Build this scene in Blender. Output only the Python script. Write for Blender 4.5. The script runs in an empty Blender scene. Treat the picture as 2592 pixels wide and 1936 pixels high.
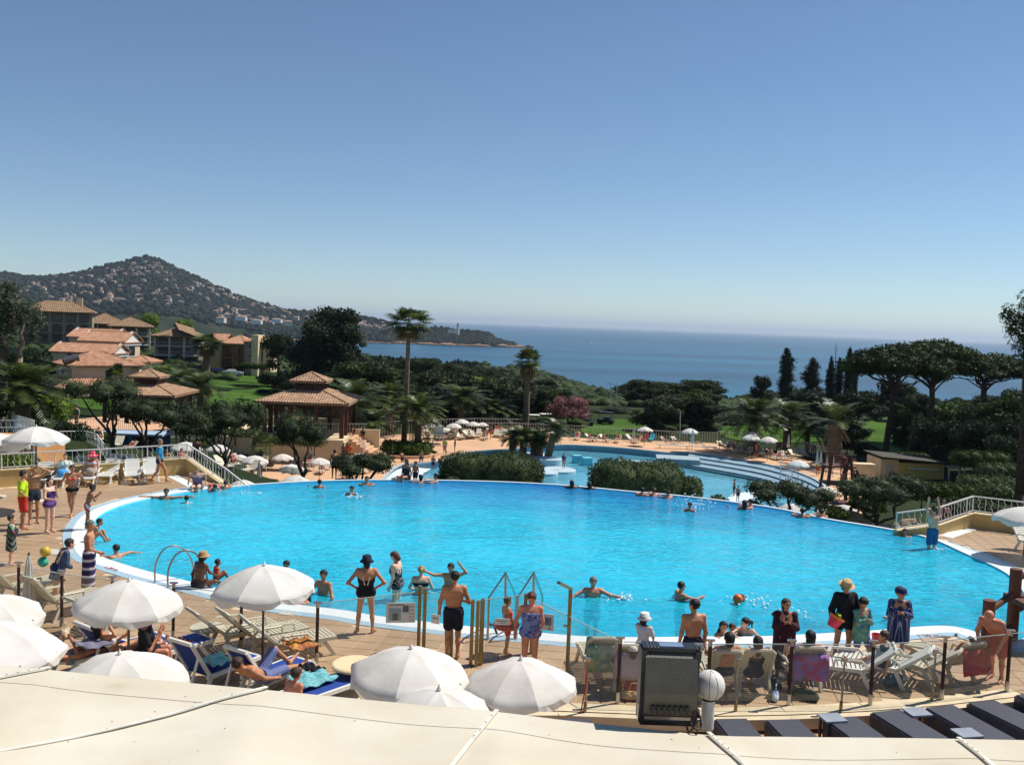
import bpy, bmesh, math, random
import numpy as np
from mathutils import Vector, Matrix
random.seed(7); RNG = np.random.default_rng(7)
S = bpy.context.scene; COL = S.collection
PI = math.pi; R_ = math.radians
# ---------------------------------------------------------------- camera
FPX = 2343.6; CAMZ = 6.8; PITCH = R_(3.62); ROLL = R_(2.1)
fwd = Vector((0, math.cos(PITCH), -math.sin(PITCH))); up0 = Vector((0, math.sin(PITCH), math.cos(PITCH)))
rgt = Vector((1, 0, 0))*math.cos(ROLL) + up0*math.sin(ROLL); upv = up0*math.cos(ROLL) - Vector((1, 0, 0))*math.sin(ROLL)
cd = bpy.data.cameras.new('camera'); cam = bpy.data.objects.new('camera', cd); COL.objects.link(cam)
cam.matrix_world = Matrix(((rgt.x, upv.x, -fwd.x, 0), (rgt.y, upv.y, -fwd.y, 0), (rgt.z, upv.z, -fwd.z, CAMZ), (0, 0, 0, 1)))
cd.sensor_width = 36; cd.lens = FPX/2592*36; cd.clip_start = 0.1; cd.clip_end = 120000; S.camera = cam
# ---------------------------------------------------------------- sky, sun, exposure
SUN_AZ, SUN_EL = R_(63.4), R_(55)          # azimuth clockwise from +Y
w = bpy.data.worlds.new('World'); S.world = w; w.use_nodes = True
nt = w.node_tree; sky = nt.nodes.new('ShaderNodeTexSky'); sky.sky_type = 'NISHITA'; sky.sun_disc = False
sky.sun_elevation = SUN_EL; sky.sun_rotation = SUN_AZ; sky.altitude = 50; sky.air_density = .8; sky.dust_density = 0.0; sky.ozone_density = 1.6
bg = nt.nodes['Background']; bg.inputs['Strength'].default_value = 0.08; tint = nt.nodes.new('ShaderNodeMix'); tint.data_type = 'RGBA'; tint.blend_type = 'MULTIPLY'; tint.inputs[0].default_value = 1; tint.inputs[7].default_value = (.88, .985, 1.05, 1); nt.links.new(sky.outputs[0], tint.inputs[6]); nt.links.new(tint.outputs[2], bg.inputs[0])
sl = bpy.data.lights.new('sun', 'SUN'); sl.energy = 4.6; sl.angle = R_(0.5); sl.color = (1, .955, .89)
so = bpy.data.objects.new('sun', sl); COL.objects.link(so)
sdir = Vector((math.sin(SUN_AZ)*math.cos(SUN_EL), math.cos(SUN_AZ)*math.cos(SUN_EL), math.sin(SUN_EL)))
so.rotation_euler = sdir.to_track_quat('Z', 'Y').to_euler(); so.location = (60, 30, 120)
S.view_settings.view_transform = 'Standard'; S.view_settings.look = 'None'; S.view_settings.exposure = 0.3; S.view_settings.gamma = 1
S.cycles.max_bounces = 6; S.cycles.transparent_max_bounces = 12; S.cycles.caustics_reflective = False; S.cycles.caustics_refractive = False
# ---------------------------------------------------------------- photo pixels -> places (plan view helpers)
RG = {'F': (0, 0, 1.17179), 1: (0, 620), 2: (650, 750), 3: (1300, 850), 4: (1942, 750), 5: (0, 1050), 6: (0, 1380), 7: (600, 1350), 8: (1200, 1380),
      9: (1942, 1200), 10: (1942, 1450), 11: (1500, 1450), 'n': (0, 0, 1.0), 'a': (0, 1010, .19), 'b': (400, 1030, .19), 'c': (0, 1460, .19), 'd': (1000, 1020, .19),
      'e': (1850, 1040, .19), 'f': (2172, 1240, .19), 'g': (0, 760, .19), 'h': (350, 780, .19)}
def nat(R, x, y):
    r = RG[R]; k = r[2] if len(r) > 2 else .29425
    return r[0]+k*x, r[1]+k*y
def ray(R, x, y):
    u, v = nat(R, x, y)
    return fwd + rgt*((u-1296)/FPX) - upv*((v-968)/FPX)
def P(R, x, y, z=0.0):                     # the point of plane z under a pixel
    d = ray(R, x, y); t = (z-CAMZ)/d.z
    return Vector((d.x*t, d.y*t, z))
def PD(R, x, y, dist):                     # the point at depth dist
    d = ray(R, x, y); t = dist/d.y
    return Vector((d.x*t, dist, CAMZ+d.z*t))
# ---------------------------------------------------------------- materials
def lin(c):
    if isinstance(c, str): c = tuple(int(c[i:i+2], 16)/255 for i in (0, 2, 4))
    return tuple((x/12.92 if x <= .04045 else ((x+.055)/1.055)**2.4) for x in c)+(1,)
MATS = {}
def nd(m, t, **k):
    n = m.node_tree.nodes.new('ShaderNode'+t)
    for a, b in k.items():
        if a in n.inputs: n.inputs[a].default_value = b
        else: setattr(n, a, b)
    return n
def lk(m, a, b): m.node_tree.links.new(a, b)
def mat(name, col, rough=.6, var=.12, scale=4., bump=0., bscale=None, metal=0., spec=.4, col2=None, coord='Object', detail=4., rnd=0., translucent=0., alpha=1., sheen=0., col3=None):
    if name in MATS: return MATS[name]
    m = bpy.data.materials.new(name); m.use_nodes = True; MATS[name] = m
    b = m.node_tree.nodes['Principled BSDF']; c = lin(col)
    b.inputs['Roughness'].default_value = rough; b.inputs['Metallic'].default_value = metal; b.inputs['Specular IOR Level'].default_value = spec
    b.inputs['Alpha'].default_value = alpha
    tc = nd(m, 'TexCoord'); nz = nd(m, 'TexNoise', Scale=scale, Detail=detail); cs = nd(m, 'NewGeometry').outputs['Position'] if coord == 'World' else tc.outputs[coord]; lk(m, cs, nz.inputs['Vector'])
    rp = nd(m, 'ValToRGB')
    c2 = lin(col2) if col2 else tuple(min(1, x*(1+var)) for x in c[:3])+(1,)
    c1 = c if col2 else tuple(x*(1-var) for x in c[:3])+(1,)
    rp.color_ramp.elements[0].color = c1; rp.color_ramp.elements[1].color = c2
    rp.color_ramp.elements[0].position = .36; rp.color_ramp.elements[1].position = .64
    if col3: e3 = rp.color_ramp.elements.new(.74); e3.color = lin(col3)
    lk(m, nz.outputs['Fac'], rp.inputs['Fac']); out = rp.outputs['Color']
    if rnd:
        oi = nd(m, 'ObjectInfo'); hs = nd(m, 'HueSaturation'); mr = nd(m, 'MapRange'); mr.inputs[3].default_value = 1-rnd; mr.inputs[4].default_value = 1+rnd
        lk(m, oi.outputs['Random'], mr.inputs[0]); lk(m, mr.outputs[0], hs.inputs['Value']); lk(m, out, hs.inputs['Color']); out = hs.outputs['Color']
    lk(m, out, b.inputs['Base Color'])
    if bump:
        n2 = nd(m, 'TexNoise', Scale=bscale or scale*6, Detail=5.); lk(m, cs, n2.inputs['Vector'])
        bp = nd(m, 'Bump', Strength=bump, Distance=.02); lk(m, n2.outputs['Fac'], bp.inputs['Height']); lk(m, bp.outputs[0], b.inputs['Normal'])
    if translucent:
        tr = nd(m, 'BsdfTranslucent'); mx = nd(m, 'MixShader', Fac=translucent); lk(m, out, tr.inputs['Color'])
        o = m.node_tree.nodes['Material Output']; lk(m, b.outputs[0], mx.inputs[1]); lk(m, tr.outputs[0], mx.inputs[2]); lk(m, mx.outputs[0], o.inputs['Surface'])
    return m
def leafmat(name, c1, c2, rnd=.18, rough=.55, scale=.9): return mat(name, c1, rough=rough, col2=c2, scale=scale, rnd=rnd, translucent=.2, spec=.08)
def pattern(name, kind, c1, c2, scale, rough=.8, c3=None):
    if name in MATS: return MATS[name]
    m = mat(name, c1, rough=rough, var=.05); b = m.node_tree.nodes['Principled BSDF']; tc = nd(m, 'TexCoord')
    if kind == 'stripe':
        t = nd(m, 'TexWave', Scale=scale, Distortion=.4, wave_type='BANDS', bands_direction='Z'); o = t.outputs['Fac']
    elif kind == 'diag':
        t = nd(m, 'TexWave', Scale=scale, Distortion=.6, wave_type='BANDS', bands_direction='DIAGONAL'); o = t.outputs['Fac']
    elif kind == 'dots':
        t = nd(m, 'TexVoronoi', Scale=scale, Randomness=.3); o = t.outputs['Distance']
    elif kind == 'plaid':
        t = nd(m, 'TexBrick', Scale=scale); o = t.outputs['Fac']
    else:
        t = nd(m, 'TexNoise', Scale=scale, Detail=2.); o = t.outputs['Fac']
    lk(m, tc.outputs['Object'], t.inputs['Vector']); rp = nd(m, 'ValToRGB'); rp.color_ramp.interpolation = 'CONSTANT' if kind != 'noise' else 'LINEAR'
    e = rp.color_ramp.elements; e[0].color = lin(c2 if kind == 'dots' else c1); e[1].color = lin(c1 if kind == 'dots' else c2); e[1].position = .28 if kind == 'dots' else .55
    if c3: x = e.new(.78); x.color = lin(c3)
    if kind == 'noise': e[0].position = .38
    lk(m, o, rp.inputs['Fac']); lk(m, rp.outputs[0], b.inputs['Base Color']); return m
# ---------------------------------------------------------------- mesh building
class MB:
    def __init__(s): s.v = []; s.f = []; s.m = []
    def add(s, vs, fs, mi=0):
        o = len(s.v); s.v += [tuple(p) for p in vs]; s.f += [tuple(i+o for i in f) for f in fs]; s.m += [mi]*len(fs); return s
    def box(s, c, d, rz=0., mi=0, M=None):
        x, y, z = d[0]/2, d[1]/2, d[2]/2; pts = [Vector((a, b, e)) for e in (-z, z) for b in (-y, y) for a in (-x, x)]
        if rz: r = Matrix.Rotation(rz, 3, 'Z'); pts = [r @ p for p in pts]
        if M is not None: pts = [M @ p for p in pts]
        c = Vector(c); return s.add([p+c for p in pts], [(0, 2, 3, 1), (4, 5, 7, 6), (0, 1, 5, 4), (2, 6, 7, 3), (0, 4, 6, 2), (1, 3, 7, 5)], mi)
    def bar(s, a, b, wd, ht=None, mi=0):    # rectangular bar from a to b
        a, b = Vector(a), Vector(b); d = b-a; L = d.length; ht = ht or wd
        z = d.normalized(); u = z.cross(Vector((0, 0, 1)));
        if u.length < 1e-3: u = Vector((1, 0, 0))
        u.normalize(); v = z.cross(u); v.normalize()
        return s.box((a+b)/2, (wd, ht, L), M=Matrix((u, v, z)).transposed(), mi=mi)
    def tube(s, pts, r, n=8, mi=0, cap=True):
        pts = [Vector(p) for p in pts]; m = len(pts); rs = r if isinstance(r, (list, tuple)) else [r]*m
        vs = []; u = None
        for i, p in enumerate(pts):
            t = (pts[min(i+1, m-1)]-pts[max(i-1, 0)]); t = t.normalized() if t.length > 1e-9 else Vector((0, 0, 1))
            if u is None:
                u = t.cross(Vector((0, 0, 1)))
                if u.length < .05: u = t.cross(Vector((1, 0, 0)))
            else: u = u-t*u.dot(t)
            u.normalize(); v = t.cross(u)
            vs += [p+(u*math.cos(2*PI*k/n)+v*math.sin(2*PI*k/n))*rs[i] for k in range(n)]
        fs = [(i*n+k, i*n+(k+1) % n, (i+1)*n+(k+1) % n, (i+1)*n+k) for i in range(m-1) for k in range(n)]
        if cap: fs += [tuple(range(n-1, -1, -1)), tuple((m-1)*n+k for k in range(n))]
        return s.add(vs, fs, mi)
    def lathe(s, prof, n=16, c=(0, 0, 0), mi=0, M=None):
        vs = []
        for (r, z) in prof:
            for k in range(n):
                p = Vector((r*math.cos(2*PI*k/n), r*math.sin(2*PI*k/n), z))
                if M is not None: p = M @ p
                vs.append(p+Vector(c))
        m = len(prof); fs = [(i*n+k, i*n+(k+1) % n, (i+1)*n+(k+1) % n, (i+1)*n+k) for i in range(m-1) for k in range(n)]
        return s.add(vs, fs, mi)
    def prism(s, poly, z0, z1, mi=0, cap=True):
        n = len(poly); vs = [(p[0], p[1], z0) for p in poly]+[(p[0], p[1], z1) for p in poly]
        fs = [(k, (k+1) % n, n+(k+1) % n, n+k) for k in range(n)]
        if cap: fs += [tuple(range(n-1, -1, -1)), tuple(range(n, 2*n))]
        return s.add(vs, fs, mi)
    def ball(s, c, r, n=10, mi=0, M=None):
        if not isinstance(r, (tuple, list)): r = (r, r, r)
        h = max(3, n//2); prof = [(math.sin(PI*i/h), -math.cos(PI*i/h)) for i in range(h+1)]
        D = Matrix.Diagonal(r)
        return s.lathe([(max(a, 1e-4), b) for a, b in prof], n, c, mi, (M @ D) if M is not None else D)
    def build(s, name, mats=None, parent=None, smooth=False, loc=None):
        me = bpy.data.meshes.new(name); me.from_pydata(s.v, [], s.f)
        return fin(me, name, mats, parent, smooth, loc, s.m)
def fin(me, name, mats, parent=None, smooth=False, loc=None, mi=None):
    if mats is not None:
        for m in (mats if isinstance(mats, (list, tuple)) else [mats]): me.materials.append(m)
    if mi is not None and any(mi): me.polygons.foreach_set('material_index', mi)
    if smooth: me.polygons.foreach_set('use_smooth', [True]*len(me.polygons))
    me.update()
    return obj(name, me, parent, loc)
def obj(name, me, parent=None, loc=None):
    o = bpy.data.objects.new(name, me); COL.objects.link(o)
    if parent is not None: o.parent = parent
    if loc is not None: o.location = loc
    return o
def tag(o, label, cat, group=None):
    o['label'] = label; o['category'] = cat
    if group: o['group'] = group
    return o
def thing(name, label, cat, loc=(0, 0, 0), rz=0., group=None):
    o = bpy.data.objects.new(name, None); COL.objects.link(o); o.location = loc; o.rotation_euler = (0, 0, rz); o.empty_display_size = .2
    return tag(o, label, cat, group)
def struct(o): o['kind'] = 'structure'; return o
def stuff(o): o['kind'] = 'stuff'; return o
KIDS = {}
def copy(o, loc=None, rz=None, sc=None, label=None, group=None):
    c = o.copy(); COL.objects.link(c)
    for ch in KIDS.get(o.name) or KIDS.setdefault(o.name, list(o.children)):
        k = ch.copy(); COL.objects.link(k); k.parent = c
        for g in KIDS.get(ch.name) or KIDS.setdefault(ch.name, list(ch.children)):
            j = g.copy(); COL.objects.link(j); j.parent = k
    if loc is not None: c.location = loc
    if rz is not None: c.rotation_euler = (0, 0, rz)
    if sc is not None: c.scale = sc if isinstance(sc, (tuple, list)) else (sc, sc, sc)
    if label: c['label'] = label
    if group: c['group'] = group
    return c
def spread(proto, spots):
    """the first spot moves the prototype itself, the others get copies: spots = (loc, rz, scale[, label])"""
    out = []
    kids = list(proto.children); KIDS[proto.name] = kids
    for ch in kids: KIDS[ch.name] = list(ch.children)
    for i, sp in enumerate(spots):
        o = proto if i == 0 else copy(proto)
        o.location = sp[0]; o.rotation_euler = (0, 0, sp[1]); sc = sp[2]; o.scale = sc if isinstance(sc, (tuple, list)) else (sc, sc, sc)
        if len(sp) > 3 and sp[3]: o['label'] = sp[3]
        out.append(o)
    return out
def spline(pts, n=6, closed=True):
    pts = [Vector(p) for p in pts]; N = len(pts); out = []
    for i in range(N if closed else N-1):
        g = (lambda k: pts[k % N]) if closed else (lambda k: pts[min(max(k, 0), N-1)])
        a, b, c, d = g(i-1), g(i), g(i+1), g(i+2)
        for j in range(n):
            t = j/n; out.append(.5*((2*b)+(c-a)*t+(2*a-5*b+4*c-d)*t*t+(3*b-a-3*c+d)*t**3))
    if not closed: out.append(pts[-1])
    return out
def fill_poly(outer, holes, z):
    bm = bmesh.new(); eds = []
    for lp in [outer]+holes:
        vs = [bm.verts.new((p[0], p[1], z)) for p in lp]; eds += [bm.edges.new((vs[i], vs[(i+1) % len(vs)])) for i in range(len(vs))]
    bmesh.ops.triangle_fill(bm, edges=eds, use_beauty=True, use_dissolve=False, normal=(0, 0, 1))
    for f in bm.faces:
        if f.normal.z < 0: f.normal_flip()
    me = bpy.data.meshes.new('sheet'); bm.to_mesh(me); bm.free(); return me
def inside(p, poly):
    x, y = p[0], p[1]; c = False; n = len(poly)
    for i in range(n):
        a, b = poly[i], poly[i-1]
        if (a[1] > y) != (b[1] > y) and x < (b[0]-a[0])*(y-a[1])/(b[1]-a[1])+a[0]: c = not c
    return c
def npmesh(name, V, Fq, mats, parent=None, smooth=False, nside=4):
    me = bpy.data.meshes.new(name); nv, nf = len(V), len(Fq)
    me.vertices.add(nv); me.vertices.foreach_set('co', np.asarray(V, np.float32).ravel())
    me.loops.add(nf*nside); me.loops.foreach_set('vertex_index', np.asarray(Fq, np.int32).ravel())
    me.polygons.add(nf); me.polygons.foreach_set('loop_start', np.arange(0, nf*nside, nside, dtype=np.int32)); me.polygons.foreach_set('loop_total', np.full(nf, nside, np.int32))
    if smooth: me.polygons.foreach_set('use_smooth', np.ones(nf, bool))
    me.update(calc_edges=True); me.validate()
    for m in (mats if isinstance(mats, (list, tuple)) else [mats]): me.materials.append(m)
    return obj(name, me, parent)
# ================================================================ THE SETTING
ZL = -8.2; ZSEA = -45.0; ZW = -0.045
def interp(tab, x): return float(np.interp(x, [a for a, b in tab], [b for a, b in tab]))
# ---- outlines taken from the photograph (native pixels on their own plane)
POOL_PX = [(226, 1344), (246, 1308), (290, 1284), (353, 1266), (441, 1249), (510, 1239), (588, 1232), (650, 1226), (797, 1218), (944, 1215), (1120, 1216), (1300, 1221), (1447, 1230),
           (1594, 1244), (1741, 1257), (1950, 1284), (2089, 1313), (2236, 1337), (2354, 1362), (2442, 1400), (2510, 1430), (2557, 1458), (2592, 1500), (2612, 1550), (2604, 1605), (2560, 1622), (2505, 1612), (2445, 1592), (2385, 1584),
           (2300, 1588), (2192, 1597), (1942, 1610), (1790, 1611), (1640, 1613), (1500, 1612), (1347, 1600), (1200, 1587), (977, 1562), (865, 1544), (718, 1526), (650, 1514), (477, 1471), (382, 1448), (300, 1424), (253, 1405), (232, 1378)]
_pw = [P('n', x, y, 0) for x, y in POOL_PX]
POOL = spline(_pw, 4)
_infin = [1 if 6 <= i <= 18 else 0 for i in range(len(POOL_PX))]
INF = [_infin[i//4] if i % 4 == 0 else (_infin[i//4]*(1-(i % 4)/4)+_infin[(i//4+1) % len(POOL_PX)]*((i % 4)/4)) for i in range(len(POOL))]
def offset(poly, ds):
    n = len(poly); out = []
    for i in range(n):
        t = (poly[(i+1) % n]-poly[i-1]); t.z = 0; t.normalize(); nrm = Vector((-t.y, t.x, 0))      # the outline runs clockwise: left is outside
        out.append(poly[i]+nrm*ds[i])
    return out
_a = sum(POOL[i-1].x*POOL[i].y-POOL[i].x*POOL[i-1].y for i in range(len(POOL)))
if _a > 0: POOL.reverse(); INF.reverse()
C1 = offset(POOL, [.14+.34*(1-k) for k in INF]); C2 = offset(POOL, [.17+.55*(1-k) for k in INF]); C3 = offset(POOL, [.19+.58*(1-k) for k in INF])
# ---- materials of the setting
m_tile = mat('terracotta_tile', 'B59878', rough=.5, col2='A48868', col3='8C7054', scale=.55, bump=.12, bscale=40, rnd=.08, coord='World', detail=7)
m_grout = mat('pale_grout', 'CDB698', rough=.9, scale=3)
m_white = mat('white_mosaic', 'DDE0DE', rough=.45, var=.05, scale=9, bump=.1, bscale=30)
m_lblue = mat('pale_blue_mosaic', '9FBAC6', rough=.4, var=.08, scale=12, bump=.1, bscale=30)
m_floor = mat('pool_floor_blue', '62D2EE', rough=.7, var=.12, scale=2.2, col2='84E0F4')
m_ochre = mat('ochre_render', 'C2A56C', rough=.9, var=.1, scale=1.2, bump=.25, bscale=30)
m_conc = mat('pale_concrete', 'B9AE98', rough=.9, var=.12, scale=2, bump=.2, bscale=40)
m_sanddeck = mat('sand_coloured_deck', 'C9A07B', rough=.85, var=.07, scale=.35, bump=.1, bscale=6)
m_board = mat('wooden_board', 'B08A62', rough=.7, var=.2, scale=1.5, rnd=.15)
m_railw = mat('white_painted_steel', 'DAD8D0', rough=.4, var=.03, spec=.5)
m_cream = mat('cream_render', 'D6C29A', rough=.9, var=.08, scale=.8, bump=.2, bscale=20)
def water_mat(name, deep, tint, solid, rip, rscale, gloss=.04, far=None, y0=0, y1=1):
    m = bpy.data.materials.new(name); m.use_nodes = True; n = m.node_tree.nodes; n.remove(n['Principled BSDF'])
    tc = nd(m, 'TexCoord'); mp = nd(m, 'Mapping'); mp.inputs['Scale'].default_value = (1, 1.5, 1); lk(m, tc.outputs['Object'], mp.inputs['Vector'])
    a = nd(m, 'TexNoise', Scale=rscale, Detail=3., Distortion=1.6); lk(m, mp.outputs[0], a.inputs['Vector'])
    a2 = nd(m, 'TexNoise', Scale=rscale*.22, Detail=2., Distortion=.6); lk(m, mp.outputs[0], a2.inputs['Vector'])
    ad = nd(m, 'Math', operation='MULTIPLY_ADD'); ad.inputs[1].default_value = 1.8; lk(m, a2.outputs['Fac'], ad.inputs[0]); lk(m, a.outputs['Fac'], ad.inputs[2])
    wm = nd(m, 'TexNoise', Scale=rscale*.06, Detail=2.); lk(m, tc.outputs['Object'], wm.inputs['Vector']); wr = nd(m, 'MapRange'); wr.inputs[1].default_value = .35; wr.inputs[2].default_value = .65; wr.inputs[3].default_value = rip*.35; wr.inputs[4].default_value = rip*1.5; lk(m, wm.outputs['Fac'], wr.inputs[0])
    bp = nd(m, 'Bump', Strength=rip, Distance=.12); lk(m, ad.outputs[0], bp.inputs['Height']); lk(m, wr.outputs[0], bp.inputs['Strength'])
    df = nd(m, 'BsdfDiffuse', Color=lin(deep)); lk(m, bp.outputs[0], df.inputs['Normal'])
    # the body of the water: ripple light and dark put into its colour
    rp = nd(m, 'ValToRGB'); rp.color_ramp.elements[0].position = .35; rp.color_ramp.elements[1].position = .68
    d0 = lin(deep); rp.color_ramp.elements[0].color = tuple(x*.84 for x in d0[:3])+(1,); rp.color_ramp.elements[1].color = tuple(min(1, x*1.14+.02) for x in d0[:3])+(1,)
    lk(m, a.outputs['Fac'], rp.inputs['Fac']); body = rp.outputs[0]
    if far:                                  # far side: sky reflection put into the body colour as darker blue
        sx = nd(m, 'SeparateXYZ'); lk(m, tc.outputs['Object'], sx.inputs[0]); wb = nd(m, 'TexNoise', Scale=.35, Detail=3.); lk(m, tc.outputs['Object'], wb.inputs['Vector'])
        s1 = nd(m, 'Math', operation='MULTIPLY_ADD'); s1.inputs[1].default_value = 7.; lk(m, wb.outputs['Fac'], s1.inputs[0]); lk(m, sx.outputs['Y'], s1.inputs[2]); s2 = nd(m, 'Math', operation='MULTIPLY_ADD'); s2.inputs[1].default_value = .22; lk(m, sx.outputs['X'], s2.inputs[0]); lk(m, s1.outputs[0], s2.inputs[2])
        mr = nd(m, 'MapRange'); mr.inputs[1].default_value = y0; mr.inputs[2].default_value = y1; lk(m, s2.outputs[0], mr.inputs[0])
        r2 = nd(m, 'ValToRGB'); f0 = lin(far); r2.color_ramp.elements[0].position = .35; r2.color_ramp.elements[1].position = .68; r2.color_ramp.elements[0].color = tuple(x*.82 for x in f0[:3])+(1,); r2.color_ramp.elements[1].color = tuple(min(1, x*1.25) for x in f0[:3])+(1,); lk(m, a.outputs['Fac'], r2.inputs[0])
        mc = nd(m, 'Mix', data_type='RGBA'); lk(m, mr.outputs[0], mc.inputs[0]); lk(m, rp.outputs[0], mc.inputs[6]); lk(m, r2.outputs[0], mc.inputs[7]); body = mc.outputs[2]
    lk(m, body, df.inputs['Color'])
    tr = nd(m, 'BsdfTransparent', Color=lin(tint)); mx = nd(m, 'MixShader', Fac=solid)
    if far:                                  # clearer over the shallow ledge by the gate
        sx0 = nd(m, 'SeparateXYZ'); lk(m, tc.outputs['Object'], sx0.inputs[0]); m0 = nd(m, 'MapRange'); m0.inputs[1].default_value = 20.; m0.inputs[2].default_value = 26.; m0.inputs[3].default_value = solid*.5; m0.inputs[4].default_value = solid; lk(m, sx0.outputs['Y'], m0.inputs[0]); lk(m, m0.outputs[0], mx.inputs[0])
    lk(m, tr.outputs[0], mx.inputs[1]); lk(m, df.outputs[0], mx.inputs[2])
    gl = nd(m, 'BsdfGlossy', Roughness=gloss); lk(m, bp.outputs[0], gl.inputs['Normal'])
    fr = nd(m, 'Fresnel', IOR=1.33); lk(m, bp.outputs[0], fr.inputs['Normal'])
    m2 = nd(m, 'MixShader'); lk(m, fr.outputs[0], m2.inputs[0]); lk(m, mx.outputs[0], m2.inputs[1]); lk(m, gl.outputs[0], m2.inputs[2])
    lk(m, m2.outputs[0], n['Material Output'].inputs['Surface']); return m
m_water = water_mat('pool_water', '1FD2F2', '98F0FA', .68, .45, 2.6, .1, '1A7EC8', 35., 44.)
m_water2 = water_mat('lagoon_water', '74C8E0', 'C0ECF6', .5, .4, 1.6)
# ---- big pool: shell, water, coping
mb = MB(); n = len(POOL)
rings = [(0., -.02), (.02, -.32), (.45, -.34), (.47, -.62), (.95, -.64), (.97, -.95), (3.0, -1.35), (6.0, -1.55)]
prev = None; ctr = sum(POOL, Vector())/n
lv = []
for d, z in rings:
    lv.append([Vector((p.x, p.y, z)) for p in (offset(POOL, [-d]*n) if d < 1 else [POOL[i].lerp(ctr, min(.9, d/max(3, (POOL[i]-ctr).length))) for i in range(n)])])
vs = [p for r in lv for p in r]; fs = []
for k in range(len(lv)-1): fs += [(k*n+i, (k+1)*n+i, (k+1)*n+(i+1) % n, k*n+(i+1) % n) for i in range(n)]
fs.append(tuple((len(lv)-1)*n+i for i in range(n)))
mb.add(vs, fs); pool_floor = struct(mb.build('pool_floor', m_floor, smooth=False))
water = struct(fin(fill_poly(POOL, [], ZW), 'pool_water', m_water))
mb = MB()
mb.add([(p.x, p.y, .012) for p in POOL]+[(p.x, p.y, .012) for p in C1]+[(p.x, p.y, -.06) for p in POOL], [(i, (i+1) % n, n+(i+1) % n, n+i) for i in range(n)]+[(2*n+i, 2*n+(i+1) % n, (i+1) % n, i) for i in range(n)])
mb.add([(p.x, p.y, .01) for p in C1]+[(p.x, p.y, .01) for p in C2], [(i, (i+1) % n, n+(i+1) % n, n+i) for i in range(n)], 1)
mb.add([(p.x, p.y, .01) for p in C2]+[(p.x, p.y, -.5) for p in C3], [(i, (i+1) % n, n+(i+1) % n, n+i) for i in range(n)], 1)
coping = struct(mb.build('pool_coping', [m_white, m_lblue]))
mb = MB()                                   # the dam wall under the overflow edge
far = [i for i in range(n) if INF[i] > .3]
for i in far:
    j = (i+1) % n; a, b = C3[i], C3[j]; mb.add([(a.x, a.y, -.2), (b.x, b.y, -.2), (b.x, b.y+.4, -9), (a.x, a.y+.4, -9)], [(0, 1, 2, 3)])
struct(mb.build('pool_dam', m_lblue))
# ---- upper terrace: grout bed, tiles, boards
WL = [P('n', x, y, 0) for x, y in ((-160, 1243), (0, 1233), (250, 1216), (471, 1201), (565, 1230))]          # foot of the low wall on the left
WR = [P('n', x, y, 0) for x, y in ((2340, 1361), (2376, 1352), (2462, 1336), (2592, 1352), (2760, 1372))]       # and on the right
DECK = [Vector((-34, 5, 0)), Vector((-34, WL[0].y, 0))]+WL[:4]+[P('n', 560, 1231), P('n', 600, 1240)]
DECK = [Vector((-34, 5, 0)), Vector((-34, WL[0].y, 0)), WL[0], WL[1], WL[2], WL[3]]
KERB = [P('n', x, y, 0) for x, y in ((1180, 1800), (1412, 1800), (1563, 1806), (1760, 1814), (1996, 1810), (2202, 1800), (2383, 1786), (2592, 1762))]
# the terrace is laid out as a left part, a right part and the strip in front, all outside the coping
def nearest(poly, p): return min(range(len(poly)), key=lambda i: (poly[i]-p).length)
iA, iB = nearest(C2, P('n', 560, 1232)), nearest(C2, P('n', 2345, 1362))
arc = []; i = iA
arcs = [[], []]
for k, st in enumerate((1, -1)):
    i = iA
    while True:
        arcs[k].append(C2[i])
        if i == iB: break
        i = (i+st) % n
arc = min(arcs, key=lambda a: min(p.y for p in a))       # the near way round
DECKP = [Vector((-34, 5, 0)), Vector((-34, WL[0].y, 0))]+WL[:4]+[WL[3].lerp(arc[0], .5)]+arc+[WR[0], WR[1], WR[2], WR[3], WR[4], Vector((34, WR[4].y, 0)), Vector((34, 17.4, 0))]+list(reversed(KERB))+[Vector((-.6, 5, 0))]
deck = struct(fin(fill_poly(DECKP, [], -.012), 'terrace_deck', m_grout))
TA = R_(8.6); e1 = Vector((math.cos(TA), -math.sin(TA), 0)); e2 = Vector((math.sin(TA), math.cos(TA), 0)); TS = .435
bmq = bmesh.new(); bmesh.ops.create_cube(bmq, size=1, matrix=Matrix.Diagonal((TS-.016, TS-.016, .03, 1)))
bmesh.ops.bevel(bmq, geom=[e for e in bmq.edges if all(v.co.z > 0 for v in e.verts)], offset=.006, segments=1, affect='EDGES')
tme = bpy.data.meshes.new('tile'); bmq.to_mesh(tme); bmq.free(); tme.materials.append(m_tile)
cand = []; rest = MB()
for a in range(-80, 80):
    for b in range(10, 130):
        c = e1*(a*TS)+e2*(b*TS)
        cs = [c+e1*(TS*.5*sx)+e2*(TS*.5*sy) for sx in (-1, 1) for sy in (-1, 1)]
        if abs(c.x) > 30 or c.y < 7 or not inside(c, DECKP): continue
        if any(inside(q, POOL) for q in cs): continue
        if not all(inside(q, DECKP) or any((q-w_).length < .9 for w_ in C2[::3]) for q in cs): continue
        v = c-Vector((0, 0, CAMZ)); zz = v.dot(fwd); u_, v_ = 1296+FPX*v.dot(rgt)/zz, 968-FPX*v.dot(upv)/zz
        vis = -60 < u_ < 2650 and v_ < 1800 and v_ < 1690+u_*.07
        cand.append((0 if vis else 1, c.length, c))
cand.sort(key=lambda q: (q[0], q[1]))
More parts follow.
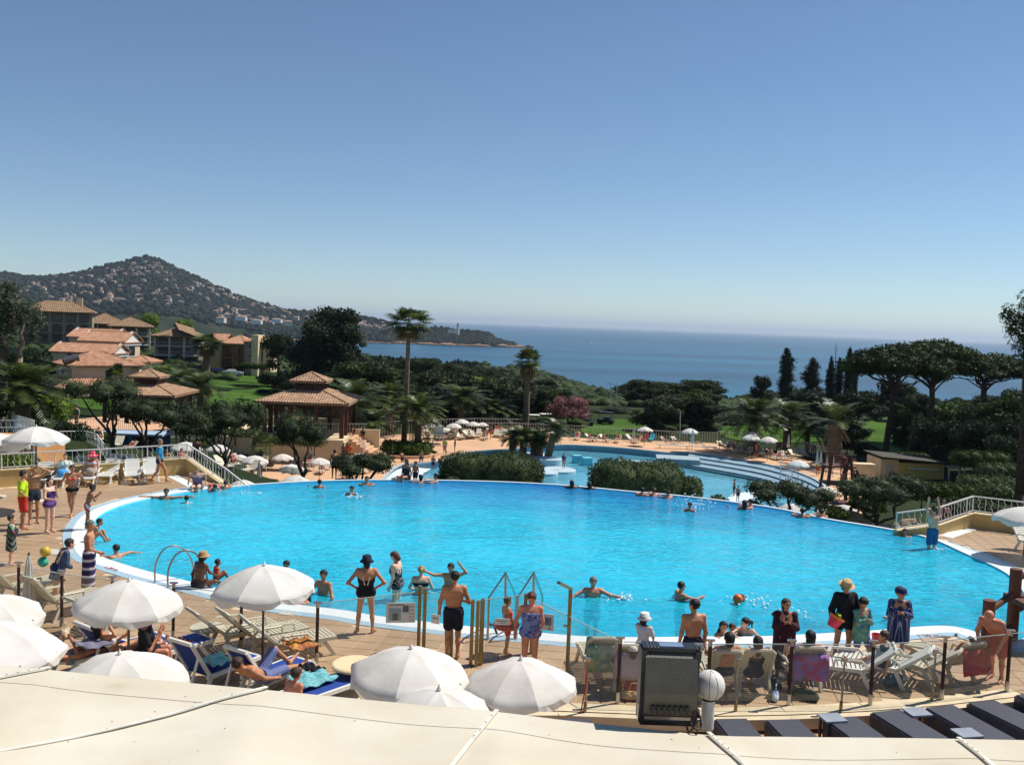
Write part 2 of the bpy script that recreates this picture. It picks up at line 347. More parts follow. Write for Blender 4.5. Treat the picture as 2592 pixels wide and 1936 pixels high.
for k, (vis, L, c) in enumerate(cand):
    dz = random.uniform(-.0015, .0015)
    if k < 300:
        o = obj('tile', tme, deck, (c.x, c.y, -.009+dz)); o.rotation_euler = (random.uniform(-.004, .004), random.uniform(-.004, .004), -TA)
    else: rest.box((c.x, c.y, -.009+dz), (TS-.016, TS-.016, .03), rz=-TA)
stuff(rest.build('paving', m_tile, deck))
# wooden sun deck one step lower, behind the kerb
m_kerb = mat('cream_stone_kerb', 'CDBB9A', rough=.8, var=.1, scale=3, bump=.2)
mb = MB()
for i in range(len(KERB)-1):
    a, b = KERB[i], KERB[i+1]; d = (b-a).normalized(); nr = Vector((d.y, -d.x, 0))
    mb.add([a, b, b+nr*.16, a+nr*.16]+[p+Vector((0, 0, -.2)) for p in (a, b, b+nr*.16, a+nr*.16)], [(3, 2, 1, 0), (3, 7, 6, 2), (0, 1, 5, 4), (4, 5, 6, 7), (0, 4, 7, 3), (1, 2, 6, 5)])
for i in range(len(KERB)-1):                 # flat stone band under the glass, level with the kerb
    a, b = KERB[i], KERB[i+1]; d = (b-a).normalized(); nr = Vector((-d.y, d.x, 0)); zz = Vector((0, 0, .016)); mb.add([a+zz, b+zz, b+nr*.36+zz, a+nr*.36+zz, a+nr*.36, b+nr*.36], [(0, 1, 2, 3), (3, 2, 5, 4)])
struct(mb.build('stone_kerb', m_kerb))
wd = struct(MB().box((6.5, 11.5, -.30), (16, 10, .06)).build('wooden_deck', m_board))
bme = bpy.data.meshes.new('board'); q = MB().box((0, 0, 0), (.135, 9.6, .03)); bme.from_pydata(q.v, [], q.f); bme.materials.append(m_board)
for k in range(78):
    x = -.6+k*.145; yk = 16.0+.004*(x-3)**2
    top = min((P('n', 1296, 1812).y, 16.0))-.05
    o = obj('board', bme, wd, (x+.9+.0, 11.2, -.255+random.uniform(-.002, .002)))
# right-hand low wall with steps down behind it, left-hand low wall
def lowwall(name, label, base, h, th, m, out=1):
    t = thing(name, label, 'wall'); mb = MB(); cp = MB(); k = len(base)
    hs = h if isinstance(h, list) else [h]*k
    for i in range(k-1):
        a, b = base[i], base[i+1]; d = (b-a).normalized(); nr = Vector((-d.y, d.x, 0))*th*out
        za, zb = Vector((0, 0, hs[i])), Vector((0, 0, hs[i+1])); lo = Vector((0, 0, -1.2))
        mb.add([a+lo, b+lo, b+nr+lo, a+nr+lo, a+za, b+zb, b+nr+zb, a+nr+za], [(0, 1, 5, 4), (1, 2, 6, 5), (2, 3, 7, 6), (3, 0, 4, 7), (4, 5, 6, 7)])
        ov = nr.normalized()*.03; e = Vector((0, 0, .035)); z0 = Vector((0, 0, .002))
        cp.add([a-ov+za+z0, b-ov+zb+z0, b+nr+ov+zb+z0, a+nr+ov+za+z0, a-ov+za+e, b-ov+zb+e, b+nr+ov+zb+e, a+nr+ov+za+e], [(0, 1, 5, 4), (1, 2, 6, 5), (2, 3, 7, 6), (3, 0, 4, 7), (4, 5, 6, 7)])
    mb.build('wall_body', m, t); cp.build('wall_cap', m_cream, t); return t
WL2 = WL[:4]+[P('n', 560, 1229, -.1), P('n', 640, 1262, -.5)]
wall_left = lowwall('low_wall', 'ochre low terrace wall behind the white loungers left of the big pool', WL2, [.62, .62, .62, .66, .05, -.5], .22, m_ochre)
WR2 = [P('n', 2290, 1360, -.15)]+WR[1:]
wall_right = lowwall('low_wall', 'ochre low wall below the white railing on the right terrace', [P('n', 2270, 1351, 0)]+WR[1:], [.08, .3, .52, .5, .5], .22, m_ochre)
for R, q in ((5, ((1440, 530), (1530, 520), (1665, 598), (1615, 622))), (9, ((1490, 530), (1650, 452), (1800, 478), (1590, 552)))):
    struct(MB().prism([P(R, *k).to_tuple()[:2] for k in q], -.01, .016).build('stone_slab', m_white))
# ---- lower terrace with its lagoon
LD_PX = [(830, 1118), (1000, 1100), (1150, 1096), (1300, 1098), (1447, 1107), (1594, 1114), (1800, 1121), (1960, 1146), (2080, 1172), (2200, 1205), (2250, 1240), (2230, 1300), (2120, 1370), (1700, 1360), (1300, 1330), (900, 1310), (660, 1270), (600, 1215), (640, 1165), (760, 1150)]
LD = spline([P('n', x, y, ZL) for x, y in LD_PX], 4)
LG_PX = [(965, 1216), (1003, 1178), (1060, 1171), (1124, 1164), (1180, 1144), (1240, 1138), (1300, 1135), (1409, 1125), (1506, 1128), (1600, 1135), (1697, 1145), (1741, 1143), (1846, 1158), (1926, 1171), (2002, 1188), (2050, 1205), (2074, 1217), (2091, 1230), (2095, 1262), (2050, 1310), (1900, 1338), (1500, 1310), (1100, 1272), (975, 1245)]
LG = spline([P('n', x, y, ZL) for x, y in LG_PX], 4)
ld = struct(fin(fill_poly(LD, [LG], ZL), 'lower_terrace', m_sanddeck))
mb = MB(); k = len(LG); mb.add([(p.x, p.y, ZL) for p in LG]+[(p.x, p.y, -9.7) for p in LG], [(i, (i+1) % k, k+(i+1) % k, k+i) for i in range(k)])
m_lagwall = mat('lagoon_wall_paint', '7E9AA8', rough=.6, var=.1, scale=1.5)
struct(mb.build('lagoon_wall', m_lagwall))
struct(fin(fill_poly(LG, [], -9.65), 'lagoon_floor', mat('lagoon_floor', 'B4E2EC', rough=.8, var=.06, scale=.3)))
struct(fin(fill_poly(offset(LG, [-.02]*k) if sum(LG[i-1].x*LG[i].y-LG[i].x*LG[i-1].y for i in range(k)) < 0 else offset(LG, [.02]*k), [], -8.95), 'lagoon_water', m_water2))
rim = MB(); ins = [p.lerp(sum(LG, Vector())/k, .012) for p in LG]
rim.add([(p.x, p.y, ZL+.03) for p in LG]+[(p.x, p.y, ZL+.03) for p in ins]+[(p.x, p.y, ZL-.12) for p in ins], [(i, (i+1) % k, k+(i+1) % k, k+i) for i in range(k)]+[(k+i, k+(i+1) % k, 2*k+(i+1) % k, 2*k+i) for i in range(k)])
struct(rim.build('lagoon_coping', mat('grey_blue_coping', 'A9B4B8', rough=.6)))
# pale beach in the lagoon's left bay, stepped tiers on its right, blocks, islands
m_beach = mat('white_pool_plaster', 'C9D6DC', rough=.7, var=.05)
def sheetz(name, pts, zs, m):
    mb = MB(); mb.add([(p.x, p.y, z) for p, z in zip(pts, zs)], [tuple(range(len(pts)))]); return struct(mb.build(name, m))
bp_ = [P(2, x, y, -8.85) for x, y in ((1040, 1600), (1100, 1540), (1212, 1450), (1400, 1446), (1600, 1436), (1510, 1470), (1440, 1510), (1400, 1560), (1390, 1640))]
sheetz('pool_beach', bp_, [-8.62, -8.6, -8.6, -8.62, -8.75, -8.93, -8.93, -8.93, -8.9], m_beach)
ot = spline([P('n', x, y, ZL) for x, y in ((1744, 1146), (1846, 1160), (1926, 1173), (2002, 1190), (2050, 1207), (2086, 1229))], 6, False)
it = spline([P('n', x, y, -8.9) for x, y in ((1735, 1178), (1840, 1196), (1930, 1214), (1990, 1236), (2030, 1248), (2070, 1262))], 6, False)
mb = MB(); nt_ = len(ot)
for s_ in range(3):
    f0, f1 = s_/3, (s_+1)/3; za, zb = ZL-.14-.2*s_, ZL-.14-.2*(s_+1)
    A = [o.lerp(i_, f0) for o, i_ in zip(ot, it)]; B = [o.lerp(i_, f1) for o, i_ in zip(ot, it)]; B1 = [o.lerp(i_, f1-.03) for o, i_ in zip(ot, it)]
    for q in range(nt_-1):
        mb.add([(A[q].x, A[q].y, za), (A[q+1].x, A[q+1].y, za), (B1[q+1].x, B1[q+1].y, za), (B1[q].x, B1[q].y, za)], [(0, 1, 2, 3)])
        mb.add([(B1[q].x, B1[q].y, za), (B1[q+1].x, B1[q+1].y, za), (B[q+1].x, B[q+1].y, za), (B[q].x, B[q].y, za)], [(0, 1, 2, 3)], 1)
        mb.add([(B[q].x, B[q].y, za), (B[q+1].x, B[q+1].y, za), (B[q+1].x, B[q+1].y, zb-.6), (B[q].x, B[q].y, zb-.6)], [(0, 1, 2, 3)])
struct(mb.build('lagoon_steps', [m_lagwall, mat('pale_nosing', 'AFC2CA', rough=.7)]))
be = [P('e', x, y, -8.8) for x, y in ((560, 945), (680, 900), (820, 868), (960, 880), (1080, 930), (1190, 1010), (1150, 1080), (900, 1100), (600, 1020))]
sheetz('pool_beach', be, [-8.9, -8.8, -8.72, -8.7, -8.72, -8.75, -8.8, -8.9, -8.95], mat('pale_blue_plaster', 'A9C6D4', rough=.7, var=.05))
mb = MB(); c = P(3, 1425, 1110, -8.9); mb.box((c.x, c.y+1.2, -8.85), (5.0, 3.4, 1.35), rz=-.12); mb.box((c.x-4.4, c.y+.9, -8.9), (5.4, 1.4, .26), rz=-.1)
struct(mb.build('lagoon_platform', mat('pale_grey_plaster', '94A6AC', rough=.8)))
for x, y, r_, h in ((300, 1110, 1.5, .85), (385, 1160, 1.9, .25), (285, 1190, 1.2, .3)):
    c = P(3, x, y, -8.9); struct(MB().lathe([(r_, -1), (r_, h-.05), (r_-.08, h), (.01, h)], 24, (c.x, c.y, -8.95)).build('lagoon_plinth', mat('pale_nosing', 'AFC2CA', rough=.7)))
for x, y in ((545, 1085), (630, 1105)):
    c = P(3, x, y, -8.9); struct(MB().box((c.x, c.y, -8.75), (1.0, 1.0, 1.3), rz=.2).build('lagoon_block', mat('turquoise_block', '6FC0CE', rough=.6)))
c1_ = P(3, 1830, 1400, -8.9)
struct(MB().prism([(P(3, x, y, -8.9).x, P(3, x, y, -8.9).y) for x, y in ((1840, 1400), (1900, 1370), (2100, 1345), (2209, 1350), (2209, 1380), (2000, 1430), (1870, 1450))], -9.6, -8.72).build('lagoon_slab', m_beach))
# ---- the ground beyond: one heightfield out to the shore
TT = [-1.0, -.5, -.3, -.17, 0, .1, .25, .45, 1.0]
TY = [20, 46, 60, 85, 110, 150, 210, 300, 450, 600, 800, 1200]
TZ = [[-1.2, -1.2, -2.5, -6, -8.4, -8.4, -8.4, -5, -1.5], [-1.2, -1.2, -2.5, -6, -8.4, -8.4, -8.4, -5, -1.5], [-1.2, -1.7, -3.6, -6.6, -8.4, -8.4, -8.4, -5.5, -3], [-4, -5, -7.4, -8.3, -8.4, -8.4, -8.4, -7.5, -5],
      [-5.6, -5.8, -7.4, -8.3, -8.4, -8.4, -8.4, -8.3, -6], [-6, -6, -7, -8.2, -8.4, -8.4, -8.3, -8.3, -7], [-6, -6, -6.4, -8, -9.5, -10, -9.5, -9, -8], [-5, -5, -6.5, -11, -14, -17, -22, -20, -16],
      [-7, -8, -10, -14, -19.5, -27, -38, -36, -30], [-9, -13, -15, -17.5, -23, -37, -52, -50, -45], [-18, -28, -34, -40, -52, -60, -60, -60, -60], [-60]*9]
TZ = np.array(TZ, float)
def terr0(x, y):
    y = max(y, 20.0); t = min(max(x/y, -1), 1); a = min(max(np.searchsorted(TT, t)-1, 0), 7); b = min(max(np.searchsorted(TY, y)-1, 0), 10)
    ft = (t-TT[a])/(TT[a+1]-TT[a]); fy = min(1, (y-TY[b])/(TY[b+1]-TY[b])); fy = fy*fy*(3-2*fy)
    return (TZ[b][a]*(1-ft)+TZ[b][a+1]*ft)*(1-fy)+(TZ[b+1][a]*(1-ft)+TZ[b+1][a+1]*ft)*fy
def terr(x, y):
    z = terr0(x, y)
    if y > 130: z += (math.sin(x*.05+1)+math.sin(y*.043+x*.02))*min(1, (y-130)/200)*.9
    return z
LDc = sum(LD, Vector())/len(LD); LDs = [p.lerp(LDc, .035) for p in LD]
ys = [20+2.2*i for i in range(56)]; yv = ys[-1]
while yv < 1250: yv *= 1.035; ys.append(yv)
tsv = np.linspace(-1.05, 1.05, 106); V = []
for y in ys:
    for t in tsv:
        x = t*y; z = terr(x, y)
        if y < 140 and inside((x, y), LDs): z = -10.6
        if y < 45 and (abs(x) < 15 or y < 33): z = min(z, -3.0)
        V.append((x, y, z))
nx = len(tsv); Fq = [(j*nx+i, j*nx+i+1, (j+1)*nx+i+1, (j+1)*nx+i) for j in range(len(ys)-1) for i in range(nx-1)]
m_ground = mat('grass_and_scrub', '1E2A14', rough=.95, col2='2E3A1C', scale=.05, bump=.5, bscale=1.5, detail=8, coord='Object', spec=.1)
struct(npmesh('terrain', V, Fq, m_ground, smooth=True))
# ---- lawns (slightly proud of the terrain)
m_lawn = mat('mown_lawn', '39551A', rough=.95, col2='486624', scale=.12, bump=.4, bscale=8, spec=.1)
def patch(name, px, m, dz=.1, z0=None):
    pts = []
    for (x, y) in px:
        z = -7
        for _ in range(12): p = P('n', x, y, z); z = .5*z+.5*terr(p.x, p.y)
        pts.append(p)
    pts = spline(pts, 5); cc = sum(pts, Vector())/len(pts); rr = 9
    vs = []; m_ = len(pts)
    for k in range(rr+1): vs += [(lambda q: (q.x, q.y, terr(q.x, q.y)+dz))(cc.lerp(p, k/rr)) for p in pts]
    fs = [(k*m_+i, k*m_+(i+1) % m_, (k+1)*m_+(i+1) % m_, (k+1)*m_+i) for k in range(rr) for i in range(m_)]
    o = npmesh(name, vs, fs, m, smooth=True); return struct(o)
patch('lawn', [(530, 956), (600, 952), (700, 950), (712, 975), (620, 984), (540, 978)], m_lawn)
patch('lawn', [(540, 992), (620, 988), (690, 985), (705, 1040), (660, 1075), (560, 1080), (525, 1040)], m_lawn)
patch('lawn', [(1480, 1078), (1560, 1062), (1640, 1070), (1650, 1098), (1560, 1102), (1480, 1098)], m_lawn)
patch('lawn', [(1820, 1085), (1880, 1075), (2020, 1088), (2080, 1115), (1980, 1122), (1850, 1112)], m_lawn)
patch('lawn', [(2200, 1062), (2300, 1060), (2310, 1100), (2280, 1140), (2220, 1135), (2190, 1100)], m_lawn)
patch('lawn', [(190, 1010), (420, 1006), (420, 1030), (300, 1040), (200, 1032)], m_lawn)
# ---- sea
m_sea = bpy.data.materials.new('sea_water'); m_sea.use_nodes = True
b = m_sea.node_tree.nodes['Principled BSDF']; b.inputs['Roughness'].default_value = .32; b.inputs['IOR'].default_value = 1.33; b.inputs['Specular IOR Level'].default_value = .5
tc = nd(m_sea, 'TexCoord'); mp = nd(m_sea, 'Mapping'); mp.inputs['Scale'].default_value = (.0007, .006, 1); lk(m_sea, tc.outputs['Object'], mp.inputs[0])
nz = nd(m_sea, 'TexNoise', Scale=1., Detail=6.); lk(m_sea, mp.outputs[0], nz.inputs['Vector']); rp = nd(m_sea, 'ValToRGB')
rp.color_ramp.elements[0].color = lin('0E3A50'); rp.color_ramp.elements[1].color = lin('1D5E7A'); rp.color_ramp.elements[0].position = .38; rp.color_ramp.elements[1].position = .66
lk(m_sea, nz.outputs['Fac'], rp.inputs[0]); lk(m_sea, rp.outputs[0], b.inputs['Base Color'])
n2 = nd(m_sea, 'TexNoise', Scale=.35, Detail=4.); lk(m_sea, tc.outputs['Object'], n2.inputs['Vector']); bpn = nd(m_sea, 'Bump', Strength=.7, Distance=.5); lk(m_sea, n2.outputs['Fac'], bpn.inputs['Height']); lk(m_sea, bpn.outputs[0], b.inputs['Normal'])
mb = MB(); mb.add([(-70000, 150, ZSEA), (70000, 150, ZSEA), (70000, 70000, ZSEA), (-70000, 70000, ZSEA)], [(0, 1, 2, 3)]); struct(mb.build('sea', m_sea))
# ---- the headland across the bay
SIL = [(-500, 760), (-250, 705), (0, 688), (35, 692), (88, 699), (132, 698), (176, 690), (220, 681), (265, 669), (309, 658), (340, 650), (363, 645), (385, 650), (412, 660), (441, 675), (477, 691), (515, 708), (544, 722), (588, 742), (650, 766),
       (694, 777), (738, 786), (800, 789), (856, 792), (900, 797), (944, 807), (980, 818), (1005, 850), (1030, 864), (1058, 858), (1075, 836), (1090, 829), (1130, 831), (1159, 836), (1195, 838), (1232, 842), (1250, 856), (1275, 864), (1300, 869), (1318, 876)]
YR = [(-500, 2900), (500, 2850), (700, 2600), (900, 2350), (1000, 2220), (1040, 2150), (1320, 2080)]
Y0 = [(-500, 1500), (400, 1650), (600, 1850), (800, 1960), (1000, 2010), (1100, 2010), (1320, 2050)]
def hill(u, s):                             # u: bearing, s: 0 at the shore, 1 at the ridge, above 1 behind it
    yr, y0 = interp(YR, u), interp(Y0, u); v = interp(SIL, u)+4; zr = PD('n', u, v, yr).z
    if s <= 1: y = y0+(yr-y0)*s; z = ZSEA-1+(zr-ZSEA+1)*(s**1.12*.86+.14*min(1, s*9))
    else: y = yr+(s-1)*900; z = zr-(zr-ZSEA+10)*min(1, (s-1)*1.2)
    return Vector((PD('n', u, 968, y).x, y, z))
us = list(range(-500, 1321, 14)); ss = [i/22 for i in range(23)]+[1.1, 1.3, 1.6, 1.9]
V = [hill(u, s)+Vector((0, 0, (math.sin(u*.031+s*9)+math.sin(u*.075-s*14))*3*min(1, s*3)*(s < .95))) for s in ss for u in us]; nx = len(us)
Fq = [(j*nx+i, j*nx+i+1, (j+1)*nx+i+1, (j+1)*nx+i) for j in range(len(ss)-1) for i in range(nx-1)]
struct(npmesh('hill', V, Fq, mat('hill_scrub', '20281E', rough=1, col2='343A2A', scale=.02, spec=.05, detail=6), smooth=True))
# the shore rocks under the headland
mb = MB()
for k in range(160):
    u = random.uniform(640, 1318); p = hill(u, random.uniform(0, .03)); r = random.uniform(4, 11)*(1 if u > 1000 else .6)
    mb.ball((p.x, p.y-random.uniform(0, 10), ZSEA+.4), (r*1.6, r, r*.45*random.uniform(.6, 1.4)), 6)
stuff(mb.build('shore_rocks', mat('red_porphyry_rock', '8A6A54', rough=.95, var=.3, scale=.08)))
rk = MB()
for dx, r in ((0, 9), (9, 5), (-10, 4)): rk.ball((PD('n', 1338, 870, 2090).x+dx, 2090, ZSEA), (r, r*.7, r*.75), 7)
tag(rk.build('sea_rock', mat('dark_sea_rock', '4A4440', rough=.95, var=.3, scale=.2)), 'small dark rock standing in the sea off the headland tip', 'rock')
# ================================================================ VEGETATION
L_olive = leafmat('olive_leaves', '313B27', '4E583C', scale=2.5); L_pine = leafmat('pine_needles', '232E17', '3E4B24', scale=.6)
L_broad = leafmat('broad_leaves', '2A3A18', '465828', rnd=.3, scale=.5); L_dark = leafmat('dark_conifer_leaves', '1D2A1A', '32402A', scale=.4)
L_palm = mat('palm_fronds', '2E3A1A', rough=.42, col2='5E6C34', scale=.9, rnd=.15, translucent=.25, spec=.35); L_hedge = leafmat('hedge_leaves', '37432A', '5E6A42', scale=3.)
L_pink = leafmat('pink_blossom', '6E4A48', '946C66', scale=1.2); L_light = leafmat('spring_leaves', '566A22', '7C8C3A', scale=.7); L_euc = leafmat('eucalyptus_leaves', '3E4A34', '66705A', scale=1.)
L_dry = leafmat('dry_fronds', '6A5A3A', '8E7C54', scale=1.)
B_dark = mat('dark_bark', '4A3D31', rough=.95, var=.3, scale=6, bump=.5, bscale=14); B_pine = mat('pine_bark', '4E3C30', rough=.95, var=.3, scale=3, bump=.5, bscale=8)
B_palm = mat('palm_bark', '6E5E4A', rough=.95, var=.25, scale=5, bump=.6, bscale=10); B_euc = mat('pale_peeling_bark', '9A8672', rough=.9, col2='6A5140', scale=1.5, bump=.3)
def leaf_arrays(pts, nrm, L, W, rng, up=0.):
    n = len(pts); a = rng.normal(size=(n, 3)); a[:, 2] += up
    t = np.cross(nrm, a); t /= np.linalg.norm(t, axis=1)[:, None]+1e-9; b = np.cross(nrm, t)
    L = L*rng.uniform(.6, 1.3, n)[:, None]; W = W*rng.uniform(.6, 1.3, n)[:, None]
    V = np.stack([pts-t*L*.5, pts+b*W*.5+t*L*.05, pts+t*L*.5, pts-b*W*.5+t*L*.05], 1).reshape(-1, 3)
    return V, np.arange(n*4).reshape(n, 4)
def crown(name, clumps, n, L, m, parent, rng, W=None, core=.72, up=0., rough=.35, shell=.62):
    cl = np.array(clumps, float); ar = (cl[:, 3]*cl[:, 4]+cl[:, 3]*cl[:, 5]+cl[:, 4]*cl[:, 5]); pr = ar/ar.sum(); idx = rng.choice(len(cl), n, p=pr)
    d = rng.normal(size=(n, 3)); d /= np.linalg.norm(d, axis=1)[:, None]
    r = shell+(1.08-shell)*rng.uniform(0, 1, n)**.6; r = r[:, None]*(1+rough*.3*rng.normal(size=(n, 1)))
    pts = cl[idx, :3]+d*r*cl[idx, 3:6]; nr = d*.8+rng.normal(size=(n, 3))*.7; nr /= np.linalg.norm(nr, axis=1)[:, None]
    V, Fq = leaf_arrays(pts, nr, L, W or L*.55, rng, up)
    if core:
        mb = MB()
        for c in cl: mb.ball(c[:3], tuple(c[3:6]*core), 7)
        cv = np.array(mb.v); cv += rng.normal(size=cv.shape)*.02; cf = np.array(mb.f); Fq = np.vstack([Fq, cf+len(V)]); V = np.vstack([V, cv])
    return npmesh(name, V, Fq, m, parent)
def limb(mb, a, b, r0, r1, rng, k=5, wob=.08, n=6):
    a, b = Vector(a), Vector(b); L = (b-a).length; pts = [a]
    for i in range(1, k): pts.append(a.lerp(b, i/k)+Vector(rng.normal(size=3))*wob*L*.5*math.sin(PI*i/k))
    pts.append(b); mb.tube(pts, [r0+(r1-r0)*i/k for i in range(k+1)], n)
def T_olive(seed, w=1.5, h=3.0, flat=.42, ncl=6, n=5200, leaf=.12, m=None, spread_=1., label='', name='olive_tree', cat='tree'):
    rng = np.random.default_rng(seed); t = thing(name, label, cat); mb = MB(); cl = []
    base = Vector((0, 0, -.3)); fork = Vector((rng.normal()*.1, rng.normal()*.1, h*.18)); limb(mb, base, fork, .17, .14, rng, 3)
    for i in range(ncl):
        a = 2*PI*i/ncl+rng.uniform(-.4, .4); rr = w*(.4+.45*rng.uniform())*spread_ if i else 0
        c = Vector((math.cos(a)*rr, math.sin(a)*rr, h*(.82+rng.uniform(-.1, .06))-.1*rr)); mid = fork.lerp(c, .55)+Vector(rng.normal(size=3))*.12
        if i % 2 == 0 or i < 4: limb(mb, fork, mid, .085, .055, rng, 4, .16); limb(mb, mid, c, .055, .02, rng, 3, .14)
        r = w*rng.uniform(.32, .46); cl.append((c.x, c.y, c.z, r, r, r*flat*rng.uniform(1.1, 1.5)))
        for j in range(3):
            b2 = rng.uniform(0, 2*PI); q = r*.65; cl.append((c.x+math.cos(b2)*q, c.y+math.sin(b2)*q, c.z+rng.uniform(-.12, .1), r*.5, r*.5, r*.42*flat*1.3))
    mb.build('trunk', B_dark, t, True); crown('crown', cl, n, leaf, m or L_olive, t, rng, core=.8); return t
def T_stonepine(seed, label):
    rng = np.random.default_rng(seed); t = thing('stone_pine', label, 'tree', group=None); mb = MB(); cl = []; H = 12.; W = 5.0
    lean = Vector((rng.normal()*.3, rng.normal()*.3, 0)); limb(mb, (0, 0, -.6), Vector((0, 0, H*.62))+lean, .36, .24, rng, 6, .02, 8); f = Vector((0, 0, H*.6))+lean
    for i in range(58):
        a = i*2.399; rr = W*math.sqrt((i % 36+.5)/36)*(1 if i < 36 else .8)*rng.uniform(.85, 1.02); z = H*.95-(rr/W)**2*H*.2+rng.uniform(-.25, .25)
        z -= 0 if i < 36 else H*.075; r = rng.uniform(1.0, 1.45); cl.append((f.x+math.cos(a)*rr, f.y+math.sin(a)*rr, z-.5, r, r, r*.62))
        if i % 2: limb(mb, f+Vector((0, 0, rng.uniform(-1.6, .8))), Vector((f.x+math.cos(a)*rr*.92, f.y+math.sin(a)*rr*.92, z-.9)), .1, .03, rng, 4, .1, 5)
    mb.build('trunk', B_pine, t, True); crown('crown', cl, 15000, .42, L_pine, t, rng, W=.2, core=.78, up=.4); return t
def T_cypress(seed, label, w=1.5, H=12., ragged=.2, n=6500, name='cypress_tree', group=None, leaf=.36):
    rng = np.random.default_rng(seed); t = thing(name, label, 'tree', group=group); mb = MB(); cl = []
    limb(mb, (0, 0, -.5), (0, 0, H*.8), .22, .05, rng, 3, .01)
    for i in range(26):
        z = H*(.06+.88*i/25); pr = w*.5*min(1, .55+z/H*1.6)*min(1, (1.03-z/H)*2.6+.16); pr *= 1+ragged*rng.normal()*.6
        a = rng.uniform(0, 2*PI); o = pr*ragged*1.0; cl.append((math.cos(a)*o, math.sin(a)*o, z, max(.16, pr), max(.16, pr), H*.05))
    mb.build('trunk', B_dark, t); crown('crown', cl, n, leaf, L_dark, t, rng, W=leaf*.4, core=.78, up=1.5); return t
def T_broad(seed, label, m, W=4., H=7., ncl=15, n=4200, leaf=.42, name='broadleaf_tree', low=.3, group=None, bark=None):
    rng = np.random.default_rng(seed); t = thing(name, label, 'tree', group=group); mb = MB(); cl = []; limb(mb, (0, 0, -.8), (rng.normal()*.2, 0, H*.45), .24, .14, rng, 4, .05)
    for i in range(ncl):
        a = i*2.4+rng.uniform(-.3, .3); q = rng.uniform(.1, 1)**.6; z = H*(low+(.95-low)*rng.uniform(.0, 1)); env = math.sqrt(max(.08, 1-((z/H-low-.22)/(1.0-low-.1))**2))
        rr = W*.66*q*env; r = rng.uniform(.2, .36)*W; cl.append((math.cos(a)*rr, math.sin(a)*rr, min(z, H-r*.6), r, r, r*.72))
        if i % 3 == 0: limb(mb, (0, 0, H*.4), (math.cos(a)*rr, math.sin(a)*rr, z), .09, .03, rng, 3, .1)
    mb.build('trunk', bark or B_dark, t, True); crown('crown', cl, n, leaf, m, t, rng, core=.7); return t
def frond(rng, base, az, el, L, droop, nl, lw, ll, V, Fq, twist=.0, vshape=.5):
    d0 = np.array([math.cos(az)*math.cos(el), math.sin(az)*math.cos(el), math.sin(el)]); pts = [np.array(base, float)]; e = el; k = 7
    for i in range(k):
        e2 = e-droop*((i+1)/k)**1.3; d = np.array([math.cos(az)*math.cos(e2), math.sin(az)*math.cos(e2), math.sin(e2)]); pts.append(pts[-1]+d*L/k)
    pts = np.array(pts); side = np.array([-math.sin(az), math.cos(az), 0.])
    for i in range(k):                       # the rib
        w_ = .035*L/3*(1-i/k*.7); o = len(V); V += [pts[i]-side*w_, pts[i]+side*w_, pts[i+1]+side*w_*.8, pts[i+1]-side*w_*.8]; Fq.append((o, o+1, o+2, o+3))
    for j in range(nl):
        s = .12+.86*j/(nl-1); x = s*k; i = min(int(x), k-1); p = pts[i]+(pts[i+1]-pts[i])*(x-i); tg = pts[i+1]-pts[i]; tg /= np.linalg.norm(tg); upn = np.cross(tg, side); upn *= np.sign(upn[2]+1e-6)
        l_ = ll*math.sin(PI*(.12+.82*s))**.6*rng.uniform(.85, 1.1)
        for sg in (-1, 1):
            d = side*sg*.8+tg*.55+upn*vshape*rng.uniform(.3, 1)-np.array([0, 0, .18]); d /= np.linalg.norm(d); q = p+d*l_; o = len(V)
            V += [p-tg*lw*.5, p+tg*lw*.5, q+tg*lw*.15-np.array([0, 0, l_*.12]), q-tg*lw*.15-np.array([0, 0, l_*.12])]; Fq.append((o, o+1, o+2, o+3))
def T_phoenix(seed, label, trunk=3.0, nf=54, L=3.4, group=None, name='date_palm', tr=.36, prune=False):
    rng = np.random.default_rng(seed); t = thing(name, label, 'palm', group=group); mb = MB(); k = 10
    mb.tube([(0, 0, -.6)]+[(0, 0, trunk*i/k) for i in range(k+1)]+[(0, 0, trunk+.35)], [tr*1.15]+[tr*(1+.12*(i % 2))*(1.05-.15*i/k+(.35 if i == k else 0)) for i in range(k+1)]+[tr*.6], 10); mb.build('trunk', B_palm, t)
    V, Fq = [], []
    for i in range(nf):
        az = i*2.399; q = i/nf; el = 1.35-1.7*q if not prune else (1.4-.4*q if q < .6 else .25); frond(rng, (math.cos(az)*.12, math.sin(az)*.12, trunk+.25), az, el+rng.normal()*.08, L*rng.uniform(.85, 1.08)*(.75 if q < .2 else 1), (.8+.3*rng.uniform())*(1 if q<.6 else .75), 19, .13, .72, V, Fq)
    npmesh('fronds', V, Fq, L_palm, t)
    V, Fq = [], []
    for i in range(8):
        az = i*.9; frond(rng, (0, 0, trunk+.1), az, -.5-.4*rng.uniform(), L*.7, .6, 14, .06, .4, V, Fq)
    npmesh('dry_fronds', V, Fq, L_dry, t); return t
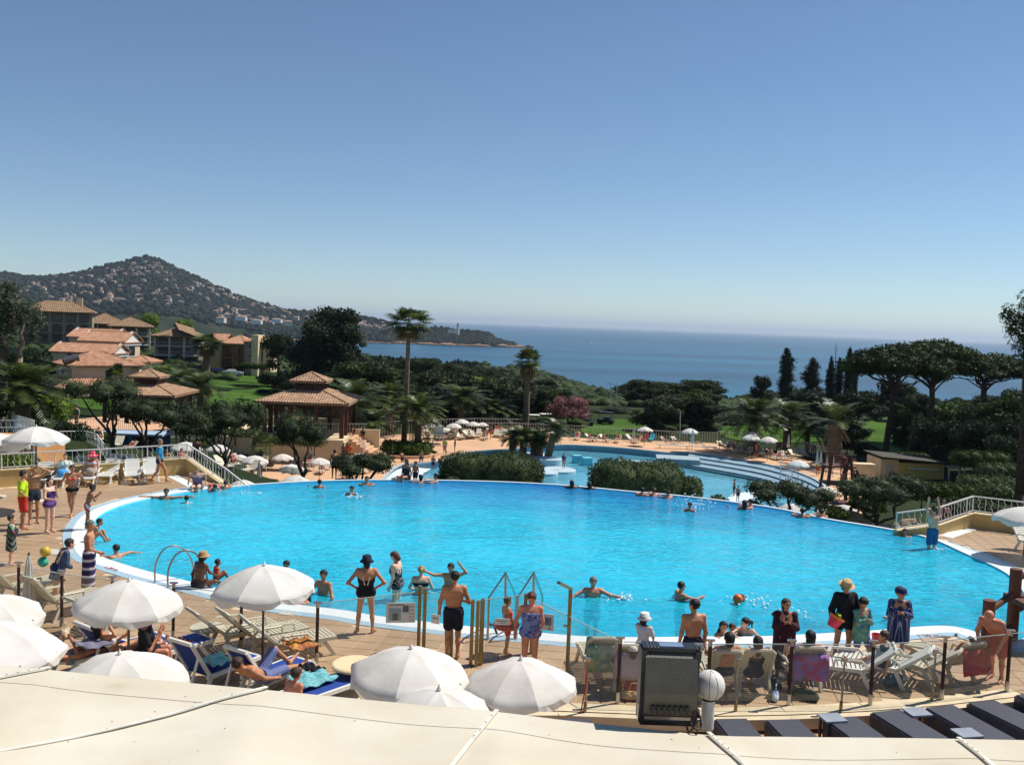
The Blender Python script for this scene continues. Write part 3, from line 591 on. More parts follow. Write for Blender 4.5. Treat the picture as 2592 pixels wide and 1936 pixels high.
def fan(V, Fq, rng, base, az, el, stalk, r, nseg=15):
    d = np.array([math.cos(az)*math.cos(el), math.sin(az)*math.cos(el), math.sin(el)]); s = np.array([-math.sin(az), math.cos(az), 0.]); u = np.cross(s, d)
    if u[2] < 0: u = -u
    b = np.array(base, float); c = b+d*stalk; o = len(V); V += [b-s*.02, b+s*.02, c+s*.02, c-s*.02]; Fq.append((o, o+1, o+2, o+3))
    for j in range(nseg):
        a = (j/(nseg-1)-.5)*4.0; l_ = r*(.75+.25*math.cos(a*.6))*rng.uniform(.9, 1.05); dd = d*math.cos(a)+s*math.sin(a); a2 = np.cross(dd, u)*r*.07
        m1 = c+dd*l_*.55+u*.05*r; e = c+dd*l_-np.array([0, 0, .28*l_])
        o = len(V); V += [c, m1-a2, e, m1+a2]; Fq.append((o, o+1, o+2, o+3))
def T_fanpalm(seed, label, H=14., r=1.05, tr=.14, nf=34, skirt=14, name='fan_palm', group=None):
    rng = np.random.default_rng(seed); t = thing(name, label, 'palm', group=group); mb = MB(); k = 9
    mb.tube([(0, 0, -.6)]+[(math.sin(i/k*2)*.12, 0, H*.94*i/k) for i in range(k+1)], [tr*1.7]+[tr*(1.45-.6*i/k) for i in range(k+1)], 9); mb.build('trunk', B_palm, t, True); top = (math.sin(2)*.12, 0, H*.94)
    V, Fq = [], []
    for i in range(nf):
        az = i*2.399; q = i/nf; fan(V, Fq, rng, top, az, 1.4-2.1*q+rng.normal()*.14, r*.95*rng.uniform(.7, 1.25), r*rng.uniform(.8, 1.15))
    npmesh('fronds', V, Fq, L_palm, t)
    if skirt:
        V, Fq = [], []
        for i in range(skirt): fan(V, Fq, rng, (top[0], 0, top[2]-.25-.05*i), i*2.4, -.75-.3*rng.uniform(), r*.6, r*.75)
        npmesh('dead_fronds', V, Fq, L_dry, t)
    return t
def T_hedge(seed, label, blobs, n, leaf, m, name='clipped_hedge', cat='hedge', core=.86, group=None):
    rng = np.random.default_rng(seed); t = thing(name, label, cat, group=group); crown('foliage', blobs, n, leaf, m, t, rng, core=core, shell=.84); mb = MB()
    for c in blobs[::3]: mb.tube([(c[0], c[1], c[2]-c[5]-.9), (c[0], c[1], c[2])], [.06, .03], 5)
    stuff(mb.build('stem', B_dark, t)); return t
def superhedge(seed, label, loc, a, b, c, n, leaf, m):
    rng = np.random.default_rng(seed); t = thing('clipped_hedge', label, 'hedge', loc); ph = rng.uniform(0, 6, 6)
    def surf(d):
        e = 3.4; r = (np.abs(d[:, 0])**e+np.abs(d[:, 1])**e+np.abs(d[:, 2])**e)**(-1/e); q = d*r[:, None]*np.array([a, b, c])
        bump = 1+.07*np.sin(q[:, 0]*2.1+ph[0])+.05*np.sin(q[:, 0]*4.3+q[:, 1]*3+ph[1])+.03*np.sin(q[:, 2]*5+q[:, 0]*7+ph[2]); return q*bump[:, None]
    d = rng.normal(size=(n, 3))*np.array([1.3, .9, 1.0]); d /= np.linalg.norm(d, axis=1)[:, None]; pts = surf(d)*rng.uniform(.9, 1.05, (n, 1)); nr = d*.7+rng.normal(size=(n, 3))*.8; nr /= np.linalg.norm(nr, axis=1)[:, None]
    V, Fq = leaf_arrays(pts, nr, leaf, leaf*.5, rng, .5); mb = MB(); mb.ball((0, 0, 0), 1, 24); cv = np.array(mb.v); cv /= np.linalg.norm(cv, axis=1)[:, None]+1e-9; cv = surf(cv)*.93; Fq = np.vstack([Fq, np.array(mb.f)+len(V)]); V = np.vstack([V, cv]); npmesh('foliage', V, Fq, m, t)
    for k in range(3): MB().tube([((k-1)*a*.5, 0, -c-.9), ((k-1)*a*.5, 0, 0)], [.06, .03], 5).build('stem', B_dark, t)
    return t
def ground(u, v, z=-7.):
    for _ in range(14): p = P('n', u, v, z); z = .5*z+.5*terr(p.x, p.y)
    return Vector((p.x, p.y, terr(p.x, p.y)))
def spot(u, vtop, d, wpx, H, W, base=None):    # where a tree with a hidden foot stands, and its scale
    q = PD('n', u, vtop, d); z = terr(q.x, d) if base is None else base; sz = (q.z-z)/H; sx = 1.3*wpx*d/FPX/W
    return (q.x, d, z), random.uniform(0, 6.28), (sx, sx, sz)
G_ = 'olive trees on the bank below the big pool'
# ---- olive trees: bases or crowns from the photograph
def put(t, loc, rz, sc): t.location = loc; t.rotation_euler = (0, 0, rz); t.scale = sc if isinstance(sc, tuple) else (sc,)*3; return t
o1 = T_olive(11, 2.3, 4.2, .5, 6, 6500, label='large twisted olive tree with cushion crowns behind the left railing', spread_=1.25); put(o1, (PD('n', 285, 1100, 55).x, 55, -1.7), .4, (1, 1, 1.12))
o2 = T_olive(12, 2.0, 3.4, .5, 5, 5200, label='olive tree with crooked dark stems between the large olive and the sloping stair rail', spread_=1.3); put(o2, (PD('n', 375, 1100, 54).x, 54, -1.9), 1.4, (1, 1, 1.08))
o3 = T_olive(13, 1.9, 4.0, .55, 6, 6000, label='olive tree behind the sloping stair railing', spread_=1.2); put(o3, (PD('n', 563, 1150, 56).x, 56, -3.2), 2.2, (1, 1, 1.1))
o4 = T_olive(14, 1.75, 4.0, .75, 6, 6000, label='olive tree with three round tufts in front of the pavilion on the yellow plinth', spread_=1.35); put(o4, (PD('n', 765, 1150, 58).x, 58, -4.2), .3, (1, 1, 1.22))
o5 = T_olive(15, 1.6, 2.9, .5, 7, 6500, label='low spreading olive tree against the far pool edge beside the white beach', spread_=1.35); put(o5, (PD('n', 918, 1190, 50).x, 50, -3.4), .0, (1.05, 1, 1.02))
o6 = T_olive(16, 1.7, 3.0, .6, 7, 6500, label='low olive tree with bent stems behind the pool edge near the splashing swimmers', spread_=1.25); put(o6, (PD('n', 1992, 1260, 44).x, 44, -2.6), .8, (1.12, 1, .84))
o7 = T_olive(17, 1.9, 3.4, .5, 8, 7500, label='broad dark olive tree with forked trunk on the slope beside the right stairs', spread_=1.2); put(o7, (PD('n', 2228, 1250, 46).x, 46, -3.2), 1.1, (1.0, 1, .98))
for i, (u, vt, d, wpx, lb) in enumerate(((100, 985, 75, 120, 'grey olive tree under the big left date palm'), (30, 1000, 70, 90, 'small round olive tree at the left edge of the garden'), (160, 1012, 78, 70, 'olive tree beside the cream parapet of the tiled villa'),
        (470, 1005, 82, 120, 'grey olive tree in front of the open-sided tiled bar roof'), (555, 1008, 84, 95, 'olive tree between the bar roof and the lawn'), (640, 1005, 86, 95, 'flat-topped olive tree left of the pavilion on the yellow plinth'), (500, 1062, 68, 120, 'wide low olive tree below the bar terrace'))):
    t = T_olive(30+i, 1.9, 3.6, .6, 6, 3600, .16, label=lb); q = spot(u, vt, d, wpx*.8, 3.75, 3.6); put(t, *q)
# ---- clipped hedges just beyond the overflow edge
def hedge_px(seed, label, u0, u1, v0, v1, d, dep, n, leaf, m=L_hedge, bumps=9, zb=None):
    a, b = PD('n', u0, v0, d), PD('n', u1, v1, d); c = PD('n', (u0+u1)/2, (v0+v1)/2, d); w_ = (b.x-a.x)/2; top = (PD('n', u0, v0, d).z+PD('n', u1, v0, d).z)/2; bot = zb if zb is not None else PD('n', u1, v1, d).z-1.2
    rng = np.random.default_rng(seed); bl = []; hh = (top-bot)/2
    return superhedge(seed, label, (c.x, d, bot+hh), w_, dep*.75, hh, n, leaf, m)
    for i in range(bumps):
        x = -w_+2*w_*(i+.5)/bumps; r = w_/bumps*2.3; e = 1-.18*abs(x/w_)**4
        for yy in (-.5, .5): bl.append((x, yy*dep*.6, bot+hh*e+rng.uniform(-.05, .05)-c.z, r, dep*.5, hh*e*rng.uniform(.94, 1.04)))
    t = T_hedge(seed, label, bl, n, leaf, m); t.location = (c.x, d, c.z); return t
hedge_px(41, 'long clipped grey-green hedge below the middle of the far pool edge', 1124, 1374, 1149, 1222, 44.5, 1.8, 15000, .12)
hedge_px(42, 'largest clipped hedge beside the lower blue lagoon', 1500, 1728, 1168, 1262, 43, 2.0, 15000, .12, bumps=7)
hedge_px(43, 'small end of clipped hedge with darker leaves by the lagoon slab', 1725, 1776, 1208, 1262, 42.5, 1.3, 2200, .13, bumps=2)
for i, (u, v) in enumerate(((1815, 1258), (1905, 1272), (1150, 1213), (1010, 1212))):
    hedge_px(50+i, ['tiny ground shrub by the lagoon slab', 'tiny shrub beside the couple at the pool edge', 'low strip of leaves at the left end of the long hedge', 'small spiky shrub beside the seated woman at the far edge'][i], u-22, u+22, v-7, v+12, 43, .8, 700, .13, bumps=2)
# ---- sago palms on the lagoon island
cy = []
for i, (x, y, h, L, u_) in enumerate(((1560, 700, .7, 1.7, 0), (1700, 720, 1.0, 2.0, 0), (1850, 720, .9, 1.6, 0), (1920, 735, .6, 1.3, 0), (2030, 770, 2.2, 2.2, 0))):
    c = P('d', x, y, -8.7); t = T_phoenix(60+i, ['short sago palm at the edge of the lagoon island', 'thick sago palm in the middle of the island group', 'sago palm half hidden in the island group', 'smallest sago palm between two thicker trunks on the island', 'leaning sago palm on the white plinth in the lagoon'][i], h+.9, 26, L, name='sago_palm', tr=.42)
    t.location = (c.x, c.y, -8.4); t.rotation_euler = (0, .22 if i == 4 else 0, 0)
isl = [P('d', x, y, -8.7) for x, y in ((1420, 735), (1600, 690), (1950, 700), (2090, 760), (1900, 830), (1500, 800))]
struct(MB().prism([(p.x, p.y) for p in spline(isl, 5)], -9.6, -8.4).build('lagoon_island', m_beach))
# ---- date palms
pg = 'date palms round the lower pool'
ph1 = T_phoenix(71, 'feathery date palm beside the pavilion on the yellow plinth', 3.0)
ph2 = T_phoenix(72, 'date palm', 4.2, 48, 3.2)
PH = [(894, 941, 112, 140, 'tallest feathery date palm right behind the pavilion on the yellow plinth'), (988, 955, 120, 95, 'date palm half hidden behind the tall fan palm'), (1062, 974, 105, 100, 'date palm rising from the round bush bed beside the tall fan palm'), (1171, 965, 130, 110, 'date palm behind the cluster of white umbrellas'), (1247, 997, 132, 90, 'small date palm beyond the fence right of the umbrella cluster'), (944, 1027, 104, 100, 'low date palm beside the pavilion steps'),
      (1912, 985, 115, 125, 'date palm standing over the two stacked white umbrellas'), (1998, 1003, 118, 110, 'date palm behind the red loungers'), (2048, 1046, 116, 70, 'short date palm beyond the orange lounger'), (412, 915, 140, 100, 'date palm in front of the three-storey balconies'), (459, 920, 130, 100, 'date palm left of the parked cars'), (509, 936, 120, 95, 'date palm at the edge of the lawn behind the bar roof'), (59, 892, 62, 200, 'big dark date palm in the left garden')]
for i, (u, vt, d, wpx, lb) in enumerate(PH):
    pr, H, W = ((ph1, 5.6, 5.6), (ph2, 6.7, 5.4))[i % 2]
    t = pr if i < 2 else copy(pr); loc, rz, sc = spot(u, vt, d, wpx, H, W); put(t, loc, rz, sc); t['label'] = lb
t = T_phoenix(77, 'pruned palm with thick trunk and two long drooping fronds', 4.4, 16, 3.2, name='date_palm', tr=.6, prune=True); q = spot(2118, 1030, 106, 140, 6.2, 6.0); put(t, q[0], 0, q[2])
# ---- fan palms
f1 = T_fanpalm(81, 'very tall slender fan palm rising above the horizon'); q = spot(1032, 766, 106, 112, 15.2, 4.6, ZL); put(f1, q[0], .5, (1.75, 1.75, q[2][2]))
f2 = T_fanpalm(82, 'fan palm with a thick skirt standing by the lagoon fence', 9., 1.0, .26, 34, 26); q = spot(1338, 884, 135, 84, 9.9, 4.2); put(f2, q[0], 1.5, q[2])
f3 = T_fanpalm(83, 'stout fan palm in front of the ochre apartment block', 6., 1.0, .3, 40, 22); q = spot(521, 851, 190, 88, 6.9, 4.2); put(f3, q[0], .5, q[2])
f4 = T_fanpalm(84, 'small round-headed fan palm between the villa and the bar roof', 3.6, .8, .22, 34, 4); q = spot(290, 926, 112, 56, 4.4, 3.4); put(f4, q[0], .5, q[2])
f5 = T_fanpalm(85, 'young yellow-green fan palm below the clipped pavilion hedge', 2.2, .8, .16, 22, 0); q = spot(660, 1098, 78, 56, 3.0, 3.2); put(f5, q[0], .2, q[2])
f6 = T_fanpalm(86, 'little fan palm between the two small umbrellas on the bank', 1.2, .7, .14, 18, 0); q = spot(508, 1104, 66, 30, 2.0, 3.0); put(f6, q[0], .9, q[2])
# ---- stone pines and cypresses on the right
for i, (u, vt, d, wpx, lb) in enumerate(((2256, 870, 117, 215, 'stone pine nearest the cypresses with a curved bare trunk'), (2368, 862, 130, 220, 'tallest stone pine with a broad domed crown'), (2500, 898, 150, 240, 'stone pine with a wide flat crown reaching the edge'))):
    t = T_stonepine(90+i, lb); q = spot(u, vt, d, wpx, 11.6, 11.4); put(t, q[0], q[1], q[2])
for i, (u, vt, d, wpx, rg_, lb) in enumerate(((1995, 876, 175, 40, .3, 'ragged cypress at the seaward end of the row'), (2058, 901, 178, 48, .28, 'shorter broad cypress second in the row'), (2106, 898, 180, 26, .15, 'narrow cypress under the dead spire'), (2127, 901, 181, 24, .15, 'narrow cypress twin right of the dead spire'), (2153, 875, 180, 30, .1, 'dense pointed cypress beside the stone pines'), (2168, 890, 181, 18, .1, 'thin cypress leaning on the dense pointed one'))):
    t = T_cypress(100+i, lb, 3.0, 12., rg_, 4600, leaf=.4); q = spot(u, vt, d, wpx*.66, 12., 3.0); put(t, q[0], q[1], q[2])
rng = np.random.default_rng(5); mb = MB(); q = spot(2117, 868, 182, 10, 12, 1)
for i in range(16): z = 6+i*.36; a = i*2.4; mb.tube([(0, 0, z), (math.cos(a)*.5, math.sin(a)*.5, z+.6)], [.03, .008], 4)
mb.tube([(0, 0, 0), (.1, 0, 6), (0, .1, 12)], [.2, .1, .02], 6); t = tag(mb.build('dead_tree', B_dark), 'bare dead spire rising between the cypresses', 'tree'); put(t, q[0], 0, q[2][2])
sl_ = T_cypress(110, 'slim dark cypress on the knoll above the bay', 1.6, 9., .08, 900, group='slim cypresses in rows on the knoll', leaf=.6)
spread(sl_, [spot(u, v+random.uniform(-3, 4), 480+random.uniform(-20, 40), 8, 9, 1.6) for u, v in [(963, 897), (974, 902), (985, 899), (996, 903), (1006, 900), (1015, 903)]+[(1112+i*6.6, 914+(4 if i % 3 else -3)) for i in range(7)]+[(1160, 910), (1168, 912), (1180, 913), (1187, 915), (1430, 968), (1438, 963), (1445, 962)]])
# ---- the dark tree mass behind the pavilion
t = T_broad(120, 'huge dark evergreen tree towering behind the pavilion', L_dark, 7.0, 16., 46, 15000, .6, 'evergreen_tree', .08); q = spot(828, 776, 170, 190, 15.6, 15.6); put(t, q[0], 1.0, q[2])
t = T_broad(121, 'dark evergreen tree on the left flank of the huge one', L_dark, 5.0, 9., 20, 6000, .5, 'evergreen_tree', .1); q = spot(708, 852, 180, 100, 8.8, 11.); put(t, q[0], 2.0, q[2])
t = T_broad(122, 'ragged grey-brown tree on the right flank of the huge evergreen', L_euc, 4.4, 12., 18, 4200, .5, 'evergreen_tree', .2); q = spot(905, 842, 172, 90, 11.8, 9.); put(t, q[0], 2.0, q[2])
# ---- mid-distance trees: a few kinds, many individuals
kinds = [(T_broad(130, 'x', L_broad, 4., 7.), 'mid green bushy tree in the wooded belt below the pools', 6.9, 8.4), (T_broad(131, 'x', L_dark, 4.2, 6.5, name='holm_oak'), 'dark bushy holm oak in the wooded belt below the pools', 6.4, 8.8), (T_broad(132, 'x', L_light, 3.6, 5.6, name='spring_tree'), 'pale spring-green tree in the wooded belt', 5.5, 7.6), (T_broad(133, 'x', L_pine, 4.5, 8., 12, low=.5, name='rounded_pine'), 'rounded pine in the wooded belt towards the sea', 7.9, 9.2), (T_broad(134, 'x', L_olive, 3.6, 5., name='rounded_bush'), 'grey-green rounded bush in the wooded belt', 4.9, 7.6)]
SKY = [(880, 905), (930, 890), (1000, 908), (1060, 905), (1100, 915), (1200, 922), (1260, 930), (1300, 948), (1345, 955), (1400, 950), (1440, 972), (1500, 985), (1560, 972), (1621, 964), (1700, 972), (1782, 966), (1820, 990), (1850, 1018), (1900, 985), (1950, 985), (2045, 985), (2180, 988), (2260, 975), (2330, 1000), (2420, 1010), (2500, 1000), (2592, 985), (2700, 980)]
spots = {i: [] for i in range(5)}
hand = [(1621, 963, 200, 95, 3), (1691, 970, 215, 120, 3), (1782, 964, 205, 115, 3), (1765, 1030, 150, 150, 4), (1690, 1050, 145, 110, 4), (1850, 1050, 150, 90, 1), (1930, 950, 190, 55, 1), (2045, 985, 150, 120, 1), (2177, 988, 150, 130, 1), (2266, 962, 172, 110, 1), (2320, 1000, 160, 70, 4), (2427, 1023, 112, 190, 0), (2540, 1005, 102, 170, 0), (2148, 1070, 110, 120, 1), (2360, 1085, 108, 110, 1), (2470, 1080, 95, 150, 1), (2400, 1060, 100, 150, 1), (2300, 1040, 118, 90, 1), (2530, 1060, 92, 160, 1), (2480, 1030, 104, 140, 4), (2560, 1110, 85, 120, 4), (2210, 1130, 112, 60, 4),
        (1550, 1030, 165, 110, 4), (1400, 1040, 170, 120, 0), (1330, 1025, 165, 110, 4), (1480, 1000, 190, 90, 1), (1290, 1000, 180, 130, 2), (1130, 960, 200, 150, 2), (1210, 955, 210, 130, 2), (1060, 945, 210, 120, 1), (960, 930, 190, 100, 0), (1370, 958, 330, 60, 1), (1090, 905, 420, 70, 1), (1045, 915, 400, 60, 1), (1190, 915, 430, 50, 3), (930, 945, 150, 110, 2), (1010, 1000, 150, 110, 0), (880, 1010, 135, 70, 1),
        (378, 798, 320, 55, 2), (462, 812, 330, 50, 2), (330, 800, 330, 70, 1), (560, 985, 165, 60, 1), (620, 975, 175, 60, 1), (680, 985, 168, 70, 1), (480, 1000, 140, 60, 1), (180, 900, 150, 70, 0), (110, 905, 140, 90, 4), (140, 880, 165, 60, 1), (60, 880, 130, 100, 1), (740, 960, 150, 70, 1), (610, 1010, 150, 50, 1), (700, 1010, 140, 60, 1)]
for u, v, d, wp, k in hand: spots[k].append(spot(u, v, d, wp, kinds[k][2], kinds[k][3]))
for i in range(46):
    u = random.uniform(1330, 1880); d = random.choice((190, 230, 280, 340, 400)); vt = interp(SKY, u)+random.uniform(6, 40); q = PD('n', u, vt, d); h = q.z-terr(q.x, d)
    if h > 2.6: k = random.choice((0, 1, 1, 4)); spots[k].append(spot(u, vt, d, min(h, 9)*random.uniform(1.3, 2.0)*FPX/d, kinds[k][2], kinds[k][3]))
for i in range(34):                          # the garden goes on past the left edge of the picture
    u = random.uniform(-620, -20); d = random.choice((58, 70, 85, 105, 130, 170, 220)); k = random.choice((0, 1, 1, 4)); q = PD('n', u, 968, d); h = random.uniform(3.2, 6.5); z = terr(q.x, d)
    spots[k].append(((q.x, d, z), random.uniform(0, 6), (h/5.5, h/5.5, h/kinds[k][2])))
n_ = 0
while n_ < 250:
    u = random.uniform(890, 2620); d = random.choice((145, 160, 180, 210, 250, 300, 360, 430, 500))*random.uniform(.92, 1.08)
    if u > 1450 and 120 < d < 165 and (1460 < u < 1660 or 1790 < u < 2110 or 2190 < u < 2300): continue
    vt = interp(SKY, u)+random.uniform(2, 26)+(random.uniform(10, 60) if d < 240 else 0); q = PD('n', u, vt, d); h = q.z-terr(q.x, d)
    if terr(q.x, d) < ZSEA+1 or not 3.2 < h < 11: continue
    k = random.choices(range(5), (5, 5, 1.2 if u < 1400 else .2, 2, 4))[0]; wp = h*random.uniform(1.1, 1.7)*FPX/d; spots[k].append(spot(u, vt, d, wp, kinds[k][2], kinds[k][3])); n_ += 1
for k, (pr, lb, H, W) in enumerate(kinds):
    pr['label'] = lb; pr['group'] = ['mid green trees', 'dark holm oaks', 'spring-green trees', 'rounded pines', 'grey-green bushes'][k]+' in the wooded belt'; spread(pr, spots[k])
t = T_broad(140, 'pink-flowering tree beyond the lagoon fence', L_pink, 4., 5.6, 16, 4200, .3, 'blossom_tree', .45); q = spot(1444, 1005, 133, 112, 5.5, 8.4); put(t, q[0], 0, q[2])
# ---- round bed of bushes at the foot of the palms, garden hedges on the right, hedges by the buildings
def rowhedge(seed, label, u, v, d, wpx, hpx, dep=1.4, n=1800, leaf=.2, m=L_hedge, k=5, name='clipped_hedge', cat='hedge'):
    p = PD('n', u, v, d); w_ = wpx*d/FPX; h_ = hpx*d/FPX; bl = [(-w_/2+w_*(i+.5)/k, 0, h_/2, w_/k*.85, dep/2, h_/2) for i in range(k)]
    t = T_hedge(seed, label, bl, n, leaf, m, name, cat); t.location = (p.x, d, p.z); return t
rowhedge(150, 'green bushes filling the round bed under the tall fan palm', 1030, 1146, 103, 118, 30, 4.5, 3600, .26, L_broad, 6, 'bush_bed', 'bush')
struct(MB().lathe([(3.6, 0), (3.6, .5), (3.35, .5), (3.3, .4)], 28, PD('n', 1030, 1146, 103)-Vector((0, 0, .35))).build('planter_kerb', m_sanddeck))
for i, a in enumerate(((2330, 1168, 104, 90, 22, 'dark clipped hedge behind the yellow hut'), (2290, 1165, 104, 70, 22, 'clipped hedge left of the yellow hut'), (2480, 1180, 80, 130, 40, 'long trimmed hedge right of the yellow hut'), (2540, 1215, 68, 110, 42, 'thick rounded hedge in the right garden'), (2500, 1240, 60, 120, 36, 'low mixed hedge on the right slope'), (2400, 1262, 56, 130, 40, 'shrubs along the right slope above the stairs'), (2300, 1262, 58, 90, 30, 'shrubs beside the forked olive on the right slope'), (2560, 1275, 50, 130, 50, 'yellow-green shrub behind the right railing'),
        (2450, 1300, 47, 110, 36, 'ivy-like ground shrubs above the stair railing'), (2195, 1290, 50, 60, 26, 'shrub by the rocks below the forked olive'), (2110, 1302, 50, 50, 16, 'small shrub under the lower right umbrella'))):
    rowhedge(160+i, a[5], *a[:5], dep=2.4, n=2600, leaf=.16, m=[L_hedge, L_broad, L_broad, L_hedge][i % 4], k=4)
for i, a in enumerate(((740, 1128, 90, 150, 26, 'clipped hedge on the pavilion terrace edge'), (180, 1150, 62, 70, 80, 'tall dark clipped hedge block behind the left umbrella'), (30, 1192, 40, 90, 40, 'leafy shrubs behind the low wall at the left edge'), (230, 1118, 80, 120, 26, 'clipped hedge below the tiled terrace'), (560, 1100, 80, 100, 16, 'lavender row along the bar terrace'), (620, 1105, 82, 70, 16, 'short lavender row left of the pavilion'), (470, 985, 150, 110, 18, 'clipped hedge in front of the parked cars'), (640, 935, 185, 70, 16, 'small hedge by the ochre apartment block'), (440, 940, 200, 60, 26, 'hedge under the apartment balconies'), (110, 1062, 66, 120, 60, 'yellow-green shrub mass in the left garden'))):
    rowhedge(180+i, a[5], *a[:5], dep=2.0, n=2200, leaf=.2, m=[L_hedge, L_dark, L_light, L_hedge, L_hedge, L_hedge, L_broad, L_broad, L_broad, L_light][i], k=4)
# ---- low scrub covering the slopes between the trees
rng = np.random.default_rng(77); bm = bmesh.new(); bmesh.ops.create_icosphere(bm, subdivisions=1, radius=1); iv = np.array([v.co for v in bm.verts]); jf = np.array([[v.index for v in f.verts] for f in bm.faces]); bm.free(); sv_, sf_ = [], []
for i in range(6500):
    d = 138*(620/138)**rng.uniform(); u = rng.uniform(-500, 2650) if i % 3 else rng.uniform(1300, 1900); q = PD('n', u, 968, d); z = terr(q.x, d)
    if z < ZSEA+.5 or (d < 185 and (1470 < u < 1660 or 1810 < u < 2090 or 2190 < u < 2310 or 0 < u < 700)): continue
    r = rng.uniform(.5, 1.1)*(1+d/260); sf_.append(jf+len(sv_)*len(iv)); sv_.append(iv*np.array([r*1.3, r*1.3, r*rng.uniform(.5, .9)])*(1+rng.normal(size=(len(iv), 1))*.2)+np.array([q.x, d, z+r*.15]))
stuff(npmesh('slope_scrub', np.vstack(sv_), np.vstack(sf_), leafmat('scrub_leaves', '26331A', '42502A', scale=.06, rnd=0), nside=3))
# ---- eucalyptus at the left edge, pine at the right edge
rng = np.random.default_rng(9); t = thing('eucalyptus_tree', 'eucalyptus with pale peeling trunks at the left edge of the garden', 'tree'); mb = MB(); d = 75
for (u0, v0, u1, v1, r) in ((5, 905, 40, 800, .3), (50, 905, 62, 810, .24)):
    a, b = PD('n', u0, v0, d), PD('n', u1, v1, d); limb(mb, (a.x, d, terr(a.x, d)-.5), a, r*1.2, r, rng, 3, .05); limb(mb, a, b, r, r*.5, rng, 5, .12, 7); limb(mb, b, b+Vector((1.4, 0, 1.2)), r*.5, .05, rng); limb(mb, b, b+Vector((-1, .5, 2)), r*.5, .05, rng)
mb.build('trunk', B_euc, t, True); cl = []
for (u, v, r) in ((-10, 745, 1.5), (20, 770, 1.3), (5, 800, 1.4), (45, 785, .8), (70, 785, 1.0), (95, 810, .8), (60, 815, .8), (-20, 860, 1.4), (25, 735, .9), (85, 850, .6), (10, 830, 1.0)):
    p = PD('n', u, v, d+rng.uniform(-1.5, 1.5)); cl.append((p.x, p.y, p.z, r, r, r*.9))
crown('crown', cl, 5200, .34, L_euc, t, rng, W=.1, core=.5, shell=.3, up=-1)
t = thing('pine_tree', 'tall pine with a dark straight trunk at the right edge', 'tree'); mb = MB(); d = 44
a, b = PD('n', 2582, 1250, d), PD('n', 2606, 720, d); limb(mb, (a.x, d, -4), a, .26, .24, rng, 2, .01, 9); limb(mb, a, b, .24, .1, rng, 5, .015, 9); cl = []
for (u, v, r) in ((2552, 785, .32), (2540, 800, .22), (2560, 815, .4), (2568, 840, .45), (2556, 800, .3), (2582, 870, .5), (2590, 800, .5), (2600, 840, .6), (2600, 760, .5), (2592, 900, .5), (2562, 830, .3), (2620, 800, .8), (2630, 870, .8)):
    p = PD('n', u, v, d+rng.uniform(-.5, .5)); cl.append((p.x, p.y, p.z, r, r, r*1.1)); limb(mb, (PD('n', 2600, v+30, d)), p, .05, .015, rng, 3, .1, 5)
mb.build('trunk', B_dark, t, True); crown('crown', cl, 3400, .24, L_pine, t, rng, W=.05, core=0, shell=.1, up=.6)
# ---- woods and houses of the headland
rng = np.random.default_rng(21); Nb = 11500; mbv, mbf = [], []
bm = bmesh.new(); bmesh.ops.create_icosphere(bm, subdivisions=1, radius=1); iv = np.array([v.co for v in bm.verts]); jf = np.array([[v.index for v in f.verts] for f in bm.faces]); bm.free()
for i in range(Nb):
    u = rng.uniform(-500, 1300) if i % 5 else rng.uniform(980, 1290); s = rng.uniform(.02, 1.03)
    if u < 620 and s < .12: continue
    p = hill(u, s); r = rng.uniform(5, 10)*(1 if u < 980 else .7); q = iv*np.array([r, r, r*rng.uniform(.6, 1.0)])*(1+rng.normal(size=(len(iv), 1))*.16)+np.array([p.x, p.y, p.z+r*.25]); mbf.append(jf+len(mbv)*len(iv)); mbv.append(q)
stuff(npmesh('hill_woods', np.vstack(mbv), np.vstack(mbf), leafmat('far_wood_leaves', '141E1A', '222E26', scale=.012, rnd=0), nside=3))
HW = [mat('house_wall_'+k, c, rough=.9, var=.06) for k, c in (('cream', 'CFC2AC'), ('pink', 'C4A794'), ('white', 'D6D2CA'), ('ochre', 'BDA68A'))]; HR = [mat('house_roof_'+k, c, rough=.9, var=.15, scale=.4) for k, c in (('terracotta', 'A08070'), ('brown', '907A6E'))]
m_glassd = mat('dark_window', '20262C', rough=.15, var=.1, spec=.6)
protos = []
for k in range(6):
    rg = random.Random(k); a, b_, h = rg.uniform(11, 17), rg.uniform(8, 11), rg.choice((3.2, 5.6, 5.6)); mb = MB(); mb.box((0, 0, h/2-2), (a, b_, h+4))
    if k % 3 == 2: mb.box((a*.45, -2, h*.35-2), (a*.5, b_*.7, h*.7+4))
    z = h; o = .7; rv = [(-a/2-o, -b_/2-o, z), (a/2+o, -b_/2-o, z), (a/2+o, b_/2+o, z), (-a/2-o, b_/2+o, z), (-a*.25, 0, z+2.2), (a*.25, 0, z+2.2)]
    mb.add(rv, [(0, 1, 5, 4), (2, 3, 4, 5), (1, 2, 5), (3, 0, 4), (3, 2, 1, 0)], 1)
    for i in range(3):
        for zz in ([1.5] if h < 4 else [1.2, 4.0]): mb.box((-a*.3+i*a*.3, -b_/2-.03, zz), (1.5, .1, 1.5), mi=2)
    pr = mb.build('hillside_house', [HW[k % 4], HR[k % 2], m_glassd]); protos.append(pr)
    tag(pr, ['cream', 'pink', 'white', 'ochre', 'cream', 'pink'][k]+' house with tiled roof among trees on the far hill'+['', '', '', '', ', brown roof', ', terracotta annex'][k], 'house', ['cream', 'pink', 'white', 'ochre', 'brown-roofed cream', 'annexed pink'][k]+' houses on the far hill')
hs = {k: [] for k in range(6)}
rg = random.Random(3); i = 0
cls_ = [(rg.uniform(0, 960), rg.uniform(.25, .9)) for _ in range(38)]
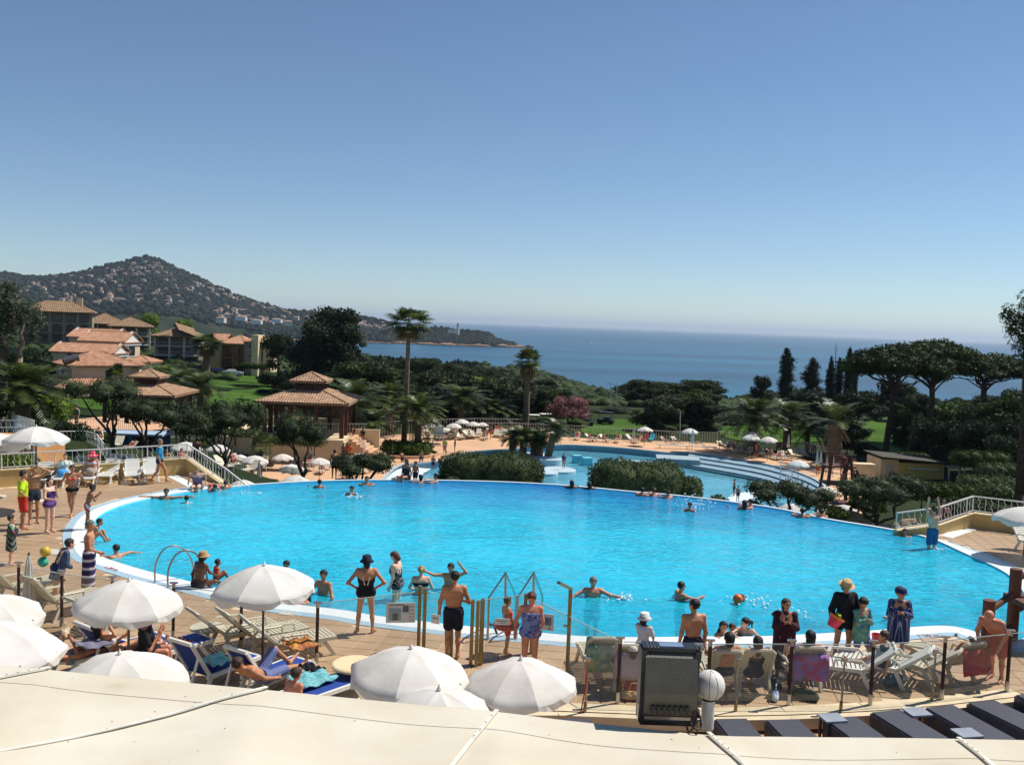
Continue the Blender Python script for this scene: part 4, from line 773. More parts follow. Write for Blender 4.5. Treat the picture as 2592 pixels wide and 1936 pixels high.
while i < 285:
    c_ = rg.choice(cls_); u, s = (rg.gauss(c_[0], 34), rg.gauss(c_[1], .06)) if rg.random() < .75 else (rg.uniform(0, 985), rg.uniform(.22, .93))
    if not (0 < u < 985 and .2 < s < .95): continue
    if abs(u-380) > 260 and rg.random() < .35: continue
    if u > 640 and s < .3: continue
    p = hill(u, s); hs[rg.randrange(6)].append(((p.x, p.y-3, p.z+5.0+2*rg.random()), rg.uniform(-.5, .5), rg.uniform(.52, .78))); i += 1
for u, v, d in ((700, 812, 1900), (660, 806, 1950), (575, 800, 1750), (610, 806, 1700), (650, 815, 1800), (560, 812, 1700), (730, 820, 1980), (880, 815, 2250), (915, 822, 2180), (975, 828, 2080), (750, 806, 2200)):
    p = PD('n', u, v, d); hs[rg.randrange(3)].append(((p.x, p.y, p.z), rg.uniform(-.4, .4), 1.0))
for k in range(6): spread(protos[k], hs[k])
# lighthouse on the islet, boats
p = PD('n', 1159, 838, 2045); t = thing('lighthouse', 'white lighthouse tower on the wooded headland tip', 'lighthouse', p)
MB().lathe([(3.4, -8), (3.0, 12), (3.8, 12.4), (3.8, 13.4), (.1, 13.4)], 14).build('tower', HW[2], t); MB().lathe([(1.9, 13.4), (1.9, 16), (2.2, 16), (.1, 18.5)], 12).build('lantern', mat('red_lantern_roof', '8A3A30'), t); MB().box((-13, 2, -1), (18, 10, 8)).build('keeper_house', HW[0], t)
m_boat = mat('white_boat_hull', 'E6E6E2', rough=.3)
def boat(label, u, v, L, sail=False):
    z = ZSEA; p = P('n', u, v, z); t = thing('sailing_boat' if sail else 'motor_boat', label, 'boat', p, random.uniform(-.8, .8)); h = L*.18
    mb = MB(); pr = [(-.5, -.5, 0), (-.5, .5, 0), (.2, .5, 0), (.5, 0, .3), (.2, -.5, 0)]
    mb.add([(x*L, y*L*.28, -.2) for x, y, _ in pr]+[(x*L*1.04, y*L*.34, h) for x, y, _ in pr], [(4, 3, 2, 1, 0), (5, 6, 7, 8, 9)]+[(i, (i+1) % 5, 5+(i+1) % 5, 5+i) for i in range(5)]); mb.build('hull', m_boat, t)
    MB().box((-.05*L, 0, h+L*.06), (L*.35, L*.18, L*.12)).build('cabin', m_boat, t)
    if sail: MB().tube([(0, 0, h), (0, 0, L*1.3)], .1, 5).build('mast', m_railw, t); mb = MB(); mb.add([(.02*L, .03, h+.8), (.02*L, .03, L*1.25), (-.42*L, .1, h+.8), (.02*L, -.03, h+.8), (.02*L, -.03, L*1.25), (-.42*L, .04, h+.8)], [(0, 1, 2), (5, 4, 3)]); mb.build('sail', m_boat, t)
for i, (u, v, L, s, lb) in enumerate(((937, 862, 14, 0, 'white motor boat moored by the wooded shore'), (885, 862, 16, 0, 'white cabin boat anchored near the big evergreen'), (984, 867, 9, 0, 'little white boat off the headland'), (1495, 871, 14, 0, 'white motor boat crossing the open bay'), (1360, 836, 22, 1, 'sailing boat far out beside the headland tip'), (1842, 846, 26, 1, 'sailing boat close to the horizon'), (1626, 838, 16, 0, 'small pale boat on the far sea'))): boat(lb, u, v, L, s)
# ================================================================ BUILDINGS
m_rooft = mat('terracotta_roof_tiles', 'B98C6E', rough=.85, col2='9E7256', scale=1.3, detail=6, bump=.2); m_roofb = mat('aged_brown_roof_tiles', '94785A', rough=.9, col2='7A6248', scale=1.2, detail=6); m_roofg = mat('pale_barrel_tiles', 'B08E70', rough=.85, col2='8E6E54', scale=1.6, detail=6)
m_rwood = mat('red_brown_timber', '4E2E20', rough=.7, var=.2, scale=2.); m_pinkw = mat('pale_pink_render', 'D0B498', rough=.9, var=.06, scale=.5); m_greyw = mat('grey_beige_render', '8E8372', rough=.9, var=.1, scale=.4); m_whitew = mat('white_render', 'DAD7CE', rough=.85, var=.05)
m_ochrew = mat('ochre_wall', 'B99C68', rough=.9, var=.08, scale=.4); m_brownw = mat('brown_wall', '8A6C4C', rough=.9, var=.1, scale=.5); m_orangew = mat('orange_parapet', 'C98F58', rough=.9, var=.08, scale=.6)
def tile_roof(mb, A, B, C, D, pitch=.3, amp=.06, row=.5, mi=0, sub=4):
    A, B, C, D = map(Vector, (A, B, C, D)); e = (B-A); L = e.length; e.normalize(); s = (D-A)-e*(D-A).dot(e); Sx = s.length; s.normalize(); nrm = e.cross(s)
    if nrm.z < 0: nrm = -nrm
    xd, xc = (D-A).dot(e), (C-A).dot(e); k = max(2, int(L/pitch)); nr = max(2, int(Sx/row)+1); vs = []; fs = []
    for j in range(k*sub+1):
        x = L*j/(k*sub); sm = Sx*max(.002, min(1, x/xd if xd > 1e-3 else 1, (L-x)/(L-xc) if L-xc > 1e-3 else 1)); h = amp*abs(math.sin(PI*(j % sub)/sub))**.7
        for i in range(nr+1):
            q = min(sm, Sx*i/nr); vs.append(A+e*x+s*q+nrm*(h+.035*(1-(i % 2))))
    for j in range(k*sub):
        for i in range(nr): a = j*(nr+1)+i; fs.append((a, a+nr+1, a+nr+2, a+1))
    mb.add(vs, fs, mi)
def hip_roof(name, m, parent, w_, d_, z, h, o=.6, ridge=None, pitch=.32, amp=.06, thick=.14, gable=False, row=.5):
    X, Y = w_/2+o, d_/2+o; r = (max(0, X-Y) if ridge is None else ridge); r = X if gable else r; mb = MB()
    a, b, c, d = (-X, -Y, z), (X, -Y, z), (X, Y, z), (-X, Y, z); p, q = (-r, 0, z+h), (r, 0, z+h)
    tile_roof(mb, a, b, q, p, pitch, amp, row); tile_roof(mb, c, d, p, q, pitch, amp, row)
    if not gable: tile_roof(mb, b, c, q, q, pitch, amp, row); tile_roof(mb, d, a, p, p, pitch, amp, row)
    mb.box((0, 0, z-thick/2-.02), (2*X-.06, 2*Y-.06, thick))
    for s_ in ((a, p), (b, q), (c, q), (d, p), (p, q)):
        if (Vector(s_[0])-Vector(s_[1])).length > .1: mb.tube([Vector(s_[0])+Vector((0, 0, .05)), Vector(s_[1])+Vector((0, 0, .06))], .11, 6)
    return stuff(mb.build(name, m, parent))
def win(parent, x, y, z, w_, h, m=None, frame=m_whitew, rz=0, name='window', flat=False):
    f = MB(); t_ = .07
    for a, b, c, d in ((0, h/2+t_/2, w_+2*t_, t_), (0, -h/2-t_/2, w_+2*t_, t_), (-w_/2-t_/2, 0, t_, h), (w_/2+t_/2, 0, t_, h)): f.box((a, 0, b), (c, .12, d))
    o = f.build(name, frame, parent, loc=(x, y, z)); o.rotation_euler = (0, 0, rz); pn = MB().box((0, .03, 0), (w_, .04, h)).build('pane', m or m_glassd, parent if flat else o)
    if flat: pn.location = (x, y, z); pn.rotation_euler = (0, 0, rz)
    return o
# ---- the pavilion and the bar: open timber pavilions under barrel tiles
def pavilion(label, loc, rz, sc=1., lattice=True):
    t = thing('pavilion', label, 'pavilion', loc, rz); W = 8.0
    for i in range(4):
        for j in range(4):
            if 0 < i < 3 and 0 < j < 3: continue
            MB().box((-W/2+W*i/3, -W/2+W*j/3, 1.75), (.42, .42, 3.5)).build('post', m_rwood, t)
    for s_ in (-1, 1):
        MB().box((0, s_*W/2, 3.35), (W+.6, .3, .34)).build('beam', m_rwood, t); MB().box((s_*W/2, 0, 3.05), (.3, W+.6, .26)).build('beam', m_rwood, t)
        for q in range(3):
            lt = MB(); x0 = -W/2+W*q/3+.25
            for a in range(7): lt.box((x0+.36*a, s_*W/2, 2.65), (.06, .06, .75))
            for zz in (2.35, 2.6, 2.85): lt.box((x0+1.08, s_*W/2+.004, zz), (2.2, .05, .05))
            stuff(lt.build('lattice', m_rwood, t))
    hip_roof('tiled_roof', m_roofg, t, W, W, 3.6, 1.5, .85, ridge=0, pitch=.29, amp=.075, row=.42)
    c = MB()
    for sx, sy, a, b in ((0, -1, 2.9, .14), (0, 1, 2.9, .14), (-1, 0, .14, 2.9), (1, 0, .14, 2.9)):
        c.box((sx*1.4, sy*1.4, 4.65), (a, b, .5)); c.box((sx*1.4, sy*1.4, 5.52), (a, b, .16))
        for k in range(7): u = -1.4+2.8*k/6; c.box((u if sy else sx*1.4, u if sx else sy*1.4, 5.2), (.09, .09, .7))
        if not lattice: c.box((sx*1.36, sy*1.36, 5.1), (a, b, .6))
    c.build('cupola', m_rwood, t); hip_roof('cupola_roof', m_roofg, t, 2.9, 2.9, 5.62, .85, .5, ridge=0, pitch=.29, amp=.07, row=.4); t.scale = (sc,)*3; return t
pav = pavilion('open timber pavilion with tiled roof and cupola on a yellow plinth', (PD('n', 778, 1100, 98).x, 99.5, -5.7), .02, 1.0)
pl = thing('plinth', 'yellow rendered plinth wall below the pavilion with a stair on its right', 'wall'); p0 = PD('n', 778, 1100, 99).x
MB().box((p0-2.2, 99.5, -7.1), (14, 11, 2.8)).build('plinth_body', m_cream, pl)
MB().box((p0, 104.8, -5.15), (12, .25, .9)).build('parapet', m_cream, pl)
for i in range(9): MB().box((p0+5.3+.42*i, 97.3, -7.0-.27*i), (.42, 4.2, 2.6)).build('step', m_sanddeck, pl)
MB().box((p0+6.2, 99.6, -6.6), (3.0, .3, 2.9)).build('stair_wall', m_cream, pl)
bar = pavilion('open-sided bar pavilion with tiled roof and lantern cupola beside the villa', (PD('n', 368, 1000, 90).x, 91, -4.0), .03, .77, False)
# ---- the tiled villa: stepped blocks, all one house
vx = lambda u, d: PD('n', u, 968, d).x
vl = thing('villa', 'pale pink villa of stepped blocks under terracotta roofs', 'house', (0, 0, 0))
def vblock(u, d, w_, dp, z0, z1, rh, rz, gable=False, m=m_pinkw, rm=m_rooft, wins=()):
    e = bpy.data.objects.new('villa_block', None); COL.objects.link(e); e.parent = vl; e.location = (vx(u, d), d+dp/2*math.cos(rz), 0); e.rotation_euler = (0, 0, rz)
    wall = MB().box((0, 0, (z0+z1)/2), (w_, dp, z1-z0)).build('wall', m, e)
    if gable:
        for s_ in (-1, 1): g = MB(); g.prism([(-.12, 0), (.12, 0), (.12, .1), (-.12, .1)], 0, .01); mbg = MB(); X = s_*(w_/2+.1); mbg.add([(X-.12, -dp/2-.3, z1-.6), (X-.12, dp/2+.3, z1-.6), (X-.12, 0, z1+rh+.25), (X+.12, -dp/2-.3, z1-.6), (X+.12, dp/2+.3, z1-.6), (X+.12, 0, z1+rh+.25)], [(0, 1, 2), (5, 4, 3), (0, 3, 4, 1), (1, 4, 5, 2), (2, 5, 3, 0)]); mbg.build('gable', m_whitew, e)
    hip_roof('roof', rm, e, w_, dp, z1+.02, rh, .45, gable=gable, pitch=.34, amp=.07, row=.6, ridge=None if gable or w_ != dp else .8)
    for (x, z, a, b, side) in wins:
        if side == 'f': win(e, x, -dp/2-.03, z, a, b, rz=0, flat=True)
        else: win(e, (-1 if side == 'l' else 1)*(w_/2+.03), x, z, a, b, rz=-PI/2 if side == 'l' else PI/2, flat=True)
    return e
vblock(217, 136, 9.4, 9.4, -6.5, -1.6, 1.9, R_(40), wins=((.3, -2.7, .9, 1.1, 'f'), (0, -2.8, .8, 1.2, 'l')))
sk = MB(); e_ = R_(40); c_ = Vector((vx(217, 136), 136+4.7*math.cos(e_), 0)); rot = Matrix.Rotation(e_, 3, 'Z')
for a, b in (((-1, -1), (1, -1)), ((-1, 1), (-1, -1))):
    ip = [c_+rot @ Vector((4.7*q[0], 4.7*q[1], -3.3)) for q in (a, b)]; op = [c_+rot @ Vector((7.2*q[0], 7.2*q[1], -4.6)) for q in (a, b)]; tile_roof(sk, op[0], op[1], ip[1], ip[0], .34, .07, .6)
stuff(sk.build('skirt_roof', m_rooft, vl)); ob = MB()
for a, b in (((-1, -1), (1, -1)), ((-1, 1), (-1, -1))): p, q = [c_+rot @ Vector((6.7*k[0], 6.7*k[1], 0)) for k in (a, b)]; ob.bar(p+Vector((0, 0, -5.6)), q+Vector((0, 0, -5.6)), 1.8, .3)
ob.build('lower_wall', m_pinkw, vl)
vblock(208, 152, 9.8, 6, -6.5, -.5, 1.4, R_(0), True, m_cream, wins=((4.6, -1.2, 1.0, 1.7, 'f'), (-2, -1.2, .9, 1.1, 'f')))
vblock(258, 164, 7.6, 7, -6.5, 1.0, 1.7, R_(-2), True, wins=((0, -.6, 2.6, 1.8, 'r'), (2, -.4, .9, 1.1, 'f')))
vblock(232, 178, 8.5, 7, -6.5, 1.2, 1.6, R_(-2), True)
vblock(345, 160, 4.2, 5, -6.5, -2.2, 1.0, R_(0), m=m_pinkw, wins=((0, -3.8, 1.0, 1.5, 'f'),)); vblock(322, 150, 2.4, 3, -6.5, -2.2, .7, R_(0), m=m_cream)
vt_ = MB(); p = PD('n', 162, 913, 134); vt_.tube([p+Vector((0, -.2, -.1)), p+Vector((1.6, 1.0, .5))], .6, 14); vt_.build('roof_vent', mat('zinc_vent', '6E6A64', rough=.4, metal=.6), vl)
# ---- hotel wings with loggias
def wing(label, u, d, w_, dp, z0, storeys, sh, bays, rh, m, rm=m_roofb, rz=0., gable=False, arches=None, colm=m_whitew, ridge=None, glass=m_glassd):
    t = thing('hotel_wing', label, 'building', (vx(u, d), d, z0), rz); H = sh*storeys; depth = 2.0
    MB().box((0, dp/2+depth, H/2-1.5), (w_, dp, H+3)).build('wall', m, t); bw = w_/bays
    for s_ in range(storeys+1): MB().box((0, depth/2-.02, s_*sh+(.12 if s_ == 0 else 0)), (w_+.2, depth+.1, .24)).build('floor_slab', m if s_ in (0, storeys) else colm, t)
    for k in range(bays+1): MB().box((-w_/2+bw*k, .15, H/2-1.5), (.42, .42, H+3-.02)).build('column', colm, t)
    for s_ in range(storeys):
        for k in range(bays):
            x = -w_/2+bw*(k+.5)
            if arches and s_ in arches:
                ar = MB(); n_ = 10; r = bw*.36; vs = []
                for q in range(n_+1): a = PI*q/n_; vs += [(x-math.cos(a)*r, .12, s_*sh+sh*.5+math.sin(a)*r*.85), (x-math.cos(a)*r, .12, (s_+1)*sh-.1)]
                ar.add(vs, [(2*q, 2*q+2, 2*q+3, 2*q+1) for q in range(n_)]); ar.add([(x-bw/2, .12, s_*sh), (x-r, .12, s_*sh), (x-r, .12, (s_+1)*sh-.1), (x-bw/2, .12, (s_+1)*sh-.1), (x+r, .12, s_*sh), (x+bw/2, .12, s_*sh), (x+bw/2, .12, (s_+1)*sh-.1), (x+r, .12, (s_+1)*sh-.1)], [(0, 1, 2, 3), (4, 5, 6, 7)]); ar.build('arch', m, t)
            else:
                bl = MB(); bl.box((x, .15, s_*sh+1.02), (bw-.42, .06, .07))
                for q in range(int(bw/.3)): bl.box((x-bw/2+.3+q*.3, .15, s_*sh+.62), (.035, .035, .75))
                stuff(bl.build('balustrade', colm, t))
            win(t, x, depth-.03, s_*sh+1.25, bw*.55, sh*.62, glass, m_rwood, name='balcony_door')
    e = bpy.data.objects.new('roof_part', None); COL.objects.link(e); e.parent = t; e.location = (0, (dp+depth)/2+.0, 0)
    hip_roof('roof', rm, e, w_, dp+depth, H+.16, rh, .9, gable=gable, ridge=ridge, pitch=.5, amp=.07, row=.9)
    return t
h1 = wing('long brown hotel wing with arched loggias far behind the villa', 143, 258, 17.5, 9, -3.2, 3, 2.85, 5, 3.0, m_greyw, arches=(1,), colm=m_greyw, rz=.36)
MB().box((5.2, 7, 11.6), (1.6, 1.4, 2.4)).build('chimney', m_cream, h1)
wing('lower hotel wing with a brown hipped roof behind the villa', 262, 275, 10.5, 8, -5.9, 3, 2.7, 3, 3.0, m_brownw, rz=.36)
wing('hotel wing with brown roof and dark timber end beside the white gable', 328, 268, 10.5, 8, -6, 3, 2.6, 3, 2.6, m_brownw, rz=.34)
h2 = wing('hotel wing with three white columns and a gabled brown roof', 446, 232, 10.5, 9, -6.6, 3, 2.35, 3, 2.2, m_brownw, rz=.2, colm=mat('grey_white_paint', 'AEB0AE', rough=.8))
gm = MB(); tile_roof(gm, (-1.8, 7, 9.2), (-4.4, -1.4, 7.1), (.6, -1.4, 8.9), (.6, 7, 9.4), .5, .07, .9); tile_roof(gm, (5.4, -1.4, 7.1), (3, 7, 9.2), (.6, 7, 9.4), (.6, -1.4, 8.9), .5, .07, .9); stuff(gm.build('gable_roof', m_roofb, h2))
h3 = wing('ochre apartment block with recessed balconies nearest the bay', 590, 205, 5.4, 8, -5.8, 2, 2.9, 2, 1.7, m_ochrew, rm=m_rooft, colm=m_brownw)
MB().box((-4.3, 5, 2.6), (3.4, 9, 8)).build('side_wall', m_ochrew, h3); sr = MB(); tile_roof(sr, (-6.3, .2, 6.0), (-2.2, .2, 6.0), (-2.2, 5, 7.9), (-6.3, 5, 7.9), .5, .07, .9); tile_roof(sr, (-2.2, 10, 6.0), (-6.3, 10, 6.0), (-6.3, 5, 7.9), (-2.2, 5, 7.9), .5, .07, .9); stuff(sr.build('side_roof', m_rooft, h3))
h4 = thing('hotel_wing', 'cream corner tower with small stacked windows and an arched base', 'building', (vx(655, 203), 203, -5.8)); MB().box((-2.2, 3, 2.2), (2.4, 6, 8.6)).build('wall', m_greyw, h4); MB().box((-.1, 3.4, 2.2), (1.8, 5, 8.4)).build('wall', m_ochrew, h4); MB().box((1.6, 3, 1.9), (1.7, 5.4, 7.8)).build('wall', m_cream, h4); MB().box((-.0, -.1, 2.05), (5.6, .8, .2)).build('string_course', m_cream, h4)
MB().box((-.4, .25, 3), (1.4, 5, 10.2)).build('wall', m_cream, h4)
for z in (.9, 3.4, 5.6): win(h4, -2.1, -.05, z, .5, .9)
for z in (3.4, 5.6): win(h4, 1.6, .24, z, .45, .9); win(h4, .25, -2.2+.0, z, .01, .01)
e = bpy.data.objects.new('roof_part', None); COL.objects.link(e); e.parent = h4; e.location = (-.2, 3, 0); hip_roof('roof', m_rooft, e, 5.6, 6.4, 6.6, 1.4, .5, pitch=.5, row=.9)
# ---- tiled terrace with orange parapets left of the bar, its blue awning, walls
tz = -6.2
def strip(name, px, z, m): return struct(fin(fill_poly([P('n', x, y, z) for x, y in px], [], z), name, m))
strip('upper_plaza', ((110, 1078), (180, 1062), (300, 1050), (420, 1048), (480, 1070), (430, 1085), (330, 1092), (240, 1085)), -5.75, mat('orange_terrace_tiles', 'CFA07A', rough=.85, var=.08, scale=.8))
tp = lowwall('parapet_wall', 'orange parapet with white capping round the tiled terrace', [P('n', x, y, -5.75) for x, y in ((112, 1070), (105, 1050), (200, 1042), (312, 1022))], [-5.75+1.2]*4, .3, m_orangew)
tp.location.z = 0
lowwall('parapet_wall', 'short ochre parapet between the terrace and the bar posts', [P('n', x, y, -5.75) for x, y in ((335, 1034), (398, 1020))], [-4.6, -4.4], .3, m_orangew)
cn = thing('blue_kiosk', 'blue-framed kiosk with a pale awning below the tiled terrace', 'kiosk', (PD('n', 330, 1090, 84).x, 84, -7.0)); m_blue = mat('kiosk_blue_paint', '5F82A8', rough=.5)
for x in (-2.6, 0, 2.6): MB().box((x, 0, 1.2), (.16, .16, 2.4)).build('post', m_blue, cn)
MB().box((0, 1.2, 2.45), (6.0, 2.8, .18)).build('awning', mat('pale_blue_awning', '9DB2C6', rough=.7), cn); MB().box((0, 2.4, 1.2), (5.6, .12, 2.4)).build('back_panel', m_blue, cn); MB().box((0, -.05, .5), (5.4, .3, 1.0)).build('counter', m_whitew, cn)
MB().box((1.2, 1.0, 1.5), (2.0, .1, 1.4)).build('dark_opening', m_rwood, cn)
sw = thing('shade_sail', 'cream shade canopy stretched beside the bar', 'awning', (0, 0, 0)); a = [PD('n', x, y, d) for x, y, d in ((447, 1062, 84), (500, 1056, 88), (447, 1054, 92))]; mb = MB(); mb.add([*a]+[p-Vector((0, 0, .05)) for p in a], [(0, 1, 2), (5, 4, 3), (0, 3, 4, 1), (1, 4, 5, 2), (2, 5, 3, 0)]); mb.build('sail', m_cream, sw)
for p in a: MB().tube([(p.x, p.y, -7.5), p], .06, 6).build('mast', m_rwood, sw)
# ---- yellow hut, timber tower, rocks on the right
hd = 98; hx = vx(2306, hd); ht = thing('hut', 'yellow brick hut with a flat dark roof by the lower pool', 'hut', (hx, hd, ZL)); ht.scale = (.92, .92, .85); m_brick = mat('yellow_brick', 'C8AC5E', rough=.9, var=.12, scale=3)
MB().box((.9, 0, 1.2), (5.0, 4.4, 2.4)).build('wall', m_brick, ht); MB().box((-2.6, .3, 1.35), (2.0, 4.2, 2.7)).build('side_wall', m_cream, ht); r = MB(); r.add([(-3.9, -2.9, 3.0), (3.9, -2.9, 2.5), (3.9, 2.9, 2.5), (-3.9, 2.9, 3.0), (-3.9, -2.9, 3.15), (3.9, -2.9, 2.65), (3.9, 2.9, 2.65), (-3.9, 2.9, 3.15)], [(0, 3, 2, 1), (4, 5, 6, 7), (0, 1, 5, 4), (1, 2, 6, 5), (2, 3, 7, 6), (3, 0, 4, 7)]); r.build('roof', mat('dark_felt_roof', '4A463E', rough=.9), ht)
for z in range(7):
    for k in range(9): MB().box((-1.0+.48*k+(.24 if z % 2 else 0)*1.0, -2.215, .2+z*.24), (.44, .05, .2)).build('brick', m_brick, ht)
MB().box((-2.6, -1.82, 1.1), (.8, .06, 1.9)).build('door', mat('pale_door', 'B8B2A4'), ht); rb = MB(); rb.tube([(-2.3+.3*math.cos(a*PI/6), -1.9, .9+.3*math.sin(a*PI/6)) for a in range(13)], .06, 6); rb.build('life_ring', mat('red_ring', 'B03028'), ht)
MB().box((1.0, -2.3, 1.75), (3.4, .3, .12)).build('counter_shelf', m_whitew, ht)
lo = PD('n', 2415, 1190, 96); fr = thing('lounge_frame', 'small white framed canopy stand right of the yellow hut', 'canopy', (lo.x, 96, ZL))
for sx in (-.8, .8):
    for sy in (-.6, .6): MB().box((sx, sy, .9), (.09, .09, 1.8)).build('post', m_railw, fr)
MB().box((0, 0, 1.85), (1.8, 1.4, .1)).build('top', m_railw, fr)
cb = PD('n', 2185, 1195, 94); tag(MB().box((cb.x, 94, ZL+1.0), (2.0, 1.2, 2.0)).box((cb.x, 94, ZL+2.05), (2.1, 1.3, .1)).build('utility_cabinet', m_cream), 'cream utility cabinet beside the closed umbrellas', 'cabinet')
m_tw = mat('reddish_timber', '5E3A2A', rough=.75, var=.2, scale=2.)
tw = thing('slide_tower', 'red-brown timber slide tower with people climbing beside the olive tree', 'tower', (vx(2133, 74), 74, ZL)); TWH = 4.6
for sx in (-1, 1):
    for sy in (-1, 1): a = MB(); a.bar((sx*1.3, sy*1.0, -.2), (sx*.75, sy*.7, TWH+1.0), .2); a.build('post', m_tw, tw)
for z in (1.6, 3.2, TWH): MB().box((0, 0, z), (2.3, 1.9, .12)).build('platform', m_tw, tw)
for k in range(7):
    a = MB(); a.box((1.6+.25*k, -.3, TWH-.6-.55*k), (.5, 1.0, .1)); a.build('step', m_tw, tw)
for s_ in (-1, 1): a = MB(); a.bar((1.2, -.3+s_*.5, TWH-.2), (3.3, -.3+s_*.5, .2), .1, .2); a.build('stringer', m_tw, tw); a = MB(); a.bar((-.9, s_*.8, TWH+.9), (.9, s_*.8, TWH+.9), .1); a.build('rail', m_tw, tw)
m_rock = mat('pale_boulder', '9A8468', rough=.95, var=.25, scale=1.2, bump=.6, bscale=5)
rg = random.Random(4)
for i, (x, y, z) in enumerate([('e', 1330, 1400), ('e', 1420, 1420), ('e', 1700, 1450), ('e', 1250, 1380), ('e', 1560, 1390), ('f', 420, 470), ('f', 520, 440), ('f', 620, 400), ('f', 690, 375), ('f', 480, 500), ('f', 350, 455)]):
    p = PD(x, y, z, 50 if x == 'e' else 44); bm = bmesh.new(); bmesh.ops.create_icosphere(bm, subdivisions=2, radius=1)
    for v in bm.verts: v.co *= 1+rg.uniform(-.22, .22)
    me = bpy.data.meshes.new('boulder'); bm.to_mesh(me); bm.free(); o = fin(me, 'boulder', m_rock, None, False, (p.x, p.y, p.z-.3)); s_ = .62 if x == 'e' else .34; o.scale = (s_*1.5, s_, s_*.9); o.rotation_euler = (0, 0, rg.uniform(0, 6)); tag(o, 'pale boulder on the bank below the right end of the pool edge', 'rock', 'boulders on the right bank')
# ---- vehicles
def car(label, col, loc, rz, kind=0):
    t = thing('parked_car', label, 'car', loc, rz); m = mat('car_paint_'+col, col, rough=.25, var=.02, spec=.6); L, W = 4.2, 1.7
    pr = [(-2.1, .35), (-2.1, .75), (-1.95, .9), (-1.1, .98), (-.5, 1.4), (.9, 1.42), (1.7, 1.05), (2.05, .95), (2.1, .4)]
    mb = MB(); k = len(pr); vs = [(x, y_*W/2*(.86 if z > 1.1 else 1), z) for y_ in (-1, 1) for x, z in pr]; mb.add(vs, [tuple(range(k)), tuple(range(2*k-1, k-1, -1))]+[(i, k+i, k+(i+1) % k, (i+1) % k) for i in range(k)]); mb.build('body', m, t)
    for s_ in (-1, 1):
        MB().add([(-.95, s_*.80, 1.0), (1.45, s_*.80, 1.06), (.85, s_*.752, 1.35), (-.45, s_*.752, 1.34)], [(0, 1, 2, 3)]).build('side_window', m_glassd, t)
        for x in (-1.3, 1.3): wv = MB(); wv.tube([(x, s_*.66, .32), (x, s_*.86, .32)], .32, 14); w_ = wv.build('wheel', mat('tyre_rubber', '1C1C1E', rough=.9), t); MB().tube([(x, s_*.861, .32), (x, s_*.875, .32)], .19, 10).build('rim', mat('alloy_rim', 'A8AAAC', rough=.3, metal=.8), w_)
        MB().box((-2.08, s_*.6, .72), (.08, .32, .14)).build('headlight', m_white, t)
    MB().add([(-1.12, -.66, .995), (-1.12, .66, .995), (-.52, .62, 1.39), (-.52, -.62, 1.39)], [(0, 1, 2, 3)]).build('windscreen', m_glassd, t); return t
g1 = ground(548, 948); car('dark blue car parked in front of the ochre apartment block', '2A3A5A', g1, .35); g2 = ground(590, 952); car('white hatchback parked beside the dark blue car', 'D8DADC', g2, PI+.25)
m_cart = mat('dark_cart_body', '25272A', rough=.4)
def cart(label, u, v, d, rz, roof):
    q = PD('n', u, v, d); t = thing('golf_cart', label, 'cart', (q.x, d, terr(q.x, d)), rz); MB().box((0, 0, .55), (2.5, 1.2, .5)).box((.2, 0, .95), (.9, 1.1, .45)).build('body', m_cart, t)
    for sx in (-.9, .9):
        for sy in (-.55, .55): MB().box((sx, sy, 1.35), (.05, .05, 1.1)).build('roof_post', m_cart, t); w_ = MB(); w_.tube([(sx, sy*.95, .25), (sx, sy*1.15, .25)], .25, 10); w_.build('wheel', MATS['tyre_rubber'], t)
    MB().box((0, 0, 1.92), (2.3, 1.35, .09)).build('roof', roof, t)
for i, (u, v) in enumerate(((1345, 1070), (1385, 1072), (1480, 1080), (1405, 1076), (1532, 1092))): cart(['golf cart with a white roof parked beyond the lagoon fence', 'golf cart with a white roof beside the pink tree', 'dark golf cart under the pink tree', 'dark-roofed golf cart among the parked carts', 'dark golf cart at the edge of the lawn'][i], u, v, 136+i*2, random.uniform(-.4, .4), m_whitew if i < 2 else m_cart)
# ---- sports posts and lamp poles beyond the fence
for i, (u, vb, vt, d) in enumerate(((1386, 1065, 1035, 150), (1420, 1065, 1035, 150), (1377, 1040, 977, 200), (1545, 1050, 970, 175), (1561, 1058, 970, 178), (1722, 1098, 1040, 128), (1483, 985, 970, 420))):
    a, b = PD('n', u, vb, d), PD('n', u, vt, d); t = thing('lamp_post', ['short goal post left of the pink tree', 'short goal post before the pink tree', 'tall lamp post on the pitch beyond the carts', 'tall twin-lamp mast beyond the lawn', 'tall mast right beside the twin-lamp mast', 'bare flagpole by the lagoon fence', 'far lamp post near the shore road'][i], 'post'); z = terr(a.x, d)
    MB().tube([(a.x, d, z-.3), (b.x, d, b.z)], [.07, .05], 6).build('pole', m_railw, t)
    if i in (2, 3, 6): MB().box((b.x, d, b.z), (1.6, .2, .16)).build('lamp_head', m_railw, t)
